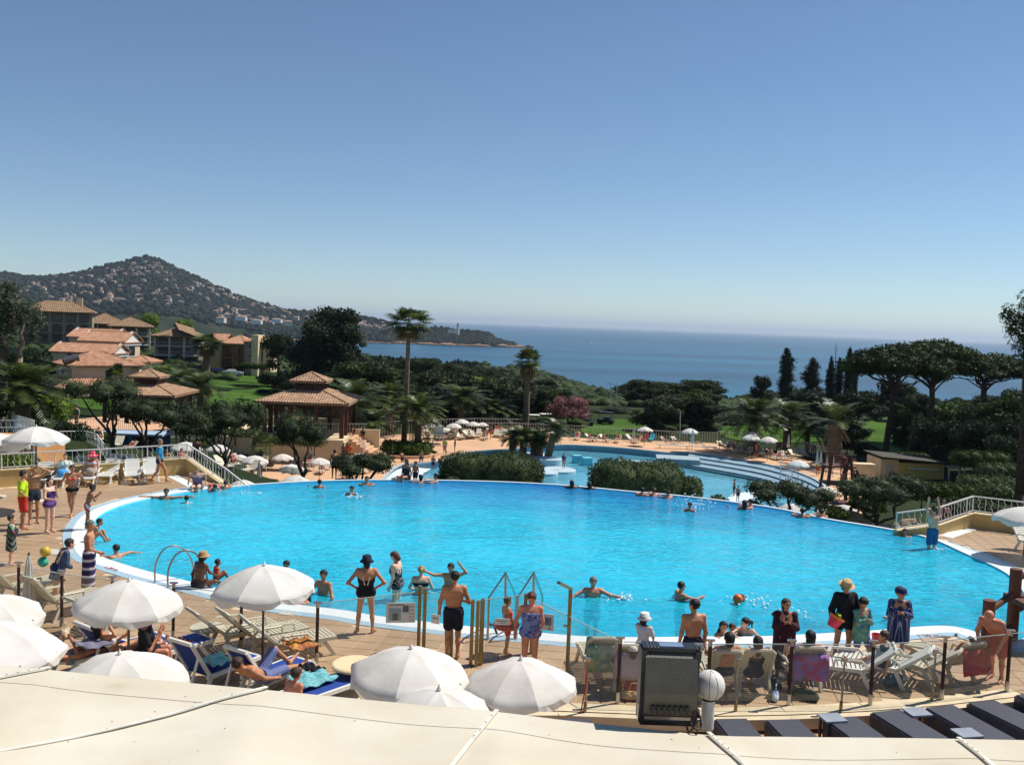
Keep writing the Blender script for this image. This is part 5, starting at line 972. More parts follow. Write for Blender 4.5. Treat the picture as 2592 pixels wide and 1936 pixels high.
# ================================================================ FURNITURE, FENCES, AWNING
m_fab = mat('white_canvas', 'E6E3DC', rough=.9, col2='D8D3C8', scale=1.6, bump=.25, bscale=9, translucent=.22); m_pole = mat('dark_umbrella_pole', '5A4A40', rough=.4); m_alu = mat('brushed_steel', 'B4B0A8', rough=.28, metal=.9, var=.08, scale=8)
m_plast = mat('white_plastic', 'DEDCD2', rough=.42, var=.05, scale=3); m_plast2 = mat('beige_weathered_plastic', 'C4BBA4', rough=.5, var=.08, scale=3); m_post = mat('brown_fence_post', '3C2822', rough=.35, var=.1)
def umbrella_mesh(n=8, Rr=1.0, rise=.42, seg=5, val=.13):
    mb = MB(); NR = 8
    for g in range(n):                       # each gore is its own smooth panel, creased along the ribs
        vs = []
        for i in range(NR+1):
            q = i/NR
            for k in range(seg+1):
                f = k/seg; a = 2*PI*(g+f)/n; sag = math.sin(PI*f); r = Rr*q*(1-.05*sag*q); vs.append((r*math.cos(a), r*math.sin(a), rise*(1-q**1.75)-.04*sag*q))
        for k in range(seg+1):
            f = k/seg; x, y, z = vs[NR*(seg+1)+k]; vs.append((x*(1.0+.02*math.sin(g*2.3+k*1.7)), y*(1.0+.02*math.sin(g*2.3+k*1.7)), z-val*(.5+.5*math.sin(PI*f))))
        w_ = seg+1; mb.add(vs, [(i*w_+k, i*w_+k+1, (i+1)*w_+k+1, (i+1)*w_+k) for i in range(NR+1) for k in range(seg)])
    return mb
um = umbrella_mesh(); UC = bpy.data.meshes.new('canopy'); UC.from_pydata(um.v, [], um.f); UC.materials.append(m_fab); UC.polygons.foreach_set('use_smooth', [(k % 45) < 40 for k in range(len(um.f))]); UC.update()
UCS = []
for q_ in range(5):                          # slack, creased variants of the same canopy
    u_ = UC.copy(); rg = random.Random(q_); ph = [rg.uniform(0, 6) for _ in range(6)]
    for v in u_.vertices:
        r = math.hypot(v.co.x, v.co.y); a = math.atan2(v.co.y, v.co.x); v.co.z += (.018*math.sin(3*a+ph[0])+.012*math.sin(7*a+9*r+ph[1])+.008*math.sin(17*a+ph[2]+r*14))*r; k = 1+.012*math.sin(5*a+ph[3])*r; v.co.x *= k; v.co.y *= k
    UCS.append(u_)
def umbrella(label, loc, h, R, rz=0., tilt=(0, 0), group=None, detail=True):
    t = thing('umbrella', label, 'umbrella', loc, rz, group); top = h-.06
    MB().tube([(0, 0, 0), (0, 0, top)], .022, 7).build('pole', m_pole, t); c = obj('canopy', random.choice(UCS), t, (0, 0, top-.42*R)); c.scale = (R, R, R); c.rotation_euler = (tilt[0]+random.uniform(-.05, .05), tilt[1]+random.uniform(-.05, .05), random.uniform(0, 1))
    MB().lathe([(.02, 0), (.035, .03), (.012, .07), (.001, .1)], 8, (0, 0, top-.01)).build('finial', m_whitew, t)
    if detail:
        for k in range(8): a = 2*PI*k/8; MB().tube([(0, 0, top-.16*R), (R*.9*math.cos(a), R*.9*math.sin(a), top-.42*R-.02)], .006, 4).build('rib', m_alu, t)
        MB().lathe([(.28, 0), (.28, .05), (.05, .1), (.03, .3)], 14, (0, 0, 0)).build('base', m_conc, t)
    return t
def umb_px(label, u, v, wpx, ztop=2.25, zb=0., group=None, R=None, detail=True, tilt=(0, 0)):
    d_ = ray('n', u, v); tt = (ztop-CAMZ)/d_.z; p = Vector((d_.x*tt, d_.y*tt, 0)); return umbrella(label, (p.x, p.y, zb), ztop-zb, R or wpx*p.y/FPX/2, random.uniform(0, 6), tilt, group, detail)
UL = [(327, 1462, 275, 2.25, 'white umbrella over the woman in the wide sunhat'), (669, 1423, 268, 2.3, 'white umbrella shading the blue loungers beside the pool'), (1041, 1631, 318, 2.2, 'white umbrella left of the glass gate'), (1319, 1659, 300, 2.15, 'white umbrella in front of the red-haired woman'), (1112, 1735, 330, 2.0, 'low white umbrella overlapped by the canvas awning between two others'), (303, 1645, 350, 2.0, 'white umbrella half hidden by the canvas awning'), (-8, 1567, 335, 2.1, 'white umbrella overlapping another at the left edge'), (-22, 1498, 258, 2.15, 'white umbrella behind its twin at the left edge')]
for u, v, wp, z, lb in UL: umb_px(lb, u, v, wp, z)
for i, (u, v, wp, d, lb, zb) in enumerate(((92, 1075, 146, 30.5, 'white umbrella on the upper left terrace behind the railing', .3), (-6, 1092, 140, 31, 'white umbrella cut by the left edge beyond the railing', .3), (2600, 1278, 150, 29, 'white umbrella over a lounger on the right terrace', 0.),
        (471, 1116, 74, 59, 'white umbrella behind the large olive trees on the bank', None), (553, 1123, 62, 68, 'white umbrella between two olive trees on the bank', None), (608, 1149, 46, 76, 'white umbrella near the young fan palm', None), (645, 1151, 66, 70, 'white umbrella beside the closed one on the bank', None), (715, 1147, 52, 84, 'white umbrella left of the tufted olive', None), (809, 1157, 53, 82, 'white umbrella under the tufted olive', None), (912, 1145, 50, 86, 'white umbrella below the pavilion stairs', None), (750, 1201, 80, 54, 'white umbrella rising over the far pool edge', None), (740, 1173, 62, 66, 'tilted white umbrella behind the tufted olive stems', None), (615, 1212, 70, 48, 'white umbrella below the sloping stair rail', None),
        (1087, 1071, 37, 117, 'white umbrella beside the yellow lounger', ZL), (1122, 1082, 39, 113, 'white umbrella tipped towards the water', ZL), (1149, 1070, 39, 118, 'white umbrella left in the tight cluster', ZL), (1169, 1060, 34, 121, 'white umbrella topping the tight cluster', ZL), (1198, 1066, 33, 119, 'white umbrella right in the tight cluster', ZL), (1222, 1068, 30, 121, 'white umbrella at the outer end of the cluster', ZL),
        (1633, 1079, 38, 118, 'white umbrella beside a folded one by the fence', ZL), (1747, 1083, 40, 114, 'white umbrella at the turn of the lagoon fence', ZL), (1905, 1091, 40, 112, 'white umbrella at the back of the stacked pair', ZL), (1901, 1098, 43, 110, 'white umbrella in front of the stacked pair', ZL), (1946, 1104, 43, 108, 'white umbrella between the date palms', ZL), (2022, 1163, 52, 86, 'white umbrella on the pale beach of the lagoon', -8.7), (2095, 1229, 56, 70, 'white umbrella beside the timber slide tower', ZL+1.2), (2003, 1272, 62, 60, 'white umbrella seen through the low olive stems', ZL+1.4), (2136, 1275, 64, 56, 'white umbrella over the man in teal', ZL+1.8))):
    p = PD('n', u, v, d); z = terr(p.x, d) if zb is None else zb
    umbrella(lb, (p.x, d, min(z, p.z-2.0) if zb is None else min(zb, p.z-1.9)), p.z-(min(z, p.z-2.0) if zb is None else min(zb, p.z-1.9)), wp*d/FPX/2*1.08, random.uniform(0, 6), (.25, .3) if 'tip' in lb or 'tilted' in lb else (0, 0), None, i < 3)
def closed_umbrella(label, u, vt, d, H, zb, group=None):
    p = PD('n', u, vt, d); t = thing('folded_umbrella', label, 'umbrella', (p.x, d, p.z-H), 0, group); mb = MB(); K = 16; pr = ((.02, H), (.05, H*.93), (.08, H*.75), (.12, H*.55), (.15, H*.4), (.13, H*.37))
    vs = []
    for r, z in pr: vs += [(r*(1+.22*math.cos(k*PI/1))*math.cos(2*PI*k/K)*H/2.2, r*(1+.22*math.cos(k*PI))*math.sin(2*PI*k/K)*H/2.2, z) for k in range(K)]
    mb.add(vs, [(i*K+k, i*K+(k+1) % K, (i+1)*K+(k+1) % K, (i+1)*K+k) for i in range(5) for k in range(K)]); mb.build('folded_canopy', m_fab, t); MB().tube([(0, 0, -.1), (0, 0, H+.06)], .022, 6).build('pole', m_pole, t)
closed_umbrella('folded white umbrella beside the child in the plaid towel', 73, 1405, 19.6, 2.5, 0)
for i, (u, v, d, lb) in enumerate(((522, 1134, 62, 'folded white umbrella by the sloping stair rail'), (656, 1165, 64, 'folded grey-white umbrella on the lower left terrace'), (1606, 1078, 118, 'folded umbrella beside the lagoon fence'), (1754, 1086, 104, 'large folded umbrella by the bench at the lagoon'), (1997, 1099, 110, 'folded umbrella behind the orange lounger'))): closed_umbrella(lb, u, v, d, 2.5, 0)
for u, v in ((2070, 1139), (2079, 1142), (2093, 1146), (2103, 1150), (2110, 1150)): closed_umbrella('folded pale umbrella stored in the fenced corner', u, v, 92, 2.2, 0, 'folded umbrellas stored in the fenced corner')
# ---- loungers
def lounger(label, loc, rz, m, back=55, Lb=.82, fabric=None, arms=True, towel=None, group=None, far=False, name='sun_lounger'):
    """foot end points along +Y"""
    t = thing(name, label, 'lounger', loc, rz, group); W, h = .62, .36; ba = R_(back); cb, sb = math.cos(ba), math.sin(ba)
    if far:
        mb = MB(); mb.box((0, .65, h), (W, 1.15, .07)); M_ = Matrix.Rotation(-ba, 3, 'X'); mb.box((0, .07-cb*Lb/2, h+sb*Lb/2), (W, Lb, .06), M=M_)
        for sx in (-1, 1): mb.box((sx*.26, .2, h/2), (.05, .05, h)); mb.box((sx*.26, 1.1, h/2), (.05, .05, h)); mb.box((sx*.31, .25, h+.2), (.05, .5, .04))
        mb.build('frame', fabric or m, t); return t
    for sx in (-1, 1):
        MB().box((sx*(W/2-.03), .62, h), (.06, 1.24, .07)).build('side_rail', m, t)
        a = MB(); a.bar((sx*(W/2-.03), .07, h), (sx*(W/2-.03), .07-cb*Lb, h+sb*Lb), .06, .05); a.build('back_rail', m, t)
        for (y0, y1) in ((.1, -.08), (.95, 1.2)): a = MB(); a.bar((sx*(W/2-.04), y0, h), (sx*(W/2-.02), y1, 0), .05, .07); a.build('leg', m, t)
        if arms: a = MB(); q = [(sx*(W/2+.02), .62, h), (sx*(W/2+.05), .58, h+.2), (sx*(W/2+.05), .1, h+.22), (sx*(W/2+.02), .0, h+.12)]; a.tube(q, .028, 6); a.build('armrest', m, t)
    if fabric:
        q = MB(); q.box((0, .62, h+.03), (W-.1, 1.2, .02)); q.build('seat_sling', fabric, t); q = MB(); q.box((0, .07-cb*Lb/2, h+.02+sb*Lb/2), (W-.1, Lb-.08, .02), M=Matrix.Rotation(-ba, 3, 'X')); q.build('back_sling', fabric, t)
        a = MB(); a.tube([(-W/2+.03, .07-cb*Lb, h+sb*Lb), (W/2-.03, .07-cb*Lb, h+sb*Lb)], .04, 8); a.build('head_bar', m, t); a = MB(); a.tube([(-W/2+.03, 1.25, h), (W/2-.03, 1.25, h)], .05, 8); a.build('foot_bar', m, t)
        a = MB(); a.bar((-W/2+.05, .07-cb*Lb*.6, h+sb*Lb*.6), (-W/2+.05, -.45, .05), .035); a.bar((W/2-.05, .07-cb*Lb*.6, h+sb*Lb*.6), (W/2-.05, -.45, .05), .035); a.box((0, -.45, .06), (W-.1, .04, .04)); a.build('prop', m, t)
    else:
        sm = SL.get(m.name)
        if sm is None: q = MB().box((0, 0, 0), (W-.1, .058, .025)); sm = bpy.data.meshes.new('slat'); sm.from_pydata(q.v, [], q.f); sm.materials.append(m); SL[m.name] = sm
        for k in range(15): obj('slat', sm, t, (0, .06+k*.083, h+.015))
        for k in range(10):
            s_ = (k+.6)/10.3*Lb; o = obj('slat', sm, t, (0, .07-cb*s_, h+.015+sb*s_)); o.rotation_euler = (-ba, 0, 0); o.scale = (1, 1.18, 1)
        a = MB(); s_ = Lb; q = [(-W/2+.03, .07-cb*s_, h+sb*s_), (-W/2+.08, .07-cb*(s_+.05), h+sb*(s_+.05)), (W/2-.08, .07-cb*(s_+.05), h+sb*(s_+.05)), (W/2-.03, .07-cb*s_, h+sb*s_)]; a.tube(q, .035, 6); a.build('head_bar', m, t)
    if towel is not None:
        q = MB(); n_ = 9; vs = []
        for i in range(n_+1):
            s_ = i/n_
            for j in range(9):
                x = (j/8-.5)*(W+.06); f = .012*math.sin(j*1.7+i*.9)
                if s_ < .45: a_ = s_/.45*Lb*.75; vs.append((x, .07-cb*(Lb-a_)+.03, h+sb*(Lb-a_)+.06+f))
                else: a_ = (s_-.45)/.55*.62; vs.append((x*(1-.08*(i == n_)), .07-cb*Lb-.07-f, h+sb*Lb+.04-a_))
        q.add(vs, [(i*9+j, i*9+j+1, (i+1)*9+j+1, (i+1)*9+j) for i in range(n_) for j in range(8)]); o = q.build('draped_towel', towel, None, True, loc); o.rotation_euler = (0, 0, rz); tag(o, TOWEL[0], 'towel'); sd = o.modifiers.new('thick', 'SOLIDIFY'); sd.thickness = .012
    return t
SL = {}; TOWEL = ['']
m_bfab = mat('royal_blue_mesh', '1E3F8C', rough=.7, var=.1, scale=20); TW_green = pattern('green_tropical_towel', 'noise', '5E8478', '8FA88C', 7, c3='B8935A'); TW_pink = pattern('pink_towel', 'noise', 'B0446E', '8E6AA8', 6); TW_red = mat('red_towel', '96242E', rough=.95, var=.15, scale=4); TW_tig = pattern('orange_yellow_towel', 'noise', 'B88E38', '9C4228', 9, c3='C4B070'); TW_aqua = pattern('aqua_print_towel', 'noise', '4A98A4', '7CB4B2', 12, c3='3A7C94'); TW_grey = mat('grey_towel', '6E6E7E', rough=.95); TW_lav = mat('pale_lilac_towel', 'A89AA8', rough=.95)
def lg_px(label, R, x, y, hd, m=m_plast, zp=0., **k): p = P(R, x, y, zp); return lounger(label, (p.x, p.y, 0), R_(hd), m, **k)
for i, (x, y, hd, lb) in enumerate(((1480, 1075, 188, 'white slatted lounger, first empty one beside the seated sunbather'), (1760, 1075, 203, 'white slatted lounger in the middle of the empty three'), (2000, 1050, 205, 'white slatted lounger half behind the man in the blue shirt'), (590, 1130, 195, 'white lounger with a black bag behind the man shading his eyes'), (850, 1120, 190, 'white lounger with blue towel behind the walking woman in the bikini'), (1210, 1110, 195, 'white lounger under the person in the polka-dot hat'))): lg_px(lb, 'a', x, y, hd, back=54, Lb=.62).scale = (.9, .9, .88)
lg_px('white lounger under the umbrella on the right terrace', 'n', 2590, 1392, 200)
for i, (R, x, y, hd, bk, lb) in enumerate(((6, 60, 440, -30, 50, 'shaded beige lounger at the left edge by the fence post'), (6, 420, 560, -30, 50, 'beige lounger behind the folded umbrella'), (6, 860, 640, -35, 30, 'beige lounger in the shade of the umbrella over the sunhat'), (6, 1880, 830, -48, 42, 'beige slatted lounger with raised back beside the fence'), (6, 2120, 850, -48, 45, 'beige slatted lounger partly under the pool-side umbrella'))): lg_px(lb, R, x, y, hd, m_plast2, back=bk, zp=.2)
TOWEL[0] = 'orange and yellow patterned towel on a beige lounger'; lg_px('beige lounger carrying the orange and yellow towel', 7, 300, 1010, -55, m_plast2, back=42, zp=.2)
def drape(label, m, pts, name='towel', th=.015, wob=.012, n=10):
    a, b, c, d = map(Vector, pts); mb = MB(); vs = []
    for i in range(n+1):
        for j in range(n+1): s_, t_ = i/n, j/n; p = (a*(1-s_)+b*s_)*(1-t_)+(d*(1-s_)+c*s_)*t_; vs.append(p+Vector((0, 0, wob*math.sin(i*.95+j*.5)*math.cos(j*.8-i*.3)+.03+wob*.5)))
    mb.add(vs, [(i*(n+1)+j, (i+1)*(n+1)+j, (i+1)*(n+1)+j+1, i*(n+1)+j+1) for i in range(n) for j in range(n)]); o = mb.build(name, m, None, True); o.modifiers.new('thick', 'SOLIDIFY').thickness = th; return tag(o, label, 'towel')
def flat_on(label, m, R, x, y, z, a, b, rz, **k):
    p = P(R, x, y, z); r = Matrix.Rotation(rz, 3, 'Z'); return drape(label, m, [p+r @ Vector((sx*a/2, sy*b/2, 0)) for sx, sy in ((-1, -1), (1, -1), (1, 1), (-1, 1))], **k)
flat_on('orange and yellow patterned towel lying on a beige lounger', TW_tig, 7, 530, 960, .42, .6, .55, -.9, wob=.05)
BL = [(6, 1690, 1110, -30, 58, 'blue mesh lounger with white frame holding the turquoise bag'), (7, 130, 1270, -32, 56, 'blue mesh lounger of the man in plaid shorts'), (7, 540, 1390, -40, 4, 'flat blue mesh lounger with the aqua towel'), (6, 900, 930, -35, 52, 'blue lounger with a grey towel over its back'), (6, 540, 985, -35, 15, 'blue lounger of the sunbather in the flowered bikini'), (6, 1260, 930, -38, 6, 'blue lounger of the woman in the wide sunhat')]
for R, x, y, hd, bk, lb in BL: lg_px(lb, R, x, y, hd, m_plast, back=bk, fabric=m_bfab, arms=False, zp=.36)
flat_on('aqua printed towel spread over the flat blue lounger', TW_aqua, 7, 640, 1260, .44, .62, .7, -.7, wob=.05)
flat_on('crumpled black towel at the end of the flat blue lounger', mat('black_cloth', '15161C', rough=.95), 7, 640, 1175, .44, .5, .22, -.6, wob=.06)
flat_on('grey towel hanging over the back of a blue lounger', TW_grey, 6, 800, 850, .75, .55, .5, -.6, wob=.03); flat_on('turquoise bag lying on the blue lounger', pattern('turquoise_print', 'noise', '4FA8B0', '7CC4C0', 10, c3='C05A5A'), 6, 1850, 1000, .5, .5, .45, -.5, wob=.06)
flat_on('blue and white lettered towel beside the woman in the sunhat', pattern('blue_white_towel', 'diag', '1E3F7A', 'C8CED6', 3), 6, 1370, 820, .4, .6, .45, -.6)
flat_on('orange straps heaped on the end of the blue lounger', mat('orange_cloth', 'C05A2A', rough=.9, var=.3, scale=9), 6, 1540, 845, .35, .5, .25, -.5, wob=.05)
TOWEL[0] = 'green patterned towel over the back of a chair'; lg_px('white chair with the green patterned towel beside the shower', 8, 1090, 1190, 5, m_plast2, back=64, Lb=.62, towel=TW_green)
TOWEL[0] = 'pale lilac towel over the chair of the child in the knitted hat'; lg_px('beige chair with lilac towel and red basket behind the floodlight', 8, 1330, 1250, 4, m_plast2, back=64, Lb=.6, towel=TW_lav)
lg_px('beige slatted chair of the dark-haired man behind the globe lamp', 11, 1110, 1045, 4, m_plast2, back=62, Lb=.58); lg_px('beige slatted chair of the long-haired girl', 11, 1390, 1040, 3, m_plast2, back=62, Lb=.58)
TOWEL[0] = 'pink and violet towel over a chair back'; lg_px('beige chair with the pink and violet towel', 10, 320, 1010, 2, m_plast2, back=62, Lb=.58, towel=TW_pink)
lg_px('white lounger turned sideways under the teal-shirted child', 10, 830, 960, 75, m_plast, back=38, Lb=.7); lg_px('white lounger with raised back right of the teal-shirted child', 10, 1150, 960, 60, m_plast, back=38, Lb=.7); lg_px('beige lounger beside the red towel', 10, 1400, 955, 55, m_plast2, back=38, Lb=.7)
TOWEL[0] = 'red towel hanging over a lounger back'; lg_px('lounger under the hanging red towel', 10, 1660, 945, 20, m_plast2, back=55, Lb=.62, towel=TW_red)
# far loungers, with coloured ones
lgp = lounger('white lounger in the rows round the lower pool', (0, 0, 0), 0, m_plast2, 40, far=True, group='white loungers round the lower pool'); sp_ = []; rg = random.Random(8)
FL = [(2, 1480+rg.uniform(-60, 700), 1200+rg.uniform(-25, 35)) for _ in range(34)]+[(3, x, y) for x, y in ((180, 875), (260, 870), (300, 875), (550, 890), (650, 905), (700, 908), (770, 910), (900, 915), (1000, 910), (1070, 920), (1300, 930), (1390, 930), (1560, 945), (1780, 970), (1850, 980), (1920, 985), (2000, 1000), (2080, 1010))]+[('e', x, y) for x, y in ((40, 540), (110, 555), (180, 570), (250, 580), (430, 600), (480, 615), (540, 630), (640, 645), (700, 640), (760, 650), (820, 620), (900, 600), (960, 610))]+[(2, x, y) for x, y in ((60, 1460), (120, 1490), (480, 1500), (560, 1520), (620, 1490), (700, 1470), (780, 1500), (860, 1510), (900, 1480), (450, 1450), (20, 1430), (960, 1520))]
for R, x, y in FL: p = P(R, x, y, ZL); sp_.append(((p.x, p.y, ZL), rg.uniform(2.4, 4.2), 1.05))
for u, v, z in ((560, 1200, -3.8), (590, 1195, -4.2), (455, 1190, -3), (420, 1180, -2.4), (640, 1190, -4.6), (330, 1120, -4), (300, 1128, -3.8), (250, 1130, -3.5)): p = P('n', u, v, z); sp_.append(((p.x, p.y, terr(p.x, p.y)), rg.uniform(2.4, 4), 1.0))
spread(lgp, sp_)
for R, x, y, c, lb in ((2, 1510, 1180, 'D8B83A', 'yellow lounger beside the white umbrella'), (3, 1190, 905, '3FA0B8', 'turquoise lounger standing upright by the fence'), (3, 1135, 905, '9A3A3A', 'dark red lounger beside the turquoise one'), ('e', 1100, 555, 'D8582A', 'orange lounger in the far corner'), ('e', 640, 520, 'A83040', 'red lounger behind the sunbathers'), (2, 2060, 1180, 'B85A3A', 'rust-red lounger near the lagoon fence')):
    p = P(R, x, y, ZL); lounger(lb, (p.x, p.y, ZL), 2.8, m_plast, 50, fabric=mat('sling_'+c, c, rough=.8), far=True)
# ---- rattan day beds and side tables on the wooden deck
m_rat = bpy.data.materials.new('black_rattan'); m_rat.use_nodes = True; b = m_rat.node_tree.nodes['Principled BSDF']; b.inputs['Roughness'].default_value = .45
tc = nd(m_rat, 'TexCoord'); bk = nd(m_rat, 'TexBrick', Scale=24.); bk.inputs['Color1'].default_value = lin('50505A'); bk.inputs['Color2'].default_value = lin('62626A'); bk.inputs['Mortar'].default_value = lin('2A2830'); lk(m_rat, tc.outputs['Object'], bk.inputs[0]); lk(m_rat, bk.outputs[0], b.inputs['Base Color']); bpn = nd(m_rat, 'Bump', Strength=.6, Distance=.01); lk(m_rat, bk.outputs['Fac'], bpn.inputs['Height']); lk(m_rat, bpn.outputs[0], b.inputs['Normal'])
DB = [((1040, 1260), (1330, 1258)), ((1480, 1268), (1775, 1260)), ]
ZD = -.24
for i, (a, bq, R) in enumerate((((1040, 1262), (1330, 1258), 11), ((1480, 1270), (1775, 1262), 11), ((480, 1260), (760, 1238), 10), ((885, 1205), (1140, 1178), 10), ((1350, 1165), (1600, 1140), 10), ((1715, 1125), (1940, 1092), 10), ((2125, 1055), (2330, 1035), 10), ((-320, 1258), (-10, 1262), 11))):
    p, q = P(R, *a, ZD+.36), P(R, *bq, ZD+.36); w_ = (q-p).length; dx = (q-p).normalized(); dy = Vector((dx.y, -dx.x, 0)); dy = (dy+dx*.18).normalized(); c = (p+q)/2
    t = thing('day_bed', ['black rattan day bed beside the globe lamp', 'black rattan day bed with a plank gap on both sides', 'black rattan day bed under the thin steel post', 'black rattan day bed in the middle of the row', 'black rattan day bed behind the grey side table', 'black rattan day bed, long and fully lit', 'black rattan day bed at the right end of the row', 'black rattan day bed behind the floodlight bracket'][i], 'day bed', (c.x, c.y, ZD), math.atan2(dx.y, dx.x))
    MB().box((0, -1.0, .18), (w_, 2.0, .36)).build('bed_body', m_rat, t); MB().box((0, -1.0, .375), (w_-.05, 1.95, .03)).build('bed_top', m_rat, t)
m_tab = mat('grey_tabletop', '8E949E', rough=.5)
for i, (R, x, y) in enumerate(((10, 560, 1240), (10, 1290, 1190), (10, 1720, 1370))):
    p = P(R, x, y, ZD+.42); t = thing('side_table', ['low grey side table behind the thin steel post', 'low grey side table between two day beds', 'low grey side table nearest the awning corner'][i], 'table', (p.x, p.y, ZD), .2); MB().box((0, 0, .41), (.4, .34, .03)).build('table_top', m_tab, t)
    for sx in (-.15, .15):
        for sy in (-.12, .12): MB().box((sx, sy, .2), (.04, .04, .4)).build('leg', m_rat, t)
# ---- glass fence
m_glass = bpy.data.materials.new('clear_glass'); m_glass.use_nodes = True; nn = m_glass.node_tree.nodes; nn.remove(nn['Principled BSDF'])
tr = nd(m_glass, 'BsdfTransparent', Color=(.97, .98, .97, 1)); gl = nd(m_glass, 'BsdfGlossy', Roughness=.02); mx = nd(m_glass, 'MixShader', Fac=.035); lk(m_glass, tr.outputs[0], mx.inputs[1]); lk(m_glass, gl.outputs[0], mx.inputs[2]); df = nd(m_glass, 'BsdfDiffuse', Color=(.75, .7, .6, 1)); m2 = nd(m_glass, 'MixShader', Fac=.03); lk(m_glass, mx.outputs[0], m2.inputs[1]); lk(m_glass, df.outputs[0], m2.inputs[2]); lk(m_glass, m2.outputs[0], nn['Material Output'].inputs[0])
def gpost(t, p, h=1.22):
    MB().tube([(p.x, p.y, .12), (p.x, p.y, h-.08)], .035, 8).build('post', m_post, t); MB().tube([(p.x, p.y, 0), (p.x, p.y, .22)], .042, 8).build('foot', m_alu, t); MB().tube([(p.x, p.y, h-.1), (p.x, p.y, h)], .04, 8).box((p.x, p.y, h), (.16, .06, .03)).build('cap', m_alu, t)
def gpane(t, a, b, z0=.1, z1=1.15):
    d = (b-a).normalized(); a, b = a+d*.06, b-d*.06; MB().bar(a+Vector((0, 0, (z0+z1)/2)), b+Vector((0, 0, (z0+z1)/2)), z1-z0 if False else .012, z1-z0).build('pane', m_glass, t); MB().bar(a+Vector((0, 0, z1)), b+Vector((0, 0, z1)), .014, .014).build('pane_edge', mat('glass_edge', 'B9C4BC', rough=.2), t)
FPL = [P('n', x, y, 0) for x, y in ((-90, 1540), (47, 1562), (156, 1586), (283, 1604), (438, 1621), (609, 1645), (801, 1678))]; FPR = [P('n', x, y, 0) for x, y in ((1563, 1780), (1790, 1786), (1996, 1785), (2202, 1785), (2383, 1771), (2548, 1750), (2720, 1722))]
gf = thing('glass_fence', 'glass fence on brown posts along the left of the pool terrace', 'fence')
for i, p in enumerate(FPL): gpost(gf, p); (gpane(gf, p, FPL[i+1]) if i < len(FPL)-1 else None)
gf2 = thing('glass_fence', 'glass fence on brown posts in front of the day beds', 'fence')
for i, p in enumerate(FPR): gpost(gf2, p); (gpane(gf2, p, FPR[i+1]) if i < len(FPR)-1 else None)
m_gold = mat('bronze_gate_frame', '8A7A54', rough=.35, metal=.6)
gt = thing('glass_gate', 'glass gate with bronze posts and small notices by the pool steps', 'gate'); GP = [P(7, x, y, 0) for x, y in ((1560, 985), (1605, 1010), (1840, 1060), (2010, 1130), (2055, 1140), (2090, 1130))]+[P(8, x, y, 0) for x, y in ((60, 1020), (425, 960), (490, 930))]
GH = [(1560, 545), (1605, 565), (1840, 672), (2010, 608), (2055, 615), (2090, 615)]
for i, p in enumerate(GP): MB().box((p.x, p.y, .66), (.07, .1, 1.32)).build('gate_post', m_gold, gt)
gpane(gt, GP[1], GP[2], .1, 1.25); gpane(gt, GP[6], GP[7], .1, 1.3); gpane(gt, FPL[-1], GP[0], .1, 1.2); pr8 = P(8, 790, 1100, 0); gpane(gt, GP[8], FPR[0], .1, 1.15)
m_sign = mat('printed_notice', 'D2CFC6', rough=.5)
def notice(label, R, x0, y0, x1, y1, d, rz, marks, name='notice_board'):
    a, b = PD(R, x0, y0, d), PD(R, x1, y1, d); w_, h_ = abs(b.x-a.x), abs(a.z-b.z); t = thing(name, label, 'sign', ((a.x+b.x)/2, d, (a.z+b.z)/2), rz); MB().box((0, 0, 0), (w_, .012, h_)).build('panel', m_sign, t)
    for (x, z, w2, h2, c) in marks: MB().box((x*w_, -.008, z*h_), (w2*w_, .004, h2*h_)).build('print', mat('print_'+c, c, rough=.5), t)
    return t
notice('white information board with a photo and small pictures on the glass fence', 7, 1285, 590, 1530, 770, 18.2, .15, [(-.2, -.08, .42, .62, '8EA4AE'), (-.18, -.2, .2, .34, 'B59A3E'), (.17, .2, .2, .34, '5A6470')]+[(.33+.09*i, .3-.17*j, .05, .09, 'A09890') for i in range(2) for j in range(5)]+[(-.15, .4, .5, .05, '6A6A6A')])
notice('small notice with a grey oval picture on the glass fence', 8, 540, 585, 685, 730, 18.0, -.25, [(0, .05, .7, .5, '6E8890'), (0, .07, .35, .3, 'A8B4B4'), (-.3, -.38, .14, .1, 'A87A60'), (.25, -.38, .14, .1, 'A87A60')])
notice('narrow pale notice on the gate panel before the child with armbands', 8, 178, 625, 308, 685, 17.6, 0, [(0, .1, .7, .12, '7A8A90'), (0, -.2, .5, .1, '8A9A9E')]); notice('narrow pale notice on the open gate leaf beside the man in dark trunks', 7, 1670, 695, 1745, 775, 17.4, -.4, [(0, .1, .7, .12, '8A8A8E')])
notice('white banner with a grey emblem on the railing behind the empty loungers', 'a', 1490, 725, 1790, 860, 38.3, .02, [(0, 0, .5, .35, 'A8BAC0'), (0, .05, .12, .4, '5E7884')]); notice('faded banner on the railing behind the polka-dot hat', 'a', 1010, 750, 1290, 870, 37.3, .05, [(-.2, .0, .12, .25, '6A6A72'), (.05, -.05, .2, .2, '7A7A82'), (.28, .05, .1, .3, '6A6A72')])
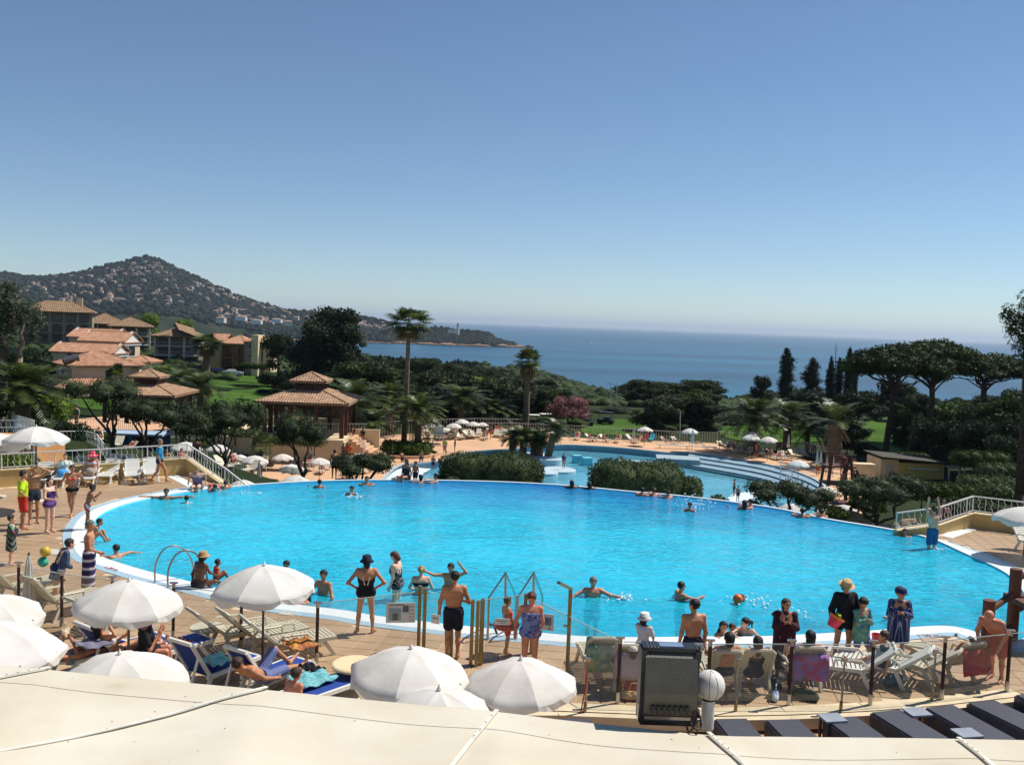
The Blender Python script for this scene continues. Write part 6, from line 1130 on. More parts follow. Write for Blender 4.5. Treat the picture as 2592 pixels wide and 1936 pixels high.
# thin steel posts at the kerb
for i, (R, x, y, yt) in enumerate(((8, 950, 1490, 1020), (11, 1225, 1250, 760), (10, 628, 1240, 720), (10, 1410, 1150, 690))):
    p = P(R, x, y, -.12); t = thing('steel_post', ['thin steel post with red cord beside the green towel chair', 'thin steel post left of the long-haired girl', 'thin steel post beside the sideways lounger', 'thin steel post beside the red towel'][i], 'post', (p.x, p.y, -.2)); h = 1.15
    MB().tube([(0, 0, 0), (.02, 0, h)], .02, 8).build('rod', m_alu, t); MB().tube([(0, 0, 0), (.003, 0, .38)], .032, 8).build('sleeve', m_gold, t); MB().box((.02, 0, h), (.1, .05, .06)).build('clamp', m_alu, t)
    if i == 0: MB().tube([(.02, -.03, h-.05), (-.02, -.05, .6), (-.1, -.05, .05)], .012, 5).build('red_cord', mat('red_cord', 'B02A2A'), t)
# ---- shower, ladders
p = P(8, 800, 1100, 0); q = PD(8, 815, 375, p.y); t = thing('shower_post', 'bronze shower post with an angled head beside the pool', 'shower', (p.x, p.y, 0)); H = q.z
MB().box((0, 0, H/2), (.07, .09, H)).build('column', m_gold, t); a = MB(); a.bar((.01, 0, H), (PD(8, 728, 320, p.y-.5)-Vector((p.x, p.y, 0))), .07, .05); a.build('shower_head', m_gold, t); MB().box((-.07, 0, .95), (.08, .04, .04)).build('tap', m_alu, t)
def ladder(label, pts_list):
    t = thing('pool_ladder', label, 'ladder')
    for pts in pts_list: MB().tube(spline([Vector(p) for p in pts], 5, False), .024, 8).build('handrail', m_alu, t)
    return t
a1, a2 = P(6, 1335, 325, 0), P(6, 1445, 370, 0)
for_ = [(a + Vector((dx, dy, z))) for a in (a1,) for dx, dy, z in ((0, 0, 0),)]
def hoop(a): d = Vector((.42, .34, 0)); return [a, a+Vector((0, 0, .45)), a+d*.35+Vector((0, 0, .82)), a+d*.95+Vector((0, 0, .88)), a+d*1.6+Vector((0, 0, .55)), a+d*1.9+Vector((0, 0, -.25)), a+d*1.95+Vector((0, 0, -.9))]
lt = ladder('curved steel pool ladder beside the woman in the straw hat', [hoop(a1), hoop(a2)])
for z in (-.3, -.6): MB().tube([a1+Vector((.8, .65, z)), a2+Vector((.8, .65, z))], .02, 6).build('rung', m_alu, lt)
b1 = P(8, 115, 810, 0)
def angled(b): return [b, b+Vector((0, 0, .95)), b+Vector((.18, .5, 1.3)), b+Vector((.5, 1.9, .25)), b+Vector((.52, 1.95, -.5))]
t = thing('pool_handrail', 'angular steel handrails into the water by the glass gate', 'handrail')
for dx in (0, .62):
    o = Vector((dx, .1 if dx else 0, 0)); a = MB(); pts = [b1+o, b1+o+Vector((0, 0, .92)), b1+o+Vector((.34, .45, 1.35)), b1+o+Vector((.36, .5, .35))]; a.tube(pts, .028, 8); a.build('rail', m_alu, t); MB().tube([b1+o+Vector((.34, .45, 1.35)), b1+o+Vector((.6, 1.6, .5)), b1+o+Vector((.62, 1.7, -.4))], .026, 8).build('rail', m_alu, t)
MB().tube([b1+Vector((0, 0, .35)), b1+Vector((.12, .1, .3)), b1+Vector((.2, .1, .1))], .025, 6).build('kick_rail', m_rwood, t)
# ---- white railings with straight and wavy balusters
def bal_mesh(wavy):
    mb = MB(); mb.tube([(0, (.035*math.sin(i*PI/2.5) if wavy else 0), i/10) for i in range(11)] if wavy else [(0, 0, 0), (0, 0, 1)], .011, 5); me = bpy.data.meshes.new('baluster'); me.from_pydata(mb.v, [], mb.f); me.materials.append(m_railw); me.update(); return me
BM = [bal_mesh(0), bal_mesh(1)]
def railing(label, pts, h=.95, gap=.16, z0=.08, far=False, m=m_railw, lo=True):
    t = thing('railing', label, 'railing'); pts = [Vector(p) for p in pts]; U = Vector((0, 0, 1)); mb = MB(); c = 0
    for i in range(len(pts)-1):
        a, b = pts[i], pts[i+1]; L = (b-a).length; MB().bar(a+U*h, b+U*h, .05, .045).build('top_rail', m, t)
        if lo: MB().bar(a+U*z0, b+U*z0, .03, .03).build('bottom_rail', m, t)
        k = max(1, int(L/gap)); ang = math.atan2((b-a).y, (b-a).x)
        for j in range(k):
            p = a.lerp(b, j/k)
            if j % 9 == 0: MB().tube([p, p+U*h], .025, 6).build('post', m, t); continue
            if far: mb.box(p+U*(h+z0)/2, (.03, .03, h-z0)); continue
            o = obj('baluster', BM[c % 2], t, p+U*z0); o.rotation_euler = (0, 0, ang-PI/2); o.scale = (1, 1, h-z0); c += 1
    if far and mb.v: stuff(mb.build('balusters', m, t))
    return t
zc = .66
railing('white railing with wavy bars on the low wall behind the loungers', [WL2[0]+Vector((0, .1, zc)), WL2[1]+Vector((0, .1, zc)), WL2[2]+Vector((0, .1, zc)), WL2[3]+Vector((0, .1, zc+.03)), WL2[4]+Vector((.1, .1, .12)), WL2[5]+Vector((.1, .1, -.35))], .58, .2)
railing('white railing with wavy bars above the stairs on the right terrace', [P('n', 2270, 1351, 0)+Vector((0, .1, .11)), WR[1]+Vector((0, .1, .33)), WR[2]+Vector((0, .1, .55)), WR[3]+Vector((0, .1, .53)), WR[4]+Vector((0, .1, .53))], .6, .2)
q = lambda u, v, d: PD('n', u, v, d)
railing('white stair railing on the upper left terrace', [q(-30, 1180, 40)-Vector((0, 0, .0)), q(85, 1180, 40), q(85, 1176, 46)], 1.7, .22)
railing('tall white fence round the raised cream box at the left edge', [q(-20, 1122, 50), q(86, 1122, 50), q(30, 1095, 62)], 1.25, .25)
tag(MB().box(q(25, 1165, 47), (4.2, 3.0, 2.4)).build('cream_block', m_orangew), 'cream rendered block behind the left white umbrella', 'wall')
railing('white stair railing descending between the olive trees', [q(150, 1130, 60), q(218, 1128, 62), q(245, 1138, 60), q(280, 1192, 52)], 1.0, .3)
def farfence(label, pts, z, h=1.3, gap=.32): return railing(label, [P('n', x, y, z) for x, y in pts], h, gap, .1, True)
farfence('long white fence round the far side of the lagoon', ((1210, 1098), (1314, 1098), (1316, 1099), (1420, 1103), (1500, 1108), (1600, 1114), (1700, 1120), (1815, 1123)), ZL, 1.5, .34)
farfence('tall white fence behind the umbrella cluster', ((880, 1112), (960, 1108), (1080, 1100), (1200, 1096), (1312, 1097)), ZL, 2.0, .4); farfence('white fence beyond the red loungers', ((1815, 1123), (1900, 1132), (1990, 1142), (2080, 1165), (2160, 1180)), ZL, 1.7, .4)
farfence('white fence along the pavilion terrace', ((690, 1096), (810, 1098), (930, 1098)), -5.7, 1.1, .3); farfence('white railing beside the pavilion stairs', ((865, 1104), (900, 1128), (925, 1150)), -7.0, 1.1, .3); farfence('white fence below the clipped pavilion hedge', ((640, 1150), (700, 1152), (760, 1152)), -8.0, 1.6, .3); farfence('low white fence at the edge of the bar terrace', ((400, 1118), (440, 1108), (480, 1112), (540, 1118), (640, 1112)), -6.3, 1.0, .3)
farfence('white fence under the sloping rail beside the lower umbrellas', ((470, 1165), (540, 1180), (620, 1205)), -4.4, 1.2, .3); farfence('white fence screen below the tiled terrace', ((150, 1110), (215, 1108), (300, 1112), (350, 1120)), -6.6, 2.0, .3)
# ---- timber stair of the slide on the right
p1 = P(10, 1880, 560, 0); sw2 = thing('timber_stair', 'dark red timber posts and braces of the slide stair over the pool', 'stair'); Z = Vector((0, 0, 1))
pa = P(9, 1885, 1480, 0); pb = P(9, 2100, 1420, 0); ha = PD(9, 1885, 1080, pa.y).z; hb = PD(9, 2118, 812, pb.y).z
MB().tube([pa, Vector((pa.x, pa.y, ha))], .13, 12).build('post', m_tw, sw2); MB().tube([pb, Vector((pb.x, pb.y, hb))], .13, 12).build('post', m_tw, sw2)
A_ = Vector((pa.x, pa.y, 0)); B_ = Vector((pb.x, pb.y, 0))
for za, zb_ in ((ha-.25, hb-.55), (ha-1.05, hb-1.3)): a = MB(); a.tube([A_+Z*za, B_+Z*zb_], .07, 8); a.build('brace', m_tw, sw2); a = MB(); a.tube([B_+Z*(zb_+.3), B_+Vector((1.6, .4, zb_+1.0))], .07, 8); a.build('brace', m_tw, sw2)
MB().box((pb.x+.9, pb.y-.3, .95), (2.0, 1.2, .12)).build('tread', m_tw, sw2); MB().box((pb.x+1.1, pb.y-.9, .5), (2.0, .9, .12)).build('tread', m_tw, sw2)
# ---- canvas awning below the viewpoint, its strips, floodlight and globe lamp
m_canvas = mat('cream_canvas', 'CFC7B5', rough=.9, col2='C4BAA3', col3='B0A48A', scale=1.3, bump=.5, bscale=2.2, detail=9)
ZA = 4.28; ep = [P('n', x, y, ZA) for x, y in ((-500, 1650), (0, 1684), (324, 1714), (650, 1743), (950, 1772), (1250, 1800), (1430, 1822), (1612, 1841), (1806, 1860), (2000, 1864), (2300, 1867), (2592, 1872), (3100, 1880))]
aw = thing('awning', 'cream canvas awning roof with white seam strips', 'awning'); mb = MB(); rows = 40; vs = []; nE = len(spline(ep, 9, False)); E = spline(ep, 9, False)
seams_px = [((126, 1695), (-40, 1735)), ((676, 1745), (40, 1945)), ((1258, 1803), (1165, 1945)), ((1793, 1860), (1870, 1945)), ((2425, 1873), (2500, 1945))]
SX = [P('n', *s_[0], ZA).x for s_ in seams_px]
def aw_z(x, s_):
    dd = min(abs(x-q) for q in SX); return (.004*math.sin(x*5.1+s_*9)+.003*math.sin(x*2.3-s_*17+1)+.0015*math.sin(s_*38+x*1.2))*min(1, s_*6)+ZA+.16*s_*1.6-.05*math.sin(min(1, dd/.7)*PI/2)*min(1, s_*3)*(1-.4*s_)
for r in range(rows+1):
    s_ = r/rows
    for p in E: vs.append((p.x*(1-.18*s_), p.y-2.6*s_, aw_z(p.x, s_)))
mb.add(vs, [(r*nE+i, (r+1)*nE+i, (r+1)*nE+i+1, r*nE+i+1) for r in range(rows) for i in range(nE-1)]); mb.add([(p.x, p.y+.001, aw_z(p.x, 0)) for p in E]+[(p.x, p.y+.02, ZA-.16) for p in E], [(i, i+1, nE+i+1, nE+i) for i in range(nE-1)]); o = mb.build('canvas', m_canvas, aw, True)
for s_ in seams_px:
    a, b_ = P('n', *s_[0], ZA), P('n', *s_[1], ZA); st = MB(); k = 14; vs = []; d = (b_-a).normalized(); nr = Vector((-d.y, d.x, 0))*.013
    for i in range(k+1): p = a.lerp(b_, i/k*1.6) if True else a; f = min(1, max(0, (a.y-p.y)/2.6)); vs += [(p+nr).to_tuple()[:2]+(aw_z(p.x/(1-.18*f), f)+.024,), (p-nr).to_tuple()[:2]+(aw_z(p.x/(1-.18*f), f)+.024,)]
    st.add(vs, [(2*i, 2*i+1, 2*i+3, 2*i+2) for i in range(k)]); o = st.build('seam_strip', mat('off_white_strip', 'D6D2C4', rough=.6), aw); o.modifiers.new('thick', 'SOLIDIFY').thickness = .006
    for i in range(1, 5): p = a.lerp(b_, i/6); MB().lathe([(.005, 0), (.004, .003), (.001, .004)], 8, (p.x, p.y, aw_z(a.x, max(0, (a.y-p.y)/2.6))+.024)).build('rivet', m_alu, aw)
for (f_, r_) in ((.13, .002),):
    cr = MB(); cr.tube([(p.x*(1-.18*f_), p.y-2.6*f_, aw_z(p.x, f_)+.0015) for p in E], r_, 4); cr.build('hem_seam', mat('stitched_hem', 'BCB29C', rough=.95), aw)
fb = MB()
for i in range(nE-1): fb.bar(Vector((E[i].x, E[i].y-.06, ZA-.1)), Vector((E[i+1].x, E[i+1].y-.06, ZA-.1)), .06)
fb.build('front_beam', m_railw, aw)
for x in (-3.0, .2, 3.2): MB().tube([(x, 5.4, -.3), (x, 5.4, ZA-.1)], .05, 8).build('support_post', m_railw, aw)
rg = random.Random(5); fk = MB()              # dust, leaf bits and small stains on the cloth
for _ in range(60):
    p = rg.choice(E); s_ = rg.uniform(.03, .8); x = p.x*(1-.18*s_)+rg.uniform(-.1, .1); r = rg.uniform(.0015, .004); fk.box((x, p.y-2.6*s_, aw_z(x/(1-.18*s_), s_)+.003), (r*rg.uniform(1, 4), r, .002), rz=rg.uniform(0, 3))
stuff(fk.build('cloth_debris', mat('dry_leaf_bits', '6A5E4A', rough=.95), aw))
# floodlight, seen from behind
fd = 5.85; c = lambda x, y, d=fd: PD(11, x, y, d); s_l, s_r, s_t, s_b = c(385, 1250), c(890, 1250), c(420, 650), c(400, 1250)
fl = thing('floodlight', 'large grey floodlight seen from behind on the awning edge', 'floodlight', ((s_l.x+s_r.x)/2, fd, s_b.z)); W = s_r.x-s_l.x; H = s_t.z-s_b.z
m_fl = mat('grey_cast_housing', '5A564C', rough=.55, var=.1, scale=6, bump=.2, bscale=60); m_flb = mat('black_frame_metal', '1E2026', rough=.4)
hb = MB(); x0, x1 = -W*.43, W*.44; pr = [(-.02, .02), (-.10, .10), (-.13, .22), (-.12, H*.6), (-.06, H*.93), (0, H)]
hb.add([(x0, y, z) for y, z in pr]+[(x1, y, z) for y, z in pr], [(i, i+1, 7+i, 6+i) for i in range(5)]+[(0, 6, 11, 5), tuple(range(6)), tuple(range(11, 5, -1))]); bo = hb.build('housing', m_fl, fl)
for k in range(7): MB().box((x0+W*.13+k*W*.095, -.1255, H*.25), (.022, .016, .05)).build('fin_slot', m_flb, bo)
MB().box((-W*.45, .02, H*.5), (.035, .14, H*1.02)).build('side_frame', m_flb, fl); MB().box((W*.45, .02, H*.5), (.03, .14, H*1.0)).build('side_frame', m_flb, fl); MB().box((0, .03, H*1.02), (W*.92, .12, .025)).build('top_frame', m_flb, fl); MB().box((0, .03, -.01), (W*.94, .13, .03)).build('bottom_frame', m_flb, fl)
MB().box((.01, .03, H*1.035), (W*.4, .08, .02)).build('visor_plate', mat('sky_blue_plate', '9AAFC4', rough=.2, metal=.5), fl)
for k in range(7): MB().box((-W*.38+k*.022 if k < 4 else W*.22+k*.022, .03, H*1.035), (.004, .12, .02)).build('grille_bar', m_alu, fl)
gz = ZA+.02-s_b.z
for sx in (-1, 1): MB().box((sx*W*.49, -.02, (gz+.05)/2+.02), (.012, .03, abs(gz)+.1)).build('bracket_arm', m_alu, fl)
MB().box((0, -.02, gz+.01), (W*.98, .05, .02)).build('bracket_foot', m_alu, fl); MB().tube([(W*.49, -.03, .06), (W*.53, -.03, .06)], .03, 10).build('knob', m_flb, fl)
cb_ = spline([(W*.32, .0, .0), (W*.36, -.06, -.05), (W*.46, -.12, gz+.03), (W*.5, -.16, gz+.05), (W*.46, -.2, gz+.02), (W*.36, -.2, gz+.02), (W*.34, -.14, gz+.03), (W*.42, -.1, gz+.09), (W*.5, -.12, gz+.06), (W*.48, -.18, gz+.02)], 6, False); MB().tube(cb_, .006, 6).build('cable', m_flb, fl)
gc = PD(11, 1010, 962, 5.95); gr = 131*.29425*5.95/FPX; m_globe = mat('white_globe_plastic', 'D4D0C6', rough=.45, var=.08, scale=3, bump=.1)
gl_ = thing('globe_lamp', 'white globe lamp on a stubby white post beside the floodlight', 'lamp', (gc.x, gc.y, ZA-.02)); zz = gc.z-ZA+.02
MB().ball((0, 0, zz), gr, 28).build('globe', m_globe, gl_, True); zb = PD(11, 985, 1390, 5.8).z-ZA+.02
MB().tube([(-.005, 0, min(zb, 0)-.02), (-.005, 0, zz-gr*.93)], [.042, .043], 16).build('post', m_railw, gl_, False); MB().tube([(-.005, 0, zz-gr*1.0), (-.005, 0, zz-gr*.9)], .046, 16).build('collar', m_flb, gl_)
for a in (.35, -.25): MB().tube([(gr*1.004*math.sin(t_)*math.sin(a), -gr*1.004*math.sin(t_)*math.cos(a), zz+gr*1.004*math.cos(t_)) for t_ in [i*PI/12 for i in range(13)]], .0018, 4).build('seam', mat('grey_seam', '6E6A62'), gl_)
# ================================================================ PEOPLE: one continuous body from blended tapered limbs, clothes and hair as children
def sdf_mesh(prims, res, k=.03, cuts=(), smooth=True):
    lo = np.min([np.minimum(np.array(a)-ra, np.array(b)-rb) for a, b, ra, rb in prims], 0)-2.5*res; hi = np.max([np.maximum(np.array(a)+ra, np.array(b)+rb) for a, b, ra, rb in prims], 0)+2.5*res
    n = np.ceil((hi-lo)/res).astype(int)+1; Fd = np.full(n, .5, np.float32); ax = [lo[i]+res*np.arange(n[i]) for i in range(3)]
    for a, b, ra, rb in prims:
        a, b = np.array(a, float), np.array(b, float); m = max(ra, rb)+k+2*res; l0 = np.minimum(a, b)-m; h0 = np.maximum(a, b)+m
        i0 = np.maximum(0, np.floor((l0-lo)/res).astype(int)); i1 = np.minimum(n, np.ceil((h0-lo)/res).astype(int)+1); sl_ = tuple(slice(i0[i], i1[i]) for i in range(3))
        X, Y, Z = ax[0][sl_[0]][:, None, None]-a[0], ax[1][sl_[1]][None, :, None]-a[1], ax[2][sl_[2]][None, None, :]-a[2]; d = b-a; L2 = d @ d
        t = np.clip((X*d[0]+Y*d[1]+Z*d[2])/L2, 0, 1) if L2 > 1e-9 else 0.
        D = np.sqrt((X-t*d[0])**2+(Y-t*d[1])**2+(Z-t*d[2])**2)-(ra+(rb-ra)*t); Q = Fd[sl_]; h = np.clip(.5+.5*(Q-D)/k, 0, 1); Fd[sl_] = Q*(1-h)+D*h-k*h*(1-h)
    for (p, nv) in cuts:
        nv = np.array(nv, float); nv /= np.linalg.norm(nv); Dp = (ax[0]-p[0])[:, None, None]*nv[0]+(ax[1]-p[1])[None, :, None]*nv[1]+(ax[2]-p[2])[None, None, :]*nv[2]; Fd = np.maximum(Fd, Dp)
    ins = Fd < 0; cnt = np.zeros(n-1, np.int8); off = [(i, j, q) for i in (0, 1) for j in (0, 1) for q in (0, 1)]
    sv = lambda A, o: A[o[0]:n[0]-1+o[0], o[1]:n[1]-1+o[1], o[2]:n[2]-1+o[2]]
    for o in off: cnt += sv(ins, o)
    act = (cnt > 0) & (cnt < 8); idx = -np.ones(n-1, np.int64); I = np.argwhere(act); idx[act] = np.arange(len(I)); acc = np.zeros((len(I), 3)); wt = np.zeros(len(I)); c8 = {o: Fd[I[:, 0]+o[0], I[:, 1]+o[1], I[:, 2]+o[2]] for o in off}
    for o in off:
        for e in range(3):
            if o[e]: continue
            o2 = list(o); o2[e] = 1; o2 = tuple(o2); f0, f1 = c8[o], c8[o2]; cr = (f0 < 0) != (f1 < 0); t = np.where(cr, f0/(f0-f1+1e-12), 0); P_ = np.array(o, float)[None, :].repeat(len(I), 0); P_[:, e] += t; acc += P_*cr[:, None]; wt += cr
    V = lo+(I+acc/np.maximum(wt, 1)[:, None])*res; quads = []
    for e in range(3):
        u, w_ = (e+1) % 3, (e+2) % 3; s0 = [slice(1, n[i]-1) for i in range(3)]; s1 = list(s0); s0[e] = slice(0, n[e]-1); s1[e] = slice(1, n[e]); A, B = ins[tuple(s0)], ins[tuple(s1)]; cr = np.argwhere(A != B); base = cr.copy()
        for i in range(3):
            if i != e: base[:, i] += 1
        fl = A[tuple(cr.T)]; g = []
        for du, dw in ((0, 0), (-1, 0), (-1, -1), (0, -1)): q = base.copy(); q[:, u] += du; q[:, w_] += dw; g.append(idx[tuple(q.T)])
        g = np.stack(g, 1); g[fl] = g[fl][:, ::1]; g[~fl] = g[~fl][:, ::-1]; quads.append(g)
    Q = np.vstack(quads); Q = Q[(Q >= 0).all(1)]; return V, Q[:, ::-1]
def V3(*a): return np.array(a, float)
BASE = dict(pel=V3(0, 0, .95), che=V3(0, 0, 1.27), nek=V3(0, -.01, 1.46), hed=V3(0, .015, 1.60), shL=V3(-.18, 0, 1.405), shR=V3(.18, 0, 1.405), elL=V3(-.24, -.03, 1.12), wrL=V3(-.25, .05, .87), elR=V3(.24, -.03, 1.12), wrR=V3(.25, .05, .87),
            hiL=V3(-.09, 0, .91), hiR=V3(.09, 0, .91), knL=V3(-.1, .02, .49), knR=V3(.1, .02, .49), anL=V3(-.105, -.02, .08), anR=V3(.105, -.02, .08), toL=V3(-.12, .14, .025), toR=V3(.12, .14, .025))
UP = ('che', 'nek', 'hed', 'shL', 'shR', 'elL', 'elR', 'wrL', 'wrR')
def rotx(p, c, a): d = p-c; return c+V3(d[0], d[1]*math.cos(a)-d[2]*math.sin(a), d[1]*math.sin(a)+d[2]*math.cos(a))
def pose(**k):
    """absolute joint positions override; lean=degrees forward of the upper body; twist=degrees"""
    J = {a: b.copy() for a, b in BASE.items()}; lean = k.pop('lean', 0); side = k.pop('side', 0); prep = {a: V3(*b) for a, b in k.items()}
    for a, b in prep.items(): J[a] = b
    if side:
        s_ = math.sin(R_(side)); 
        for u in UP: J[u] = J[u]+V3(s_*(J[u][2]-J['pel'][2]), 0, 0)
    if lean:
        for u in UP: J[u] = rotx(J[u], J['pel'], R_(-lean))
    return J
def shift(J, d): return {a: b+V3(*d) for a, b in J.items()}
def legs(kind):
    if kind == 'walk': return dict(knL=(-.1, .2, .52), anL=(-.1, .26, .1), toL=(-.11, .42, .06), knR=(.1, -.05, .5), anR=(.1, -.32, .14), toR=(.11, -.2, .03))
    if kind == 'wide': return dict(knL=(-.16, .03, .49), anL=(-.2, -.02, .08), toL=(-.26, .12, .025), knR=(.16, .03, .49), anR=(.2, -.02, .08), toR=(.26, .12, .025))
    return {}
STAND = lambda **k: pose(**k)
HIPS = dict(elL=(-.40, -.1, 1.16), wrL=(-.2, .04, 1.0), elR=(.40, -.1, 1.16), wrR=(.2, .04, 1.0))
def sit(seat=.40, lean=-18, leg=.45, spread_=.12, **k):
    b = dict(pel=(0, 0, seat+.1), hiL=(-.09, .02, seat+.09), hiR=(.09, .02, seat+.09), knL=(-spread_, .44, seat+.12), knR=(spread_, .44, seat+.12), anL=(-spread_, .50, seat+.1-leg), anR=(spread_, .50, seat+.1-leg), toL=(-spread_, .66, seat+.05-leg), toR=(spread_, .66, seat+.05-leg)); dz = seat+.1-.95
    for u in UP: b[u] = tuple(BASE[u]+V3(0, 0, dz))
    b.update(k); return pose(lean=lean, **b)
def sitfloor(lean=8, **k): return sit(.04, lean, .0, **{**dict(knL=(-.2, .36, .36), knR=(.2, .36, .36), anL=(-.13, .52, .06), anR=(.13, .52, .06), toL=(-.13, .68, .03), toR=(.13, .68, .03)), **k})
def lieup(seat=.40, lean=-50, **k): return sit(seat, lean, 0, **{**dict(knL=(-.1, .46, seat+.16), knR=(.1, .46, seat+.12), anL=(-.1, .9, seat+.06), anR=(.1, .9, seat+.06), toL=(-.12, .97, seat+.2), toR=(.12, .97, seat+.2)), **k})
def prone(z=.1):
    J = pose(elL=(-.3, .1, 1.55), wrL=(-.2, .15, 1.75), elR=(.3, .1, 1.55), wrR=(.2, .15, 1.75), hed=(0, -.06, 1.6)); return {a: V3(b[0], b[2]-.9, z-b[1]+.06) for a, b in J.items()}
SWIM = lambda **k: pose(**{**dict(elL=(-.42, .14, 1.36), wrL=(-.56, .36, 1.34), elR=(.42, .14, 1.36), wrR=(.56, .36, 1.34)), **k})
EDGE = lambda **k: pose(**{**dict(elL=(-.3, .22, 1.42), wrL=(-.16, .42, 1.45), elR=(.3, .22, 1.42), wrR=(.16, .42, 1.45)), **k})
SKIN = {k: mat('skin_'+k, c, rough=.48, var=.13, scale=6, spec=.4, bump=.08, bscale=40) for k, c in (('fair', 'D9A98C'), ('tan', 'B77F5C'), ('brown', '8F5B3E'), ('red', 'C98468'), ('dark', '6E4632'))}
HAIRC = {k: mat('hair_'+k, c, rough=.5, var=.4, scale=26, bump=.7, bscale=60) for k, c in (('black', '14110F'), ('brown', '3A281C'), ('auburn', '5A3022'), ('blonde', 'B08A50'), ('grey', '6E665E'))}
STRAP = None
m_eye = mat('eye_dark', '1A1412', rough=.2); m_lip = mat('lip', '9A5A4C', rough=.5)
CL = lambda c, **k: mat('cloth_'+c, c, rough=.85, var=.08, scale=10, **k)
def body_prims(J, sex, ch, fat):
    g = lambda a: J[a]; w = 1+fat; f = sex == 'f'; pr = []; mid = (J['pel']+J['che'])/2; lat = J['shR']-J['shL']; lat = lat/np.linalg.norm(lat); hl = J['hiR']-J['hiL']; hl = hl/np.linalg.norm(hl)
    up = J['nek']-J['pel']; up = up/np.linalg.norm(up); fr = np.cross(up, lat); 
    pr.append((g('che')-lat*.085*w+up*.06, g('che')+lat*.085*w+up*.06, .105*w, .105*w)); pr.append((g('che')-lat*.07*w-up*.06, g('che')+lat*.07*w-up*.06, .1*w, .1*w))
    pr.append((mid-lat*.055*w+fr*.02*fat*6, mid+lat*.055*w+fr*.02*fat*6, (.088 if f else .096)*w, (.088 if f else .096)*w)); pr.append((g('pel')-hl*(.085 if f else .07)*w-up*.03, g('pel')+hl*(.085 if f else .07)*w-up*.03, (.112 if f else .102)*w, (.112 if f else .102)*w))
    pr.append((g('shL'), g('shR'), .062, .062)); pr.append((g('nek')-up*.04, g('hed')-up*.03, .05, .048))
    if f and not ch:
        for s_ in (-1, 1): q = g('che')+lat*.078*s_+fr*.085+up*.01; pr.append((q, q+fr*.01-up*.02, .055*w, .05*w))
    for S_ in 'LR':
        m1 = 1 if not f else .88; pr += [(g('sh'+S_), g('el'+S_), .052*m1*w, .040*m1*w), (g('el'+S_), g('wr'+S_), .041*m1, .027*m1)]
        d = g('wr'+S_)-g('el'+S_); d = d/np.linalg.norm(d); pr.append((g('wr'+S_), g('wr'+S_)+d*.075, .030, .030))
        pr += [(g('hi'+S_), g('kn'+S_), .088*w, .056), (g('kn'+S_), g('an'+S_), .053, .034)]
        c = g('kn'+S_)*.68+g('an'+S_)*.32; back = np.cross(hl, g('an'+S_)-g('kn'+S_)); back = back/(np.linalg.norm(back)+1e-9); pr.append((c-back*.016, c*.6+(g('kn'+S_)*.4+g('an'+S_)*.6)*.4-back*.012, .05, .042)); pr += [(g('an'+S_), g('to'+S_), .038, .027), (g('an'+S_)-(g('to'+S_)-g('an'+S_))*.2-V3(0, 0, .02), g('an'+S_), .034, .034)]
    return pr, up, lat, fr
def head_frame(J, up, lat, fr, look, nod):
    hf = fr*math.cos(R_(look))-lat*math.sin(R_(look)); hf = np.array(hf); hf[2] = 0; hf = hf/np.linalg.norm(hf) if np.linalg.norm(hf) > .2 else fr; hu = V3(0, 0, 1); hf2 = hf*math.cos(R_(nod))-hu*math.sin(R_(nod)); hu2 = hu*math.cos(R_(nod))+hf*math.sin(R_(nod)); return hf2, hu2, np.cross(hf2, hu2)
def lathe_at(mb, prof, c, hu, hf, n=18, stretch=1.12):
    hs = np.cross(hf, hu); M = Matrix([(hs[i], hf[i]*stretch, hu[i]) for i in range(3)]); mb.lathe(prof, n, tuple(c), 0, M)
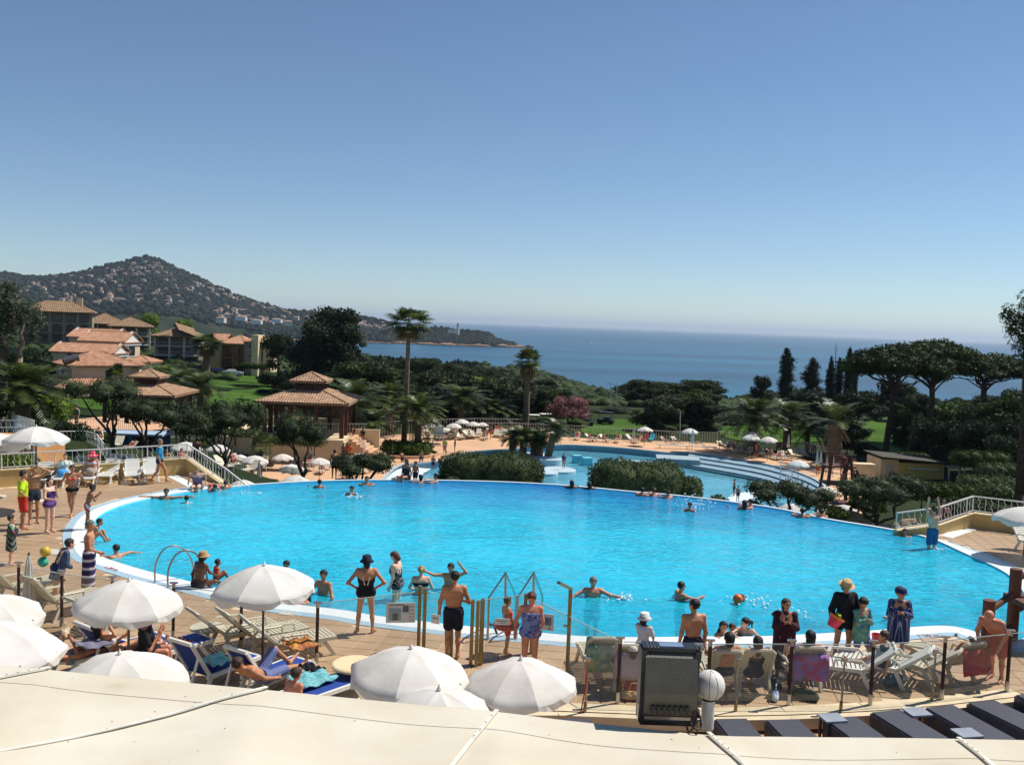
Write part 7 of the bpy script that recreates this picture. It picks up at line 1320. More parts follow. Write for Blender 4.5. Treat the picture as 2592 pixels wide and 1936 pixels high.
def person(label, loc, hd, H=1.72, J=None, sex='m', skin='tan', hair=('short', 'brown'), wear=(), hat=None, child=False, fat=0., look=0, nod=0, res=.02, face=True, scale_only=None, group=None, glasses=False, fingers=True):
    J = J or pose(); J = {a: b.copy() for a, b in J.items()}; t = thing('person', label, 'person', loc, R_(hd), group); sc = H/1.72; t.scale = (sc, sc, sc)
    pr, up, lat, fr = body_prims(J, sex, child, fat); hf, hu, hs = head_frame(J, up, lat, fr, look, nod); hk = 1.22 if child else 1.0; hc = J['hed']+hu*.02*hk
    pr += [(hc-hf*.012*hk+hu*.025*hk, hc+hf*.004*hk+hu*.025*hk, .083*hk, .083*hk), (hc+hf*.03*hk-hu*.055*hk, hc+hf*.028*hk-hu*.035*hk, .055*hk, .06*hk), (hc+hf*.088*hk-hu*.004*hk, hc+hf*.098*hk-hu*.026*hk, .010*hk, .015*hk)]
    for s_ in (-1, 1): pr.append((hc+hs*.084*s_*hk-hu*.01*hk, hc+hs*.086*s_*hk+hu*.012*hk, .014*hk, .016*hk))
    V, Q = sdf_mesh(pr, res, .035); mb = MB()
    if fingers:
        for S_ in 'LR':
            d = J['wr'+S_]-J['el'+S_]; d = d/np.linalg.norm(d); a0 = np.cross(d, fr); a0 = a0/(np.linalg.norm(a0)+1e-6); b0 = np.cross(a0, d); pc = J['wr'+S_]+d*.07; sgn = 1 if S_ == 'L' else -1
            for q, (o, L) in enumerate(((-.028, .068), (-.009, .078), (.010, .074), (.027, .058))): p = pc+b0*o; c2 = a0*.018*sgn; mb.tube([p-d*.02, p+d*L*.5+c2*.3, p+d*L*.85+c2*1.2], [.0095, .009, .006], 5)
            mb.tube([J['wr'+S_]+d*.02+b0*.02, J['wr'+S_]+d*.06+b0*.055, J['wr'+S_]+d*.095+b0*.06+a0*.01*sgn], [.012, .010, .007], 5)
    if mb.v:
        fq = [f for f in mb.f if len(f) == 4]; fo = [f for f in mb.f if len(f) == 5]; o0 = len(V); V = np.vstack([V, np.array(mb.v)]); Q = np.vstack([Q, np.array(fq)+o0]); Q = np.vstack([Q, np.array([f[:4] for f in fo])+o0]) if fo else Q
    npmesh('body', V, Q, SKIN[skin], t, True); r2 = max(res*.9, .014)
    if face:
        for s_ in (-1, 1): MB().ball(hc+hf*.079*hk+hs*.03*s_*hk+hu*.008*hk, .0125*hk, 6).build('eye', m_eye, t)
        MB().ball(hc+hf*.083*hk-hu*.053*hk, (.022*hk, .012, .008), 6).build('mouth', m_lip, t)
    if glasses: gm_ = MB(); [gm_.ball(hc+hf*.088*hk+hs*.032*s_*hk+hu*.008*hk, (.026, .014, .02), 8) for s_ in (-1, 1)]; gm_.bar(hc+hf*.09+hs*.02+hu*.01, hc+hf*.09-hs*.02+hu*.01, .006); stuff(gm_.build('sunglasses', m_flb, t))
    if hair:
        kind, hcw = hair; hp = [(hc-hf*.018*hk+hu*.03*hk, hc-hf*.004*hk+hu*.032*hk, .097*hk, .095*hk)]; cuts = [(hc+hf*.035*hk+hu*.0*hk, hf*.8-hu*.62)]
        if kind == 'bald': hp = []
        if kind == 'long': cuts = [(hc+hf*.04*hk-hu*.03*hk, hf*.95-hu*.28)]; hp += [(hc-hf*.055*hk, J['nek']-fr*.075-up*.06, .075*hk, .06), (hc-hf*.03*hk+hs*.06*hk, J['nek']-fr*.05+lat*.05, .04, .035), (hc-hf*.03*hk-hs*.06*hk, J['nek']-fr*.05-lat*.05, .04, .035)]
        if kind == 'bun': hp += [(hc-hf*.1*hk+hu*.03*hk, hc-hf*.11*hk+hu*.03*hk, .042, .042)]
        if kind == 'bob': cuts = [(hc+hf*.035*hk-hu*.02*hk, hf*.9-hu*.3)]; hp += [(hc-hf*.04*hk, hc-hf*.05*hk-hu*.085*hk, .085*hk, .075*hk)]
        if kind == 'pony': hp += [(hc-hf*.1*hk+hu*.03*hk, hc-hf*.16*hk+hu*.02*hk, .035, .03), (hc-hf*.16*hk+hu*.02*hk, hc-hf*.17*hk-hu*.14*hk, .03, .012)]
        if hp: V, Q = sdf_mesh(hp, r2, .03, cuts); V = V+np.sin(V @ np.array([[41, 17, 29], [13, 53, 37], [31, 23, 47]]).T*3.1)*.004; npmesh('hair', V, Q, HAIRC[hcw], t, True)
    for wr in wear:
        kind, m = wr[0], wr[1]; L = wr[2] if len(wr) > 2 else None; th = .013; w = 1+fat; cuts = (); hp = []; g = lambda a: J[a]; mid = (J['pel']+J['che'])/2; hl = J['hiR']-J['hiL']; hl = hl/np.linalg.norm(hl)
        f = sex == 'f'; hipr = (.112 if f else .102)*w+th; wst = (.088 if f else .096)*w+th
        pelv = [(g('pel')-hl*(.085 if f else .07)*w-up*.03, g('pel')+hl*(.085 if f else .07)*w-up*.03, hipr, hipr), (mid*.45+g('pel')*.55-hl*.06*w, mid*.45+g('pel')*.55+hl*.06*w, wst+.004, wst+.004)]
        thigh = lambda q: [(g('hi'+S_), g('hi'+S_)+(g('kn'+S_)-g('hi'+S_))*q, .088*w+th+.006, (.088-(.088-.056)*q)*w+th+.016) for S_ in 'LR']
        tors = [(g('che')-lat*.085*w+up*.06, g('che')+lat*.085*w+up*.06, .105*w+th, .105*w+th), (g('che')-lat*.07*w-up*.06, g('che')+lat*.07*w-up*.06, .1*w+th, .1*w+th), (mid-lat*.055*w+fr*.02*fat*6, mid+lat*.055*w+fr*.02*fat*6, wst, wst)]
        brst = [((lambda q: (q, q+fr*.01-up*.02, .055*w+th, .05*w+th))(g('che')+lat*.078*s_+fr*.085+up*.01)) for s_ in (-1, 1)] if f and not child else []
        if kind == 'trunks': hp = pelv+thigh(L or .5); cuts = [(g('pel')+up*.075, up)]; nm = 'swim_trunks'
        elif kind == 'brief': hp = pelv+thigh(.08); cuts = [(g('pel')+up*.03, up)]; nm = 'swim_briefs'
        elif kind == 'bikini_bottom': hp = pelv; cuts = [(g('pel')+up*.02, up)]; nm = 'bikini_bottom'
        elif kind == 'bikini_top': hp = tors[:2]+brst; cuts = [(g('che')+up*.045, up), (g('che')-up*.055, -up)]; nm = 'bikini_top'
        elif kind == 'swimsuit': hp = pelv+tors+brst; cuts = [(g('che')+up*.06-fr*(0 if L is None else 0), up-fr*(.0 if L is None else 1.1))]; nm = 'swimsuit'
        elif kind == 'tshirt': hp = tors+pelv+[(g('shL'), g('shR'), .062+th, .062+th)]+brst+[(g('sh'+S_), g('sh'+S_)+(g('el'+S_)-g('sh'+S_))*.7, .052*w+th+.006, .05*w+th+.012) for S_ in 'LR']; cuts = [(g('nek')-up*.015, up), (g('pel')+up*(.0 if L is None else L), -up)]; nm = 'shirt'
        elif kind == 'longshirt': hp = tors+pelv+[(g('shL'), g('shR'), .06+th, .06+th)]+brst+[(g('sh'+S_), g('el'+S_), .06*w+th, .055*w+th) for S_ in 'LR']+[(g('el'+S_), g('wr'+S_)*.85+g('el'+S_)*.15, .055+th, .046+th) for S_ in 'LR']; cuts = [(g('nek')+up*.03, up), (g('pel')-up*.1, -up)]; nm = 'shirt'
        elif kind == 'skirt': hp = pelv+[(g('pel'), (g('knL')+g('knR'))/2*(L or .8)+g('pel')*(1-(L or .8)), .15*w, .2)]; cuts = [(g('pel')+up*.1, up)]; nm = 'wrap'
        elif kind == 'sarong': e = (g('anL')+g('anR'))/2+V3(0, 0, .12); hp = pelv+[(g('pel')-hl*.06, e-hl*.05, .135*w, .14), (g('pel')+hl*.06, e+hl*.05, .135*w, .14)]; cuts = [(g('pel')+up*.1, up), (e, V3(0, 0, -1))]; nm = 'striped_towel'
        elif kind == 'cape':
            e = g('pel')+V3(0, 0, -(L or .45)); hp = [(g('shL')-up*.015, g('shR')-up*.015, .072, .072), (g('nek')-up*.06, g('nek')-up*.02, .085, .07), (g('shL')+lat*.03-up*.05, e-lat*.12, .085, .13), (g('shR')-lat*.03-up*.05, e+lat*.12, .085, .13), (g('che'), e, .13, .18)]+[(g('sh'+S_)-up*.01, g('el'+S_), .07, .07) for S_ in 'LR']+[(g('el'+S_), g('wr'+S_), .07, .06) for S_ in 'LR']; cuts = [(g('nek')+up*.035, up), (e, V3(0, 0, -1))]; nm = 'towel_wrap'
        elif kind == 'dress': e = (g('knL')+g('knR'))/2; hp = tors+pelv+brst+[(g('pel'), e, .15*w, .2)]; cuts = [(g('che')+up*.09, up)]; nm = 'dress'
        elif kind == 'armband': hp = [((g('sh'+S_)*.55+g('el'+S_)*.45)-V3(0, 0, .05), (g('sh'+S_)*.55+g('el'+S_)*.45)+V3(0, 0, .05), .085, .085) for S_ in 'LR']; nm = 'armbands'
        V, Q = sdf_mesh(hp, r2, .03, cuts); o = npmesh(nm, V, Q, m, t, True)
        if kind == 'swimsuit' and res < .03:
            for s_ in (-1, 1): MB().tube([g('che')+lat*.085*s_+fr*.115+up*.03, g('che')+lat*.095*s_+fr*.085+up*.11, g('sh'+('L' if s_ < 0 else 'R'))*.55+g('nek')*.45+up*.055, g('che')+lat*.095*s_-fr*.095+up*.1, g('che')+lat*(.09 if L is None else .03)*s_-fr*(.115 if L is None else .112)-up*(.0 if L is None else .16)], .014, 6).build('strap', STRAP or m, t, True)
        if kind == 'armband': stuff(o)
    if hat:
        kind, m = hat; top = hc+hu*.02*hk; mb = MB(); k_ = hk
        if kind == 'bucket': lathe_at(mb, [(.16*k_, -.03), (.105*k_, .025), (.1*k_, .1*k_), (.07*k_, .115*k_), (.001, .118*k_)], top, hu, hf)
        elif kind == 'straw': lathe_at(mb, [(.165, .0), (.135, -.008), (.104, .02), (.098, .09), (.075, .115), (.03, .102), (.001, .11)], top, hu, hf)
        elif kind == 'sunhat': lathe_at(mb, [(.24, -.05), (.2, -.02), (.15, .01), (.11, .035), (.1, .11), (.06, .14), (.001, .145)], top, hu, hf)
        elif kind == 'cap': lathe_at(mb, [(.104*k_, -.01), (.107*k_, .03), (.098*k_, .075), (.06*k_, .108), (.001, .118)], top, hu, hf); c = top+hf*.14*k_-hu*.0; mb.box(tuple(c), (.14, .13, .012), M=Matrix([(hs[i], hf[i], hu[i]) for i in range(3)]))
        elif kind == 'beanie': lathe_at(mb, [(.105*k_, -.02), (.112*k_, .02), (.1*k_, .075*k_), (.06*k_, .105*k_), (.001, .112*k_)], top, hu, hf)
        o = mb.build('hat', m, t, True); o.modifiers.new('thick', 'SOLIDIFY').thickness = .006
    return t
blk = CL('14161C'); navy = CL('1A2440')
G = lambda R, x, y, z=0.: P(R, x, y, z)
NEAR, MID = .016, .022
# ---------- left terrace
person('lifeguard in a bright yellow shirt and red shorts with a hand on the hip', G(5, 195, 985), -55, 1.8, pose(**{**HIPS, 'elL': (-.27, -.05, 1.12), 'wrL': (-.28, .02, .86)}), 'm', 'tan', ('short', 'black'), [('tshirt', CL('B8D414')), ('trunks', CL('C8301C'), .72)], fat=.12, res=MID)
person('bare-chested man in dark trunks shading his eyes with raised arms', G(5, 290, 935), -140, 1.8, pose(elL=(-.42, .1, 1.55), wrL=(-.12, .16, 1.72), elR=(.42, .12, 1.52), wrR=(.1, .18, 1.70)), 'm', 'tan', ('short', 'black'), [('trunks', CL('2A3140'), .3)], res=MID)
person('woman in a purple swimsuit with a hand at her mouth', G(5, 425, 1015), -110, 1.66, pose(elL=(-.22, .1, 1.12), wrL=(-.05, .2, 1.40), elR=(.26, .08, 1.14), wrR=(.2, .36, 1.12), nod=0) if False else pose(elL=(-.22, .1, 1.12), wrL=(-.05, .2, 1.40), elR=(.26, .08, 1.14), wrR=(.2, .36, 1.12)), 'f', 'fair', ('bob', 'brown'), [('swimsuit', pattern('purple_print', 'noise', '3E2A5A', '6A4080', 8))], fat=.08, res=MID, look=-10)
person('woman in a coral and black bikini walking towards the pool', G(5, 620, 870), 195, 1.68, pose(elL=(-.4, .02, 1.18), wrL=(-.3, .18, 1.42), elR=(.34, -.1, 1.15), wrR=(.5, -.02, .95), knL=(-.06, .12, .5), anL=(-.02, .2, .1), toL=(-.02, .35, .05), knR=(.08, -.02, .49), anR=(.05, -.22, .12), toR=(.05, -.08, .03)), 'f', 'tan', ('bun', 'brown'), [('bikini_top', CL('D0604A')), ('bikini_bottom', blk)], res=MID, glasses=True)
person('boy in red trunks blowing his nose at the pool edge', G(5, 750, 985), -60, 1.38, pose(lean=14, elL=(-.24, .18, 1.2), wrL=(-.04, .3, 1.44), elR=(.24, .18, 1.2), wrR=(.04, .3, 1.44)), 'm', 'brown', ('short', 'black'), [('trunks', pattern('red_white_trunks', 'diag', 'B02A28', 'D8CFC8', 2), .28)], child=True, res=MID, nod=20)
person('small child wrapped in a dark striped towel', G(5, 95, 1290), -70, 1.3, pose(elL=(-.25, .1, 1.15), wrL=(-.1, .2, 1.2), elR=(.25, .1, 1.15), wrR=(.1, .2, 1.2)), 'm', 'fair', ('short', 'brown'), [('cape', pattern('dark_striped_towel', 'diag', '1C2636', '7A3440', 3.2, c3='5E8A6A'), .42)], child=True, res=NEAR)
person('man wearing a striped navy towel as a sarong with a hand on his hip', G(5, 765, 1545), -75, 1.78, pose(elL=(-.42, -.08, 1.15), wrL=(-.2, .04, 1.0), elR=(.24, .05, 1.12), wrR=(.1, .24, 1.0)), 'm', 'tan', ('short', 'grey'), [('sarong', pattern('navy_striped_towel', 'stripe', '232C58', '7A2C48', 1.7, c3='C9C8CE'))], res=NEAR)
person('boy in patterned trunks crouching on the pool edge behind the man in the sarong', G(5, 790, 1085), -80, 1.3, sitfloor(25), 'm', 'tan', ('short', 'black'), [('trunks', pattern('camo_trunks', 'noise', '2C3A40', 'B0A860', 14), .8)], child=True, res=MID)
person('swimmer with black hair leaning on the pool edge beside the striped sarong', G(5, 1000, 1180, .1)+Vector((0, 0, -1.52)), 60, 1.72, EDGE(elR=(.5, .1, 1.4), wrR=(.75, -.05, 1.36)), 'm', 'tan', ('short', 'black'), [('trunks', CL('A84A2A'))], res=MID)
person('man in a blue T-shirt and dark briefs walking past the loungers', G(5, 1370, 590), -75, 1.76, pose(**legs('walk')), 'm', 'tan', ('short', 'grey'), [('tshirt', CL('2E86A8')), ('brief', navy)], fat=.1, res=.024)
person('woman in a grey cover-up and patterned swimsuit sitting on the pool edge', G(5, 1680, 645)+Vector((0, .25, -.02)), 185, 1.66, sit(.05, 6, .5, .12, elL=(-.3, -.05, .62), wrL=(-.34, .05, .3), elR=(.3, -.05, .62), wrR=(.34, .05, .3)), 'f', 'fair', ('bun', 'blonde'), [('swimsuit', pattern('violet_print', 'noise', '4E4668', '7A6A80', 9))], fat=.14, res=.024, glasses=True)
person('child in pink shorts lying over the pool edge', G(5, 1820, 640)+Vector((0, .2, 0)), 205, 1.25, prone(.05), 'f', 'red', ('short', 'brown'), [('trunks', CL('D0405A'), .4)], child=True, res=.024, face=False)
person('child leaning out of the pool beside the stair rail', G(5, 1940, 625)+Vector((0, 0, -1.05)), 20, 1.3, EDGE(), 'm', 'red', ('short', 'brown'), [('trunks', navy)], child=True, res=.024, face=False)
person('swimmer with arms spread along the left pool edge', G(5, 1430, 690, .1)+Vector((0, 0, -1.52)), 190, 1.75, SWIM(elL=(-.5, -.05, 1.42), wrL=(-.85, -.1, 1.42), elR=(.5, -.05, 1.42), wrR=(.85, -.1, 1.42)), 'm', 'tan', ('short', 'black'), [('trunks', navy)], res=.024, glasses=True)
person('dark-haired swimmer with a pale back near the left edge', G(5, 1605, 720, .1)+Vector((0, 0, -1.5)), 20, 1.6, SWIM(), 'm', 'fair', ('short', 'black'), [('trunks', navy)], res=.024, face=False)
person('sunbather in a red polka-dot hat on a white lounger', G('a', 1215, 1120), 195, 1.66, sit(.38, -22, .42), 'f', 'tan', ('bob', 'black'), [('bikini_top', CL('C9C4D0')), ('skirt', CL('8E8A80'), .7)], hat=('sunhat', pattern('red_dots', 'dots', 'C82848', 'E8D8DC', 9)), res=.024)
person('sunbather with a green and white towel over the head', G('a', 850, 1130), 190, 1.6, sit(.38, -20, .42), 'f', 'fair', ('bob', 'brown'), [('tshirt', pattern('green_white_towel', 'noise', '7FA88C', 'DADFD8', 7)), ('skirt', CL('3F8CC4'), .8)], res=.024)
person('person in a plaid towel with coloured balls bending beside the loungers', G(6, 480, 490), -50, 1.5, pose(lean=30, elL=(-.25, .15, 1.12), wrL=(-.1, .3, 1.1), elR=(.25, .15, 1.12), wrR=(.1, .3, 1.1)), 'm', 'fair', ('short', 'brown'), [('cape', pattern('blue_plaid', 'plaid', '2C3A5E', '7A8A9A', 6), .3), ('trunks', CL('24305A'))], child=True, res=NEAR, face=False)
for dx, dz, c, lb in ((.0, 1.22, 'C8A83A', 'small yellow ball carried by the person in the plaid towel'), (-.05, .98, '3FA88C', 'green and blue ball carried by the person in the plaid towel')): p = G(6, 410, 490); tag(MB().ball((p.x+dx, p.y-.12, dz), .12, 14).build('ball', mat('ball_'+c, c, rough=.4), smooth=True), lb, 'ball')
person('woman in a straw hat sitting with bare back on the pool edge', G(6, 1690, 375)+Vector((0, .1, 0)), -35, 1.66, sitfloor(12, knL=(-.3, .3, .16), knR=(.3, .3, .16), anL=(.05, .35, .05), anR=(-.05, .42, .08), elR=(.26, .1, .45), wrR=(.15, .4, .35)), 'f', 'dark', ('bob', 'black'), [('bikini_bottom', CL('2A2430'))], hat=('straw', CL('B08A5E')), res=NEAR, look=-30)
person('small child in an orange top held beside the woman in the straw hat', G(6, 1800, 330)+Vector((.1, .2, 0)), -60, 1.05, sitfloor(5), 'm', 'brown', ('short', 'black'), [('tshirt', CL('D8583A'))], child=True, res=NEAR)
# ---------- foreground left sunbathers
person('woman in a wide pale sunhat and black top drinking under the umbrella', G(6, 1235, 905, .48)-Vector((0, 0, .48)), -80, 1.64, sit(.40, 4, .3, elL=(-.2, .15, 1.0-.45), wrL=(-.05, .28, .92), elR=(.22, .16, .6), wrR=(.05, .28, .92)), 'f', 'red', ('long', 'black'), [('tshirt', blk), ('skirt', blk, .3)], hat=('sunhat', CL('D0B8A4')), res=NEAR)
tag(MB().ball(G(6, 1300, 720, .78), (.05, .05, .08), 10).build('bottle', mat('clear_purple_plastic', 'A89AB8', rough=.2)), 'small clear bottle at the lips of the woman in the sunhat', 'bottle')
person('dark-haired woman in a white bikini reclining with raised arm', G(6, 1010, 905, .48)-Vector((0, 0, .48)), -40, 1.66, lieup(.4, -38, elR=(.3, .1, .95), wrR=(.1, .2, 1.2), elL=(-.3, .1, .5), wrL=(-.2, .3, .5)), 'f', 'tan', ('long', 'black'), [('bikini_top', CL('D8D4D0')), ('bikini_bottom', blk)], res=NEAR)
person('sunbather in a flowered bikini lying on a blue lounger', G(6, 560, 965, .46)-Vector((0, 0, .46)), -35, 1.68, lieup(.38, -72, elL=(-.3, .05, .4), wrL=(-.2, .3, .5), elR=(.35, .1, .45), wrR=(.15, .35, .55)), 'f', 'tan', ('long', 'brown'), [('bikini_top', pattern('flower_print', 'dots', '5A8A98', 'D0788A', 22)), ('bikini_bottom', pattern('flower_print', 'dots', '5A8A98', 'D0788A', 22))], res=NEAR)
person('man in plaid shorts lying on a blue lounger with one knee raised', G(7, 215, 1250, .46)-Vector((0, 0, .46)), -32, 1.75, lieup(.4, -58, knL=(-.1, .36, .86), anL=(-.1, .74, .5)), 'm', 'tan', ('short', 'brown'), [('trunks', pattern('plaid_shorts', 'plaid', '4E5A86', '8E94B4', 9), .9)], res=NEAR)
person('brown-haired boy sitting at the end of the flat blue lounger', G(7, 470, 1440, .45)-Vector((0, 0, .45)), -30, 1.3, sit(.40, 10, .4), 'm', 'red', ('short', 'brown'), [('trunks', navy, .9)], child=True, res=NEAR, face=False)
# ---------- near edge of the pool
STRAP = CL('DAD4CC')
person('woman in a black swimsuit with white edging and a dark bucket hat, hands on hips', G(7, 1100, 855), 8, 1.68, pose(**{**HIPS, **dict(knL=(-.14, .02, .49), anL=(-.17, -.02, .08), toL=(-.2, .13, .03), knR=(.14, .02, .49), anR=(.17, -.02, .08), toR=(.24, .12, .03))}), 'f', 'tan', ('bob', 'black'), [('swimsuit', blk, 1)], hat=('bucket', CL('1A2034')), fat=.07, res=NEAR, face=False)
STRAP = None
person('woman in a dotted swimsuit looking down while standing in the water', G(7, 1340, 640, 0)+Vector((0, .75, -.55)), 75, 1.70, pose(elL=(-.2, .02, 1.12), wrL=(-.2, .12, .9), elR=(.2, .02, 1.12), wrR=(.2, .12, .9), lean=6), 'f', 'fair', ('bob', 'auburn'), [('swimsuit', pattern('black_dots', 'dots', '14161C', 'C8C0C0', 30), 1)], fat=.08, res=NEAR, nod=35)
person('blonde woman in a black bikini standing waist-deep with her back turned', G(7, 1580, 500, 0)+Vector((0, 0, -1.0)), 5, 1.64, pose(elL=(-.3, .06, 1.14), wrL=(-.2, .24, 1.05), elR=(.3, .06, 1.14), wrR=(.2, .24, 1.05)), 'f', 'fair', ('bun', 'blonde'), [('bikini_top', blk), ('bikini_bottom', blk)], fat=.12, res=NEAR, face=False)
person('swimmer with both arms raised behind the man in dark trunks', G(7, 1830, 480, 0)+Vector((0, .2, -1.05)), 175, 1.66, pose(elL=(-.42, .05, 1.52), wrL=(-.25, .1, 1.74), elR=(.42, .05, 1.40), wrR=(.68, .15, 1.52)), 'm', 'tan', ('short', 'black'), [('trunks', navy)], res=NEAR)
person('man in dark trunks standing with his back turned at the glass gate', G(7, 1850, 1075), 4, 1.78, pose(elL=(-.27, -.02, 1.12), wrL=(-.28, .06, .87), elR=(.3, .04, 1.12), wrR=(.12, .24, 1.1)), 'm', 'tan', ('short', 'black'), [('trunks', CL('161A2A'), .62)], fat=.06, res=NEAR, face=False)
person('man standing chest-deep in the water beside the pool-side umbrella', G(7, 745, 500, 0)+Vector((0, 0, -1.22)), 150, 1.75, SWIM(elL=(-.36, .1, 1.15), wrL=(-.5, .25, 1.2), elR=(.36, .1, 1.15), wrR=(.3, .3, 1.15)), 'm', 'tan', ('short', 'black'), [('trunks', CL('20408A'), .8)], res=NEAR, look=30)
person('swimmer whose dark hair shows above the pool-side umbrella', G(7, 425, 300, .05)+Vector((0, 0, -1.5)), 170, 1.7, SWIM(), 'm', 'tan', ('short', 'black'), [('trunks', navy)], res=MID)
person('long-haired swimmer at the pool edge under the umbrella rim', G(7, 585, 560, .05)+Vector((0, .1, -1.4)), 110, 1.6, EDGE(), 'f', 'red', ('long', 'black'), [('swimsuit', navy)], res=NEAR)
person('small child with orange armbands and a red swim ring', G(8, 270, 935), -70, 1.18, pose(elL=(-.32, .02, 1.14), wrL=(-.3, .16, .95), elR=(.32, .02, 1.14), wrR=(.3, .16, .95), knL=(-.1, .1, .5), anL=(-.1, .02, .08)), 'm', 'tan', ('short', 'black'), [('armband', CL('E0502A')), ('trunks', CL('C8402A'))], child=True, res=NEAR)
p = G(8, 270, 935); rg_ = MB(); rg_.tube([(p.x+.2*math.cos(a*PI/10), p.y+.2*math.sin(a*PI/10), .62) for a in range(21)], .075, 10, cap=False); tag(rg_.build('swim_ring', mat('red_vinyl', 'C24A38', rough=.3), smooth=True), 'red inflatable ring round the small child', 'swim ring')
person('auburn-haired woman in a blue patterned swimsuit behind the white umbrella', G(8, 470, 1130), 175, 1.66, pose(elL=(-.25, .02, 1.12), wrL=(-.16, .2, 1.0), elR=(.3, .0, 1.12), wrR=(.3, .1, .9)), 'f', 'red', ('bob', 'auburn'), [('swimsuit', pattern('blue_flower_print', 'noise', '3E4A86', '7A86B8', 14))], fat=.1, res=NEAR, nod=35)
person('bald red-shouldered man swimming with arms spread', G(8, 1020, 420, 0)+Vector((0, 0, -1.33)), 180, 1.76, SWIM(elL=(-.42, .1, 1.32), wrL=(-.68, .2, 1.3), elR=(.42, .1, 1.3), wrR=(.6, .25, 1.22)), 'm', 'red', ('short', 'grey'), [('trunks', CL('20408A'))], fat=.12, res=NEAR)
person('swimmer in sunglasses holding a grey float', G(8, 1775, 450, 0)+Vector((0, 0, -1.3)), -70, 1.7, SWIM(elR=(.2, .3, 1.3), wrR=(.1, .55, 1.32)), 'm', 'tan', ('short', 'black'), [('trunks', CL('2060B0'))], res=NEAR, glasses=True)
tag(MB().ball(G(8, 1860, 465, .0), (.3, .16, .03), 12).build('float', mat('grey_foam', '5E6A7A', rough=.7)), 'grey foam float in front of the swimmer in sunglasses', 'float')
person('swimmer with goggles hugging an orange ball', G(11, 1215, 225, 0)+Vector((0, 0, -1.38)), -75, 1.5, SWIM(elR=(.2, .3, 1.36), wrR=(.1, .5, 1.4), lean=20), 'f', 'tan', ('bob', 'black'), [('swimsuit', CL('6A3A6A'))], child=True, res=NEAR, glasses=True)
p = G(11, 1250, 222, .08); tag(MB().ball(p, .13, 16).build('ball', mat('orange_ball', 'D8682A', rough=.4), smooth=True), 'orange ball hugged by the swimmer with goggles', 'ball')
person('young man with dark hair standing with bare back by the pool', G(11, 840, 1010), 12, 1.74, pose(), 'm', 'tan', ('short', 'black'), [('trunks', CL('23283A'), .8)], res=NEAR, face=False, look=40)
person('girl with wet black hair resting her arms on the near pool edge', G(11, 1095, 545, 0)+Vector((0, .2, -1.15)), 215, 1.45, EDGE(lean=15), 'f', 'tan', ('long', 'black'), [('swimsuit', CL('4A4658'))], child=True, res=NEAR, look=-40)
person('girl with a ponytail hanging on the near pool edge', G(11, 1340, 540, 0)+Vector((0, .25, -1.12)), 160, 1.5, EDGE(lean=18, elL=(-.4, .2, 1.38), wrL=(-.5, .4, 1.36)), 'f', 'fair', ('pony', 'black'), [('swimsuit', pattern('grey_print', 'noise', '6A6A72', '9A98A0', 12))], child=True, res=NEAR, look=-50)
person('small child peeping beside the ponytailed girl at the pool edge', G(11, 1230, 545, 0)+Vector((0, .35, -1.05)), 190, 1.2, EDGE(), 'f', 'red', ('short', 'brown'), [('swimsuit', CL('6A6A72'))], child=True, res=NEAR)
person('child in a white sunhat and dark overalls covering the face', G(11, 420, 900), -40, 1.25, pose(elL=(-.24, .16, 1.2), wrL=(-.06, .22, 1.5), elR=(.24, .1, 1.15), wrR=(.2, .2, 1.0)), 'f', 'tan', ('bob', 'black'), [('tshirt', CL('C8C4C8')), ('trunks', CL('20263A'), .9)], hat=('bucket', CL('DAD6D2')), child=True, res=NEAR)
person('child in a white knitted hat seated behind the floodlight', G(11, 320, 1030), 2, 1.25, sit(.4, -15, .4), 'f', 'fair', ('bob', 'black'), [('tshirt', CL('2A2C40'))], hat=('beanie', pattern('white_knit', 'stripe', 'D8D4CE', 'BDB8B0', 14)), child=True, res=NEAR, face=False)
person('dark-haired man seated in a slatted chair behind the globe lamp', G(11, 1120, 1040), 6, 1.74, sit(.38, -18, .42, elL=(-.32, .15, .72), wrL=(-.3, .42, .8)), 'm', 'tan', ('bob', 'black'), [('trunks', CL('3A3A46'))], res=NEAR, face=False)
person('long-haired girl seated with her back turned in a slatted chair', G(11, 1375, 1035), 2, 1.6, sit(.38, -16, .42), 'f', 'fair', ('long', 'black'), [('swimsuit', CL('2A2A36'))], res=NEAR, face=False)
person('girl in sunglasses wrapped in a long maroon towel', G(11, 1630, 900), 175, 1.58, pose(elL=(-.22, .1, 1.14), wrL=(-.08, .2, 1.25), elR=(.22, .1, 1.14), wrR=(.08, .2, 1.25)), 'f', 'tan', ('bob', 'brown'), [('cape', CL('3C1A26'), .72)], res=NEAR, glasses=True, look=20)
person('seated bather with black hair before the pink towel', G(10, 320, 1000), 3, 1.66, sit(.38, -14, .42, knL=(-.25, .4, .75), anL=(-.3, .55, .2)), 'f', 'fair', ('long', 'black'), [('swimsuit', CL('3A2A3A'))], res=NEAR, face=False)
person('woman in a straw hat and loose black shirt holding a red bucket', G(10, 640, 760), 185, 1.72, pose(elL=(-.26, .05, 1.12), wrL=(-.14, .22, .95), elR=(.28, .0, 1.12), wrR=(.3, .1, .9), knL=(-.12, .03, .49), knR=(.14, .03, .49), anR=(.17, -.02, .08)), 'f', 'tan', ('bob', 'brown'), [('longshirt', CL('10121C')), ('trunks', CL('10121C'), .3)], hat=('straw', CL('C0A478')), fat=.06, res=NEAR, nod=20)
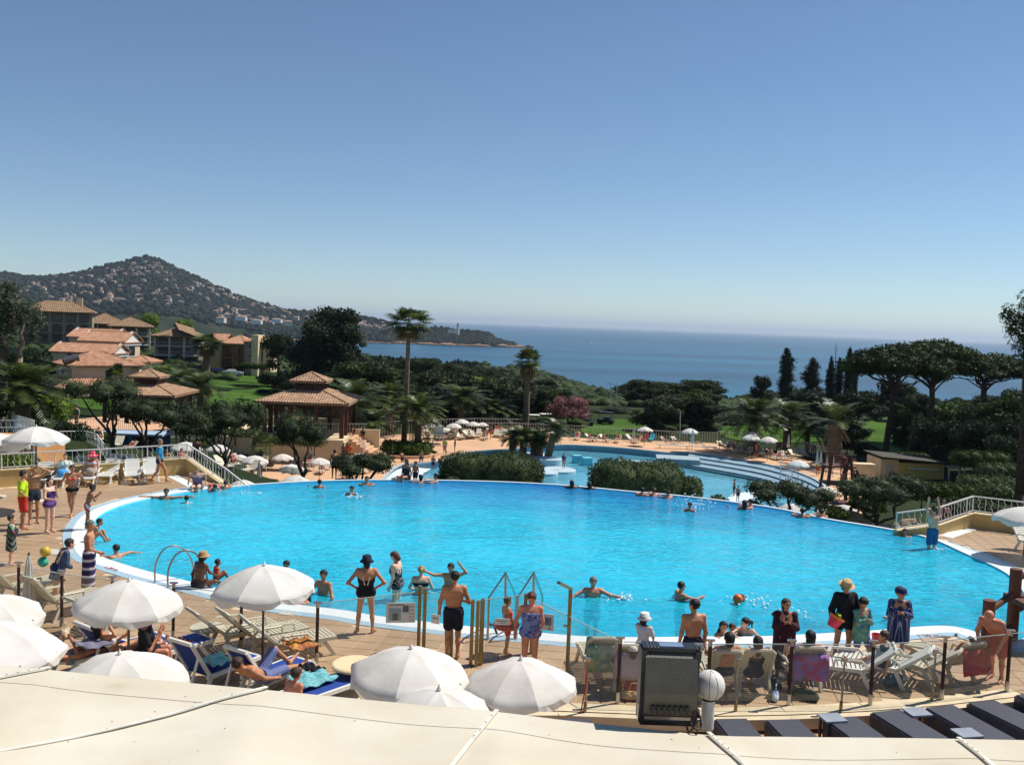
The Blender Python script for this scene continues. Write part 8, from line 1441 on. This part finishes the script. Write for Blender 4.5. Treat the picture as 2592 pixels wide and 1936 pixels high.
p = PD(10, 555, 410, P(10, 640, 760).y-.3); t = thing('toy_bucket', 'red and orange toy bucket held by the woman in black', 'bucket', p-Vector((0, 0, .12))); M_ = Matrix.Rotation(.5, 3, 'Y'); MB().lathe([(.001, 0), (.1, 0), (.15, .22), (.135, .21), (.09, .02)], 14, M=M_).build('pail', mat('red_plastic', 'D83A50', rough=.4), t); MB().lathe([(.15, .2), (.165, .24), (.14, .24)], 14, M=M_).build('rim', mat('orange_plastic', 'E0782A', rough=.4), t); MB().box((.13, 0, .2), (.06, .2, .14)).build('toy_spade', mat('green_plastic', '9AC43A', rough=.4), t)
person('boy wrapped in a blue-green printed towel', G(10, 790, 790), 200, 1.4, pose(elL=(-.2, .1, 1.12), wrL=(-.06, .18, 1.2), elR=(.2, .1, 1.12), wrR=(.06, .18, 1.2), knL=(-.12, .16, .52), anL=(-.2, .12, .1), toL=(-.26, .26, .05), knR=(.12, .02, .49)), 'm', 'tan', ('short', 'black'), [('cape', pattern('beach_print', 'noise', '3A7088', '6A9A7A', 6, c3='A8B8A0'), .3), ('trunks', pattern('blue_check', 'plaid', '3E6A90', 'A04A4A', 12), .9)], child=True, res=NEAR, nod=35, look=-20)
person('child in a dark blue cap wrapped in a plaid towel', G(10, 1110, 770), 165, 1.58, pose(elL=(-.22, .08, 1.14), wrL=(-.08, .18, 1.2), elR=(.22, .08, 1.14), wrR=(.08, .18, 1.2)), 'm', 'tan', ('short', 'brown'), [('cape', pattern('navy_plaid', 'plaid', '1E2A5A', '8E92A8', 5), .45)], hat=('cap', CL('1A2250')), child=True, res=NEAR, look=20)
person('swimmer behind the child in the plaid towel', G(10, 1215, 440, 0)+Vector((0, .3, -1.28)), 100, 1.55, EDGE(), 'm', 'brown', ('short', 'black'), [('trunks', navy)], child=True, res=NEAR)
person('floating swimmer in blue shorts diving under the surface', G(10, 300, 375, -.02)+Vector((0, 0, -.3)), 75, 1.5, prone(.1), 'm', 'tan', ('short', 'black'), [('trunks', CL('2A60A8'), .8)], child=True, res=NEAR, face=False)
person('child in a teal shirt sitting sideways on a lounger', G(10, 1010, 955), 75, 1.4, sit(.40, 6, .1, knL=(-.1, .42, .62), knR=(.1, .42, .5), anL=(-.1, .8, .46), anR=(.1, .85, .44), toL=(-.1, .9, .55), toR=(.1, .95, .54)), 'm', 'tan', ('short', 'brown'), [('tshirt', CL('1E4A52')), ('trunks', CL('2A3A4A'), .8)], child=True, res=NEAR, face=False)
person('bald man in red shorts bending to shake out a black towel', G(10, 1960, 930), 130, 1.76, pose(lean=48, elL=(-.25, .12, 1.2), wrL=(-.15, .35, 1.05), elR=(.28, .15, 1.2), wrR=(.15, .5, 1.1), anR=(.14, -.18, .08), knR=(.12, -.06, .49)), 'm', 'red', None, [('trunks', CL('A02028'), .8)], fat=.08, res=NEAR)
p = PD(10, 1720, 580, P(10, 1900, 900).y-.2); q = PD(10, 1890, 620, P(10, 1900, 900).y-.1); o = drape('black towel held out by the bending bald man', MATS['black_cloth'], [p, q, PD(10, 1930, 850, P(10, 1900, 900).y-.1), PD(10, 1850, 840, P(10, 1900, 900).y-.25)], wob=.06)
# ---------- right end
person('man standing in the pool with both arms raised above his head', G('f', 1000, 770, 0)+Vector((0, .1, -.42)), 10, 1.76, pose(elL=(-.24, .02, 1.64), wrL=(-.2, .02, 1.9), elR=(.2, .02, 1.64), wrR=(.14, .02, 1.9)), 'm', 'fair', ('short', 'brown'), [('trunks', CL('1E5A86'), .85)], res=.022, face=False)
person('woman with a camera leaning on the right stair railing', PD('f', 1130, 330, 36)-Vector((0, 0, 1.15)), 150, 1.7, pose(elL=(-.22, .14, 1.2), wrL=(-.04, .2, 1.52), elR=(.3, .1, 1.16), wrR=(.2, .3, 1.1)), 'f', 'tan', ('long', 'brown'), [('tshirt', CL('7A4A40'))], res=.026)
person('swimmer with red-brown hair at the right overflow edge', G('f', 625, 600, .0)+Vector((0, 0, -1.38)), 160, 1.6, SWIM(), 'f', 'red', ('bob', 'auburn'), [('swimsuit', navy)], res=.024)
tag(lounger('white lounger at the edge of the right terrace', (P('n', 2650, 1400).x, P('n', 2650, 1400).y, 0), 2.6, m_plast), 'white lounger at the edge of the right terrace', 'lounger')
# ---------- far edge swimmers
FE = [('b', 2150, 1060, 1.62, 'm', 'tan', ('short', 'black'), 'SWIM', 0, 'dark-haired swimmer left of the low spreading olive'), ('F', 760, 1066, 1.7, 'm', 'tan', ('short', 'black'), 'SWIM', 170, 'splashing swimmer in the middle of the left half of the pool'), ('F', 792, 1044, 1.7, 'm', 'tan', ('short', 'black'), 'EDGE', 190, 'swimmer looking back under the low spreading olive'),
      ('d', 340, 1040, 1.6, 'f', 'tan', ('bob', 'black'), 'EDGE', 60, 'black-haired swimmer facing the man at the far edge'), ('d', 545, 1035, 1.78, 'm', 'tan', ('short', 'black'), 'EDGE', 90, 'broad-shouldered man leaning on the far edge left of the long hedge'),
      (3, 500, 1300, 1.66, 'f', 'dark', ('long', 'black'), 'EDGE', 0, 'long-haired swimmer between the two clipped hedges'), (3, 655, 1310, 1.5, 'f', 'dark', ('long', 'black'), 'EDGE', 0, 'smaller long-haired swimmer beside the largest hedge'), (3, 1105, 1365, 1.68, 'm', 'tan', ('short', 'black'), 'EDGE', -30, 'dark-haired swimmer first of three below the largest hedge'), (3, 1205, 1365, 1.6, 'f', 'red', ('bun', 'brown'), 'EDGE', 30, 'sunburnt woman in the middle of three swimmers'), (3, 1330, 1385, 1.5, 'm', 'red', ('short', 'brown'), 'EDGE', 20, 'swimmer last of three beside the hedge end'),
      (3, 1515, 1495, 1.6, 'm', 'tan', ('short', 'black'), 'SWIM', 150, 'swimmer in green kicking up a white splash'), (3, 1985, 1480, 1.72, 'f', 'tan', ('long', 'black'), 'SWIM', 0, 'swimmer with black hair piled high near the right edge'), (3, 2040, 1470, 1.74, 'm', 'red', ('short', 'black'), 'EDGE', 70, 'swimmer with a sunburnt shoulder behind the high hair'), ('e', 950, 1400, 1.72, 'm', 'tan', ('short', 'black'), 'EDGE', -20, 'man at the overflow edge under the low olive'), ('e', 1205, 1410, 1.6, 'f', 'tan', ('short', 'black'), 'EDGE', 0, 'woman at the overflow edge beside the lifeguard chair')]
for R, x, y, H, sx, sk, hr, ps, hd, lb in FE:
    q_ = (len(lb)*7 % 10)/10; J = SWIM(elL=(-.36, .05+.2*q_, 1.3), wrL=(-.42-.15*q_, .3, 1.3+.12*q_), elR=(.3, .2, 1.28), wrR=(.2+.2*q_, .45, 1.32)) if ps == 'SWIM' else EDGE(elL=(-.3-.1*q_, .2, 1.4), wrL=(-.1-.25*q_, .4, 1.42)); person(lb, G(R, x, y, 0)+Vector((0, 0, -H*.83)), hd, H, J, sx, sk, hr, [('trunks' if sx == 'm' else 'swimsuit', CL('2A6A4A') if 'green' in lb else navy)], res=.026, face=90 < abs(hd) < 270, fingers=False)
person('woman with long hair sitting on the far overflow edge', G('d', 140, 1030)+Vector((0, .3, -.02)), 150, 1.66, sit(.05, 4, .5), 'f', 'tan', ('long', 'black'), [('swimsuit', CL('2A2A36'))], res=.026, fingers=False); person('small child peeping over the far edge beside the seated woman', G('d', 240, 1010)+Vector((0, .9, -.5)), 150, 1.1, pose(), 'm', 'tan', ('short', 'black'), [('trunks', navy)], child=True, res=.03, fingers=False)
person('man in a teal shirt standing below the right overflow edge', PD('e', 1590, 1460, 50)-Vector((0, 0, 1.0)), -70, 1.74, pose(elL=(-.3, .1, 1.14), wrL=(-.2, .35, 1.1)), 'm', 'dark', ('short', 'black'), [('tshirt', CL('1E4A48'))], res=.03, fingers=False)
person('lifeguard in a yellow-green shirt sitting high beside the slide tower', PD('e', 1260, 1210, 62)-Vector((0, 0, .55)), 160, 1.75, sit(.4, 0, .45), 'm', 'tan', ('short', 'black'), [('tshirt', CL('B4D41E')), ('trunks', CL('C0301C'), .7)], res=.03, fingers=False)
c = PD('e', 1260, 1210, 62)-Vector((0, 0, .15)); t = thing('lifeguard_chair', 'tall white lifeguard chair under the umbrella by the slide tower', 'chair', c)
for sx in (-.3, .3):
    for sy in (-.3, .3): MB().tube([(sx, sy, 0), (sx*1.3, sy*1.3, -5)], .03, 6).build('leg', m_railw, t)
MB().box((0, 0, -.02), (.7, .7, .06)).build('seat', m_railw, t); MB().box((0, .33, .4), (.7, .05, .7)).build('backrest', m_railw, t)
# ---------- small figures round the lower pool: a few built once, the others their copies
def proto(lb, **k): return person(lb, (0, 0, 0), 0, res=.034, fingers=False, face=False, **k)
pa_ = [proto('x', H=1.72, J=lieup(.42, -45), sex='f', skin='tan', hair=('bob', 'black'), wear=[('swimsuit', CL('2A2A36'))]), proto('x', H=1.76, J=lieup(.42, -30), sex='m', skin='red', hair=('short', 'brown'), wear=[('trunks', CL('8A2A30'))]), proto('x', H=1.7, J=lieup(.42, -60), sex='f', skin='brown', hair=('bob', 'brown'), wear=[('bikini_top', CL('C8405A')), ('bikini_bottom', CL('C8405A'))]), proto('x', H=1.7, J=sit(.42, 8, .42), sex='m', skin='tan', hair=('short', 'black'), wear=[('trunks', CL('2A4A7A'))])]
pl_ = ['sunbather in a dark swimsuit lying among the loungers by the lower pool', 'sunburnt man in red trunks lying among the loungers by the lower pool', 'sunbather in a pink bikini reclining by the lower pool', 'man in blue trunks sitting on a lounger by the lower pool']; gs = [[], [], [], []]
rg = random.Random(12)
for i, s_ in enumerate(sp_):
    if rg.random() < .62: gs[rg.randrange(4)].append((s_[0], s_[1], 1.0))
for k in range(4):
    pa_[k]['label'] = pl_[k]; pa_[k]['group'] = ['dark-suited sunbathers', 'sunburnt sunbathers', 'pink-bikini sunbathers', 'seated bathers'][k]+' by the lower pool'; h_ = pa_[k].scale[0]; spread(pa_[k], [(a, b, h_) for a, b, c in gs[k]])
LP = [('d', 95, 840, -8.6, 40, 1.6, 'brown', navy, pose(lean=20), 'm', 'boy crouching forward on the white beach'), ('d', 345, 835, -8.6, 200, 1.7, 'brown', CL('3A3A4A'), pose(**legs('wide')), 'm', 'bare-chested bather standing astride on the white beach'), ('d', 505, 900, -8.75, 10, 1.6, 'brown', navy, pose(), 'm', 'boy standing in the shallows beside the long hedge'), ('d', 660, 680, ZL, 170, 1.78, 'tan', None, pose(), 'm', 'lifeguard in a lime shirt beside the empty high chair'), ('d', 795, 655, ZL, 90, 1.5, 'dark', CL('1A1A22'), pose(), 'f', 'bather in a dark swimsuit crossing the sand-coloured deck'),
      ('e', 40, 1130, -8.7, 60, 1.62, 'brown', CL('16202A'), pose(), 'm', 'boy in dark shorts on the lagoon slab'), ('e', 90, 1210, -8.7, 10, 1.5, 'tan', CL('6A3040'), pose(), 'm', 'child in maroon trunks on the lagoon slab'), ('e', 1155, 860, ZL, 0, 1.76, 'tan', None, pose(), 'm', 'lifeguard in a lime shirt walking past the fenced corner'), ('e', 330, 630, ZL, 80, 1.74, 'tan', CL('2A2A4A'), pose(**legs('walk')), 'm', 'person in an orange top walking past the stacked umbrellas'), (3, 430, 1140, -8.6, 200, 1.66, 'tan', CL('4A4660'), pose(), 'f', 'woman with long hair standing on the round lagoon plinth'), (2, 1980, 1225, ZL, 60, 1.7, 'tan', CL('C8C4C0'), pose(), 'f', 'person in a white top beside the umbrella cluster'), (2, 2010, 1225, ZL, 90, 1.72, 'tan', CL('5A3A30'), pose(), 'm', 'person in brown beside the one in the white top'),
      (2, 910, 1270, -6.5, 20, 1.7, 'brown', CL('20202A'), pose(), 'f', 'dark-clothed woman on the pavilion stairs'), (2, 830, 1210, -5.9, 120, 1.66, 'red', CL('7A3040'), sit(.3), 'f', 'seated visitor on the pavilion stairs'), (2, 745, 1410, -7.6, 20, 1.74, 'dark', CL('4A3A3A'), pose(), 'm', 'dark-haired man below the pavilion stairs'), (2, 800, 1400, -7.6, 20, 1.6, 'tan', CL('D8582A'), pose(), 'f', 'person in an orange top below the pavilion stairs'), (2, 665, 1570, -5.5, 10, 1.66, 'tan', CL('1E2030'), pose(), 'm', 'swimmer in black with red trim beside the low spreading olive'), (5, 1690, 450, -1.2, 20, 1.7, 'dark', CL('3A2A24'), pose(), 'm', 'dark figure below the sloping stair rail'),
      ('e', 1480, 1080, -5.0, 20, 1.7, 'red', CL('14161C'), pose(), 'm', 'man in black trunks on the slide tower stair'), ('e', 1480, 850, -4.2, 160, 1.7, 'red', CL('7A4A40'), pose(), 'f', 'woman on top of the slide tower'), ('e', 1530, 900, -4.4, 120, 1.6, 'brown', CL('4A3A3A'), pose(), 'm', 'boy behind the woman on the slide tower'), ('e', 1640, 830, ZL, 120, 1.66, 'red', CL('B85A5A'), pose(), 'f', 'woman in red with a headscarf beside the cream cabinet'), ('a', 1020, 400, -4.2, 150, 1.74, 'fair', CL('9A968A'), pose(), 'm', 'man in a pale shirt at the screen below the tiled terrace')]
for R, x, y, z, hd, H, sk, m, J, sx, lb in LP:
    if R == 'e' and z in (-5.0, -4.2, -4.4): q = PD(R, x, y, 73.4); loc = q
    elif lb.startswith(('dark figure', 'man in a pale')): loc = PD(R, x, y, 52 if R == 5 else 66)
    elif lb.startswith('swimmer in black'): loc = PD(R, x, y, 52)
    else: loc = G(R, x, y, z)
    wear = [('tshirt', CL('9CCC2A')), ('trunks', CL('C8401C'), .7)] if m is None else ([('trunks', m)] if sx == 'm' and 'shirt' not in lb and 'top' not in lb else [('tshirt', m)])
    if 'orange top walking' in lb: wear = [('tshirt', CL('D8502A')), ('trunks', m)]
    person(lb, loc, hd, H, J, sx, sk, ('long' if 'long hair' in lb else 'short' if sx == 'm' else 'bob', 'black'), wear, res=.034, fingers=False, face=False)
# ================================================================ SMALL THINGS
def bag(label, R, x, y, z, s, m, name='bag'):
    p = P(R, x, y, z); t = thing(name, label, 'bag', (p.x, p.y, z), random.uniform(0, 3)); rb_ = random.Random(len(label)); s *= .72; V, Q = sdf_mesh([((-s*.4, 0, s*.22), (s*.4, 0, s*.22), s*.22, s*.24), ((-s*.36, .02, s*.42), (s*.3, 0, s*.38), s*.12, s*.14)]+[((rb_.uniform(-.4, .4)*s, rb_.uniform(-.18, .18)*s, rb_.uniform(.2, .5)*s),)*2+(s*.13, s*.13) for _ in range(6)], .022, .03, [((0, 0, .005), (0, 0, -1))]); npmesh('bag_body', V, Q, m, t, True); MB().tube([(-s*.3, 0, s*.6), (-s*.15, 0, s*1.0), (s*.15, 0, s*1.0), (s*.3, 0, s*.6)], .012, 6).build('strap', m, t)
bag('black bag on a white lounger behind the man shading his eyes', 'a', 600, 1060, .4, .5, blk); bag('dark green bag heaped on the deck behind the pink towel chair', 10, 330, 1090, 0, .55, CL('2A3A2E')); bag('dark bag beside the long-haired girl on the deck', 10, 60, 980, 0, .5, CL('22282E')); bag('white and blue bundle on the deck by the fence post', 10, 70, 1090, 0, .4, pattern('white_blue_cloth', 'noise', 'C8CCD4', '5A78B0', 6)); bag('red basket with pale lining behind the floodlight', 11, 360, 1010, .0, .5, CL('B02A34'), 'basket'); bag('straw bag on the deck under the red basket', 11, 350, 1095, 0, .45, CL('A07A4E'), 'basket'); bag('blue-grey bag under the teal-shirted child', 10, 1080, 960, 0, .6, CL('3A5060')); bag('beige bag on the lounger beside the grey towel', 6, 560, 790, .4, .4, CL('C0B090'))
p = G(10, 940, 600, 0); tag(MB().lathe([(.001, 0), (.09, 0), (.12, .2), (.11, .2), (.08, .02)], 12, (p.x, p.y, 0)).build('toy_bucket', MATS['red_plastic']), 'pink toy bucket on the deck behind the glass post', 'bucket')
# floor drains and depth marks by the pool
for i, (R, x, y) in enumerate(((7, 425, 690), (11, 1060, 655), (10, 560, 650), (5, 500, 1185))):
    p = P(R, x, y, 0); s_ = (.3, .24) if i < 2 else (.75, .5); o = MB().box((0, 0, 0), (*s_, .02)).build('drain_cover', mat('pale_drain', 'BFB8AC' if i < 2 else 'A8A49E'), None, loc=(p.x, p.y, .012)); o.rotation_euler = (0, 0, -TA); tag(o, ['small pale drain cover by the pool edge near the umbrella', 'small pale drain cover behind the dark-haired man', 'wide grey hatch under the woman in black', 'grey wet patch plate beside the man in the sarong'][i], 'drain cover')
def text(body, R, x, y, size, rz, m, label, z=.022):
    c = bpy.data.curves.new('depth_mark', 'FONT'); c.body = body; c.size = size; c.extrude = .002; c.align_x = 'CENTER'; p = P(R, x, y, 0); tmp = bpy.data.objects.new('depth_mark', c); me = bpy.data.meshes.new_from_object(tmp); bpy.data.objects.remove(tmp); me.materials.append(m); o = obj('depth_mark', me, None, (p.x, p.y, z)); o.rotation_euler = (0, 0, rz); stuff(o); tag(o, label, 'marking')
m_red = mat('red_marking_paint', 'A84A3C', rough=.7)
text('1.35 m', 11, 1450, 650, .2, 0, m_red, 'red depth mark on the deck left of the maroon towel'); text('1.20 m', 10, 1400, 552, .2, .15, m_red, 'red depth mark on the deck at the pool corner'); text('1.20 m', 5, 940, 1330, .2, -.55, m_red, 'red depth mark on the deck beside the striped sarong'); text('1.35 m', 5, 2040, 1608, .2, -.35, m_red, 'red depth mark on the deck by the pool-side umbrella')
# lounge furniture: beige round table, high chair
p = G(7, 1010, 1380, .0); t = thing('round_table', 'cream round table half under the left white umbrella', 'table', (p.x, p.y, 0)); MB().lathe([(.001, .52), (.42, .52), (.43, .56), (.4, .58), (.001, .58)], 20).build('table_top', m_cream, t); MB().lathe([(.3, 0), (.05, .08), (.05, .52)], 12).build('pedestal', m_cream, t)
p = G(6, 1780, 870, 0); t = thing('round_table', 'beige round side table beside the raised lounger', 'table', (p.x, p.y, 0)); MB().lathe([(.001, .38), (.34, .38), (.34, .42), (.001, .42)], 20).build('table_top', m_plast2, t); MB().lathe([(.2, 0), (.05, .05), (.05, .38)], 12).build('pedestal', m_plast2, t)
c = G('d', 570, 690, ZL); t = thing('lifeguard_chair', 'empty high lifeguard chair beside the lime-shirted lifeguard', 'chair', (c.x, c.y, ZL))
for sx in (-1, 1):
    for sy in (-1, 1): MB().tube([(sx*1.0, sy*.7, 0), (sx*.4, sy*.4, 2.3)], .045, 6).build('leg', m_alu, t)
MB().box((0, 0, 2.3), (1.0, 1.0, .08)).build('seat', m_alu, t); MB().box((0, .45, 2.8), (1.0, .06, .9)).build('backrest', m_alu, t); MB().box((0, -.75, 1.1), (1.3, .08, .06)).build('rung', m_alu, t)
c = G(3, 1490, 975, ZL); t = thing('bench', 'pale bench beside the large folded umbrella at the lagoon', 'bench', (c.x, c.y, ZL), -.1); MB().box((0, 0, .45), (7.5, .5, .08)).build('seat', m_railw, t); [MB().box((x, 0, .22), (.1, .45, .44)).build('leg', m_railw, t) for x in (-3.4, 0, 3.4)]
c = G('e', 735, 945, -8.7); t = thing('pool_ladder', 'white ladder frame on the pale beach of the lagoon', 'ladder', (c.x, c.y, -8.75))
for sx in (-.55, .55): MB().tube([(sx*1.2, 0, 0), (sx, .3, 2.6)], .05, 6).build('rail', m_railw, t)
for z in (.6, 1.2, 1.8): MB().box((0, .1, z), (1.2, .12, .08)).build('rung', m_railw, t)
for i, (x, y) in enumerate(((1030, 165), (1070, 160), (1105, 165), (1135, 165))): pass
q0 = PD('d', 1065, 130, 140); t = thing('equipment_rack', 'dark equipment rack on the lawn behind the umbrella cluster', 'rack', (q0.x, 140, terr(q0.x, 140)))
for dx in (-2.6, 1.0, 2.6): MB().box((dx, 0, 1.7), (1.5, .5, 1.6)).build('panel', m_cart, t)
MB().box((0, 0, 2.6), (7, .1, .1)).build('bar', m_cart, t); [MB().box((x, 0, 1.2), (.12, .12, 2.6)).build('leg', m_cart, t) for x in (-3, 0, 3)]
# lane rope on the lagoon
fl_ = MB(); a, b_ = G(3, 1300, 1098, -8.9), G(3, 2080, 1240, -8.9)
for k in range(30): p = a.lerp(b_, k/29); fl_.box((p.x, p.y, -8.9), (.5, .2, .2))
tag(stuff(fl_.build('lane_rope', mat('dark_floats', '2E4A54'))), 'dark float rope strung across the lagoon', 'rope')
# splashes: droplets and foam thrown up by swimmers
m_foam = mat('white_foam', 'E8F2F6', rough=.3, var=.02); rg = random.Random(17)
for i, (R, x, y, n_, s_) in enumerate(((3, 1570, 1470, 90, .8), (8, 1255, 450, 50, .5), (11, 1360, 240, 60, .7), ('F', 765, 1072, 40, .6), ('f', 1050, 770, 26, .25), (11, 1720, 330, 30, .5), ('b', 1230, 1150, 20, .5))):
    p = P(R, x, y, 0); mb = MB()
    for _ in range(n_): r = rg.uniform(.008, .03); mb.ball((p.x+rg.gauss(0, s_*.5), p.y+rg.gauss(0, s_*.3), ZW+abs(rg.gauss(0, .12 if i else .3))*s_), (r*1.6, r*1.4, r), 4)
    tag(stuff(mb.build('splash', m_foam)), ['high white splash behind the swimmer in green', 'white splash beside the bald swimmer', 'foam trailing behind the swimmer with the orange ball', 'small splash round the swimmer in the left half', 'splash at the feet of the man with raised arms', 'foam over the diving child', 'ripples of foam by the children on the far edge'][i], 'splash')
# ---- the air
hz = MB(); hz.box((0, 35000, 260), (150000, 80000, 2*320+10)); hz = MB(); hz.add([(x, y, z) for z in (-62, 300) for y in (-30, 71000) for x in (-71000, 71000)], [(0, 2, 3, 1), (4, 5, 7, 6), (0, 1, 5, 4), (2, 6, 7, 3), (0, 4, 6, 2), (1, 3, 7, 5)])
mh = bpy.data.materials.new('thin_sea_haze'); mh.use_nodes = True; mh.node_tree.nodes.remove(mh.node_tree.nodes['Principled BSDF']); pv = nd(mh, 'VolumePrincipled'); pv.inputs['Density'].default_value = .00005; pv.inputs['Color'].default_value = (.72, .84, .98, 1); pv.inputs['Anisotropy'].default_value = .2; lk(mh, pv.outputs[0], mh.node_tree.nodes['Material Output'].inputs['Volume'])
stuff(hz.build('haze', mh))
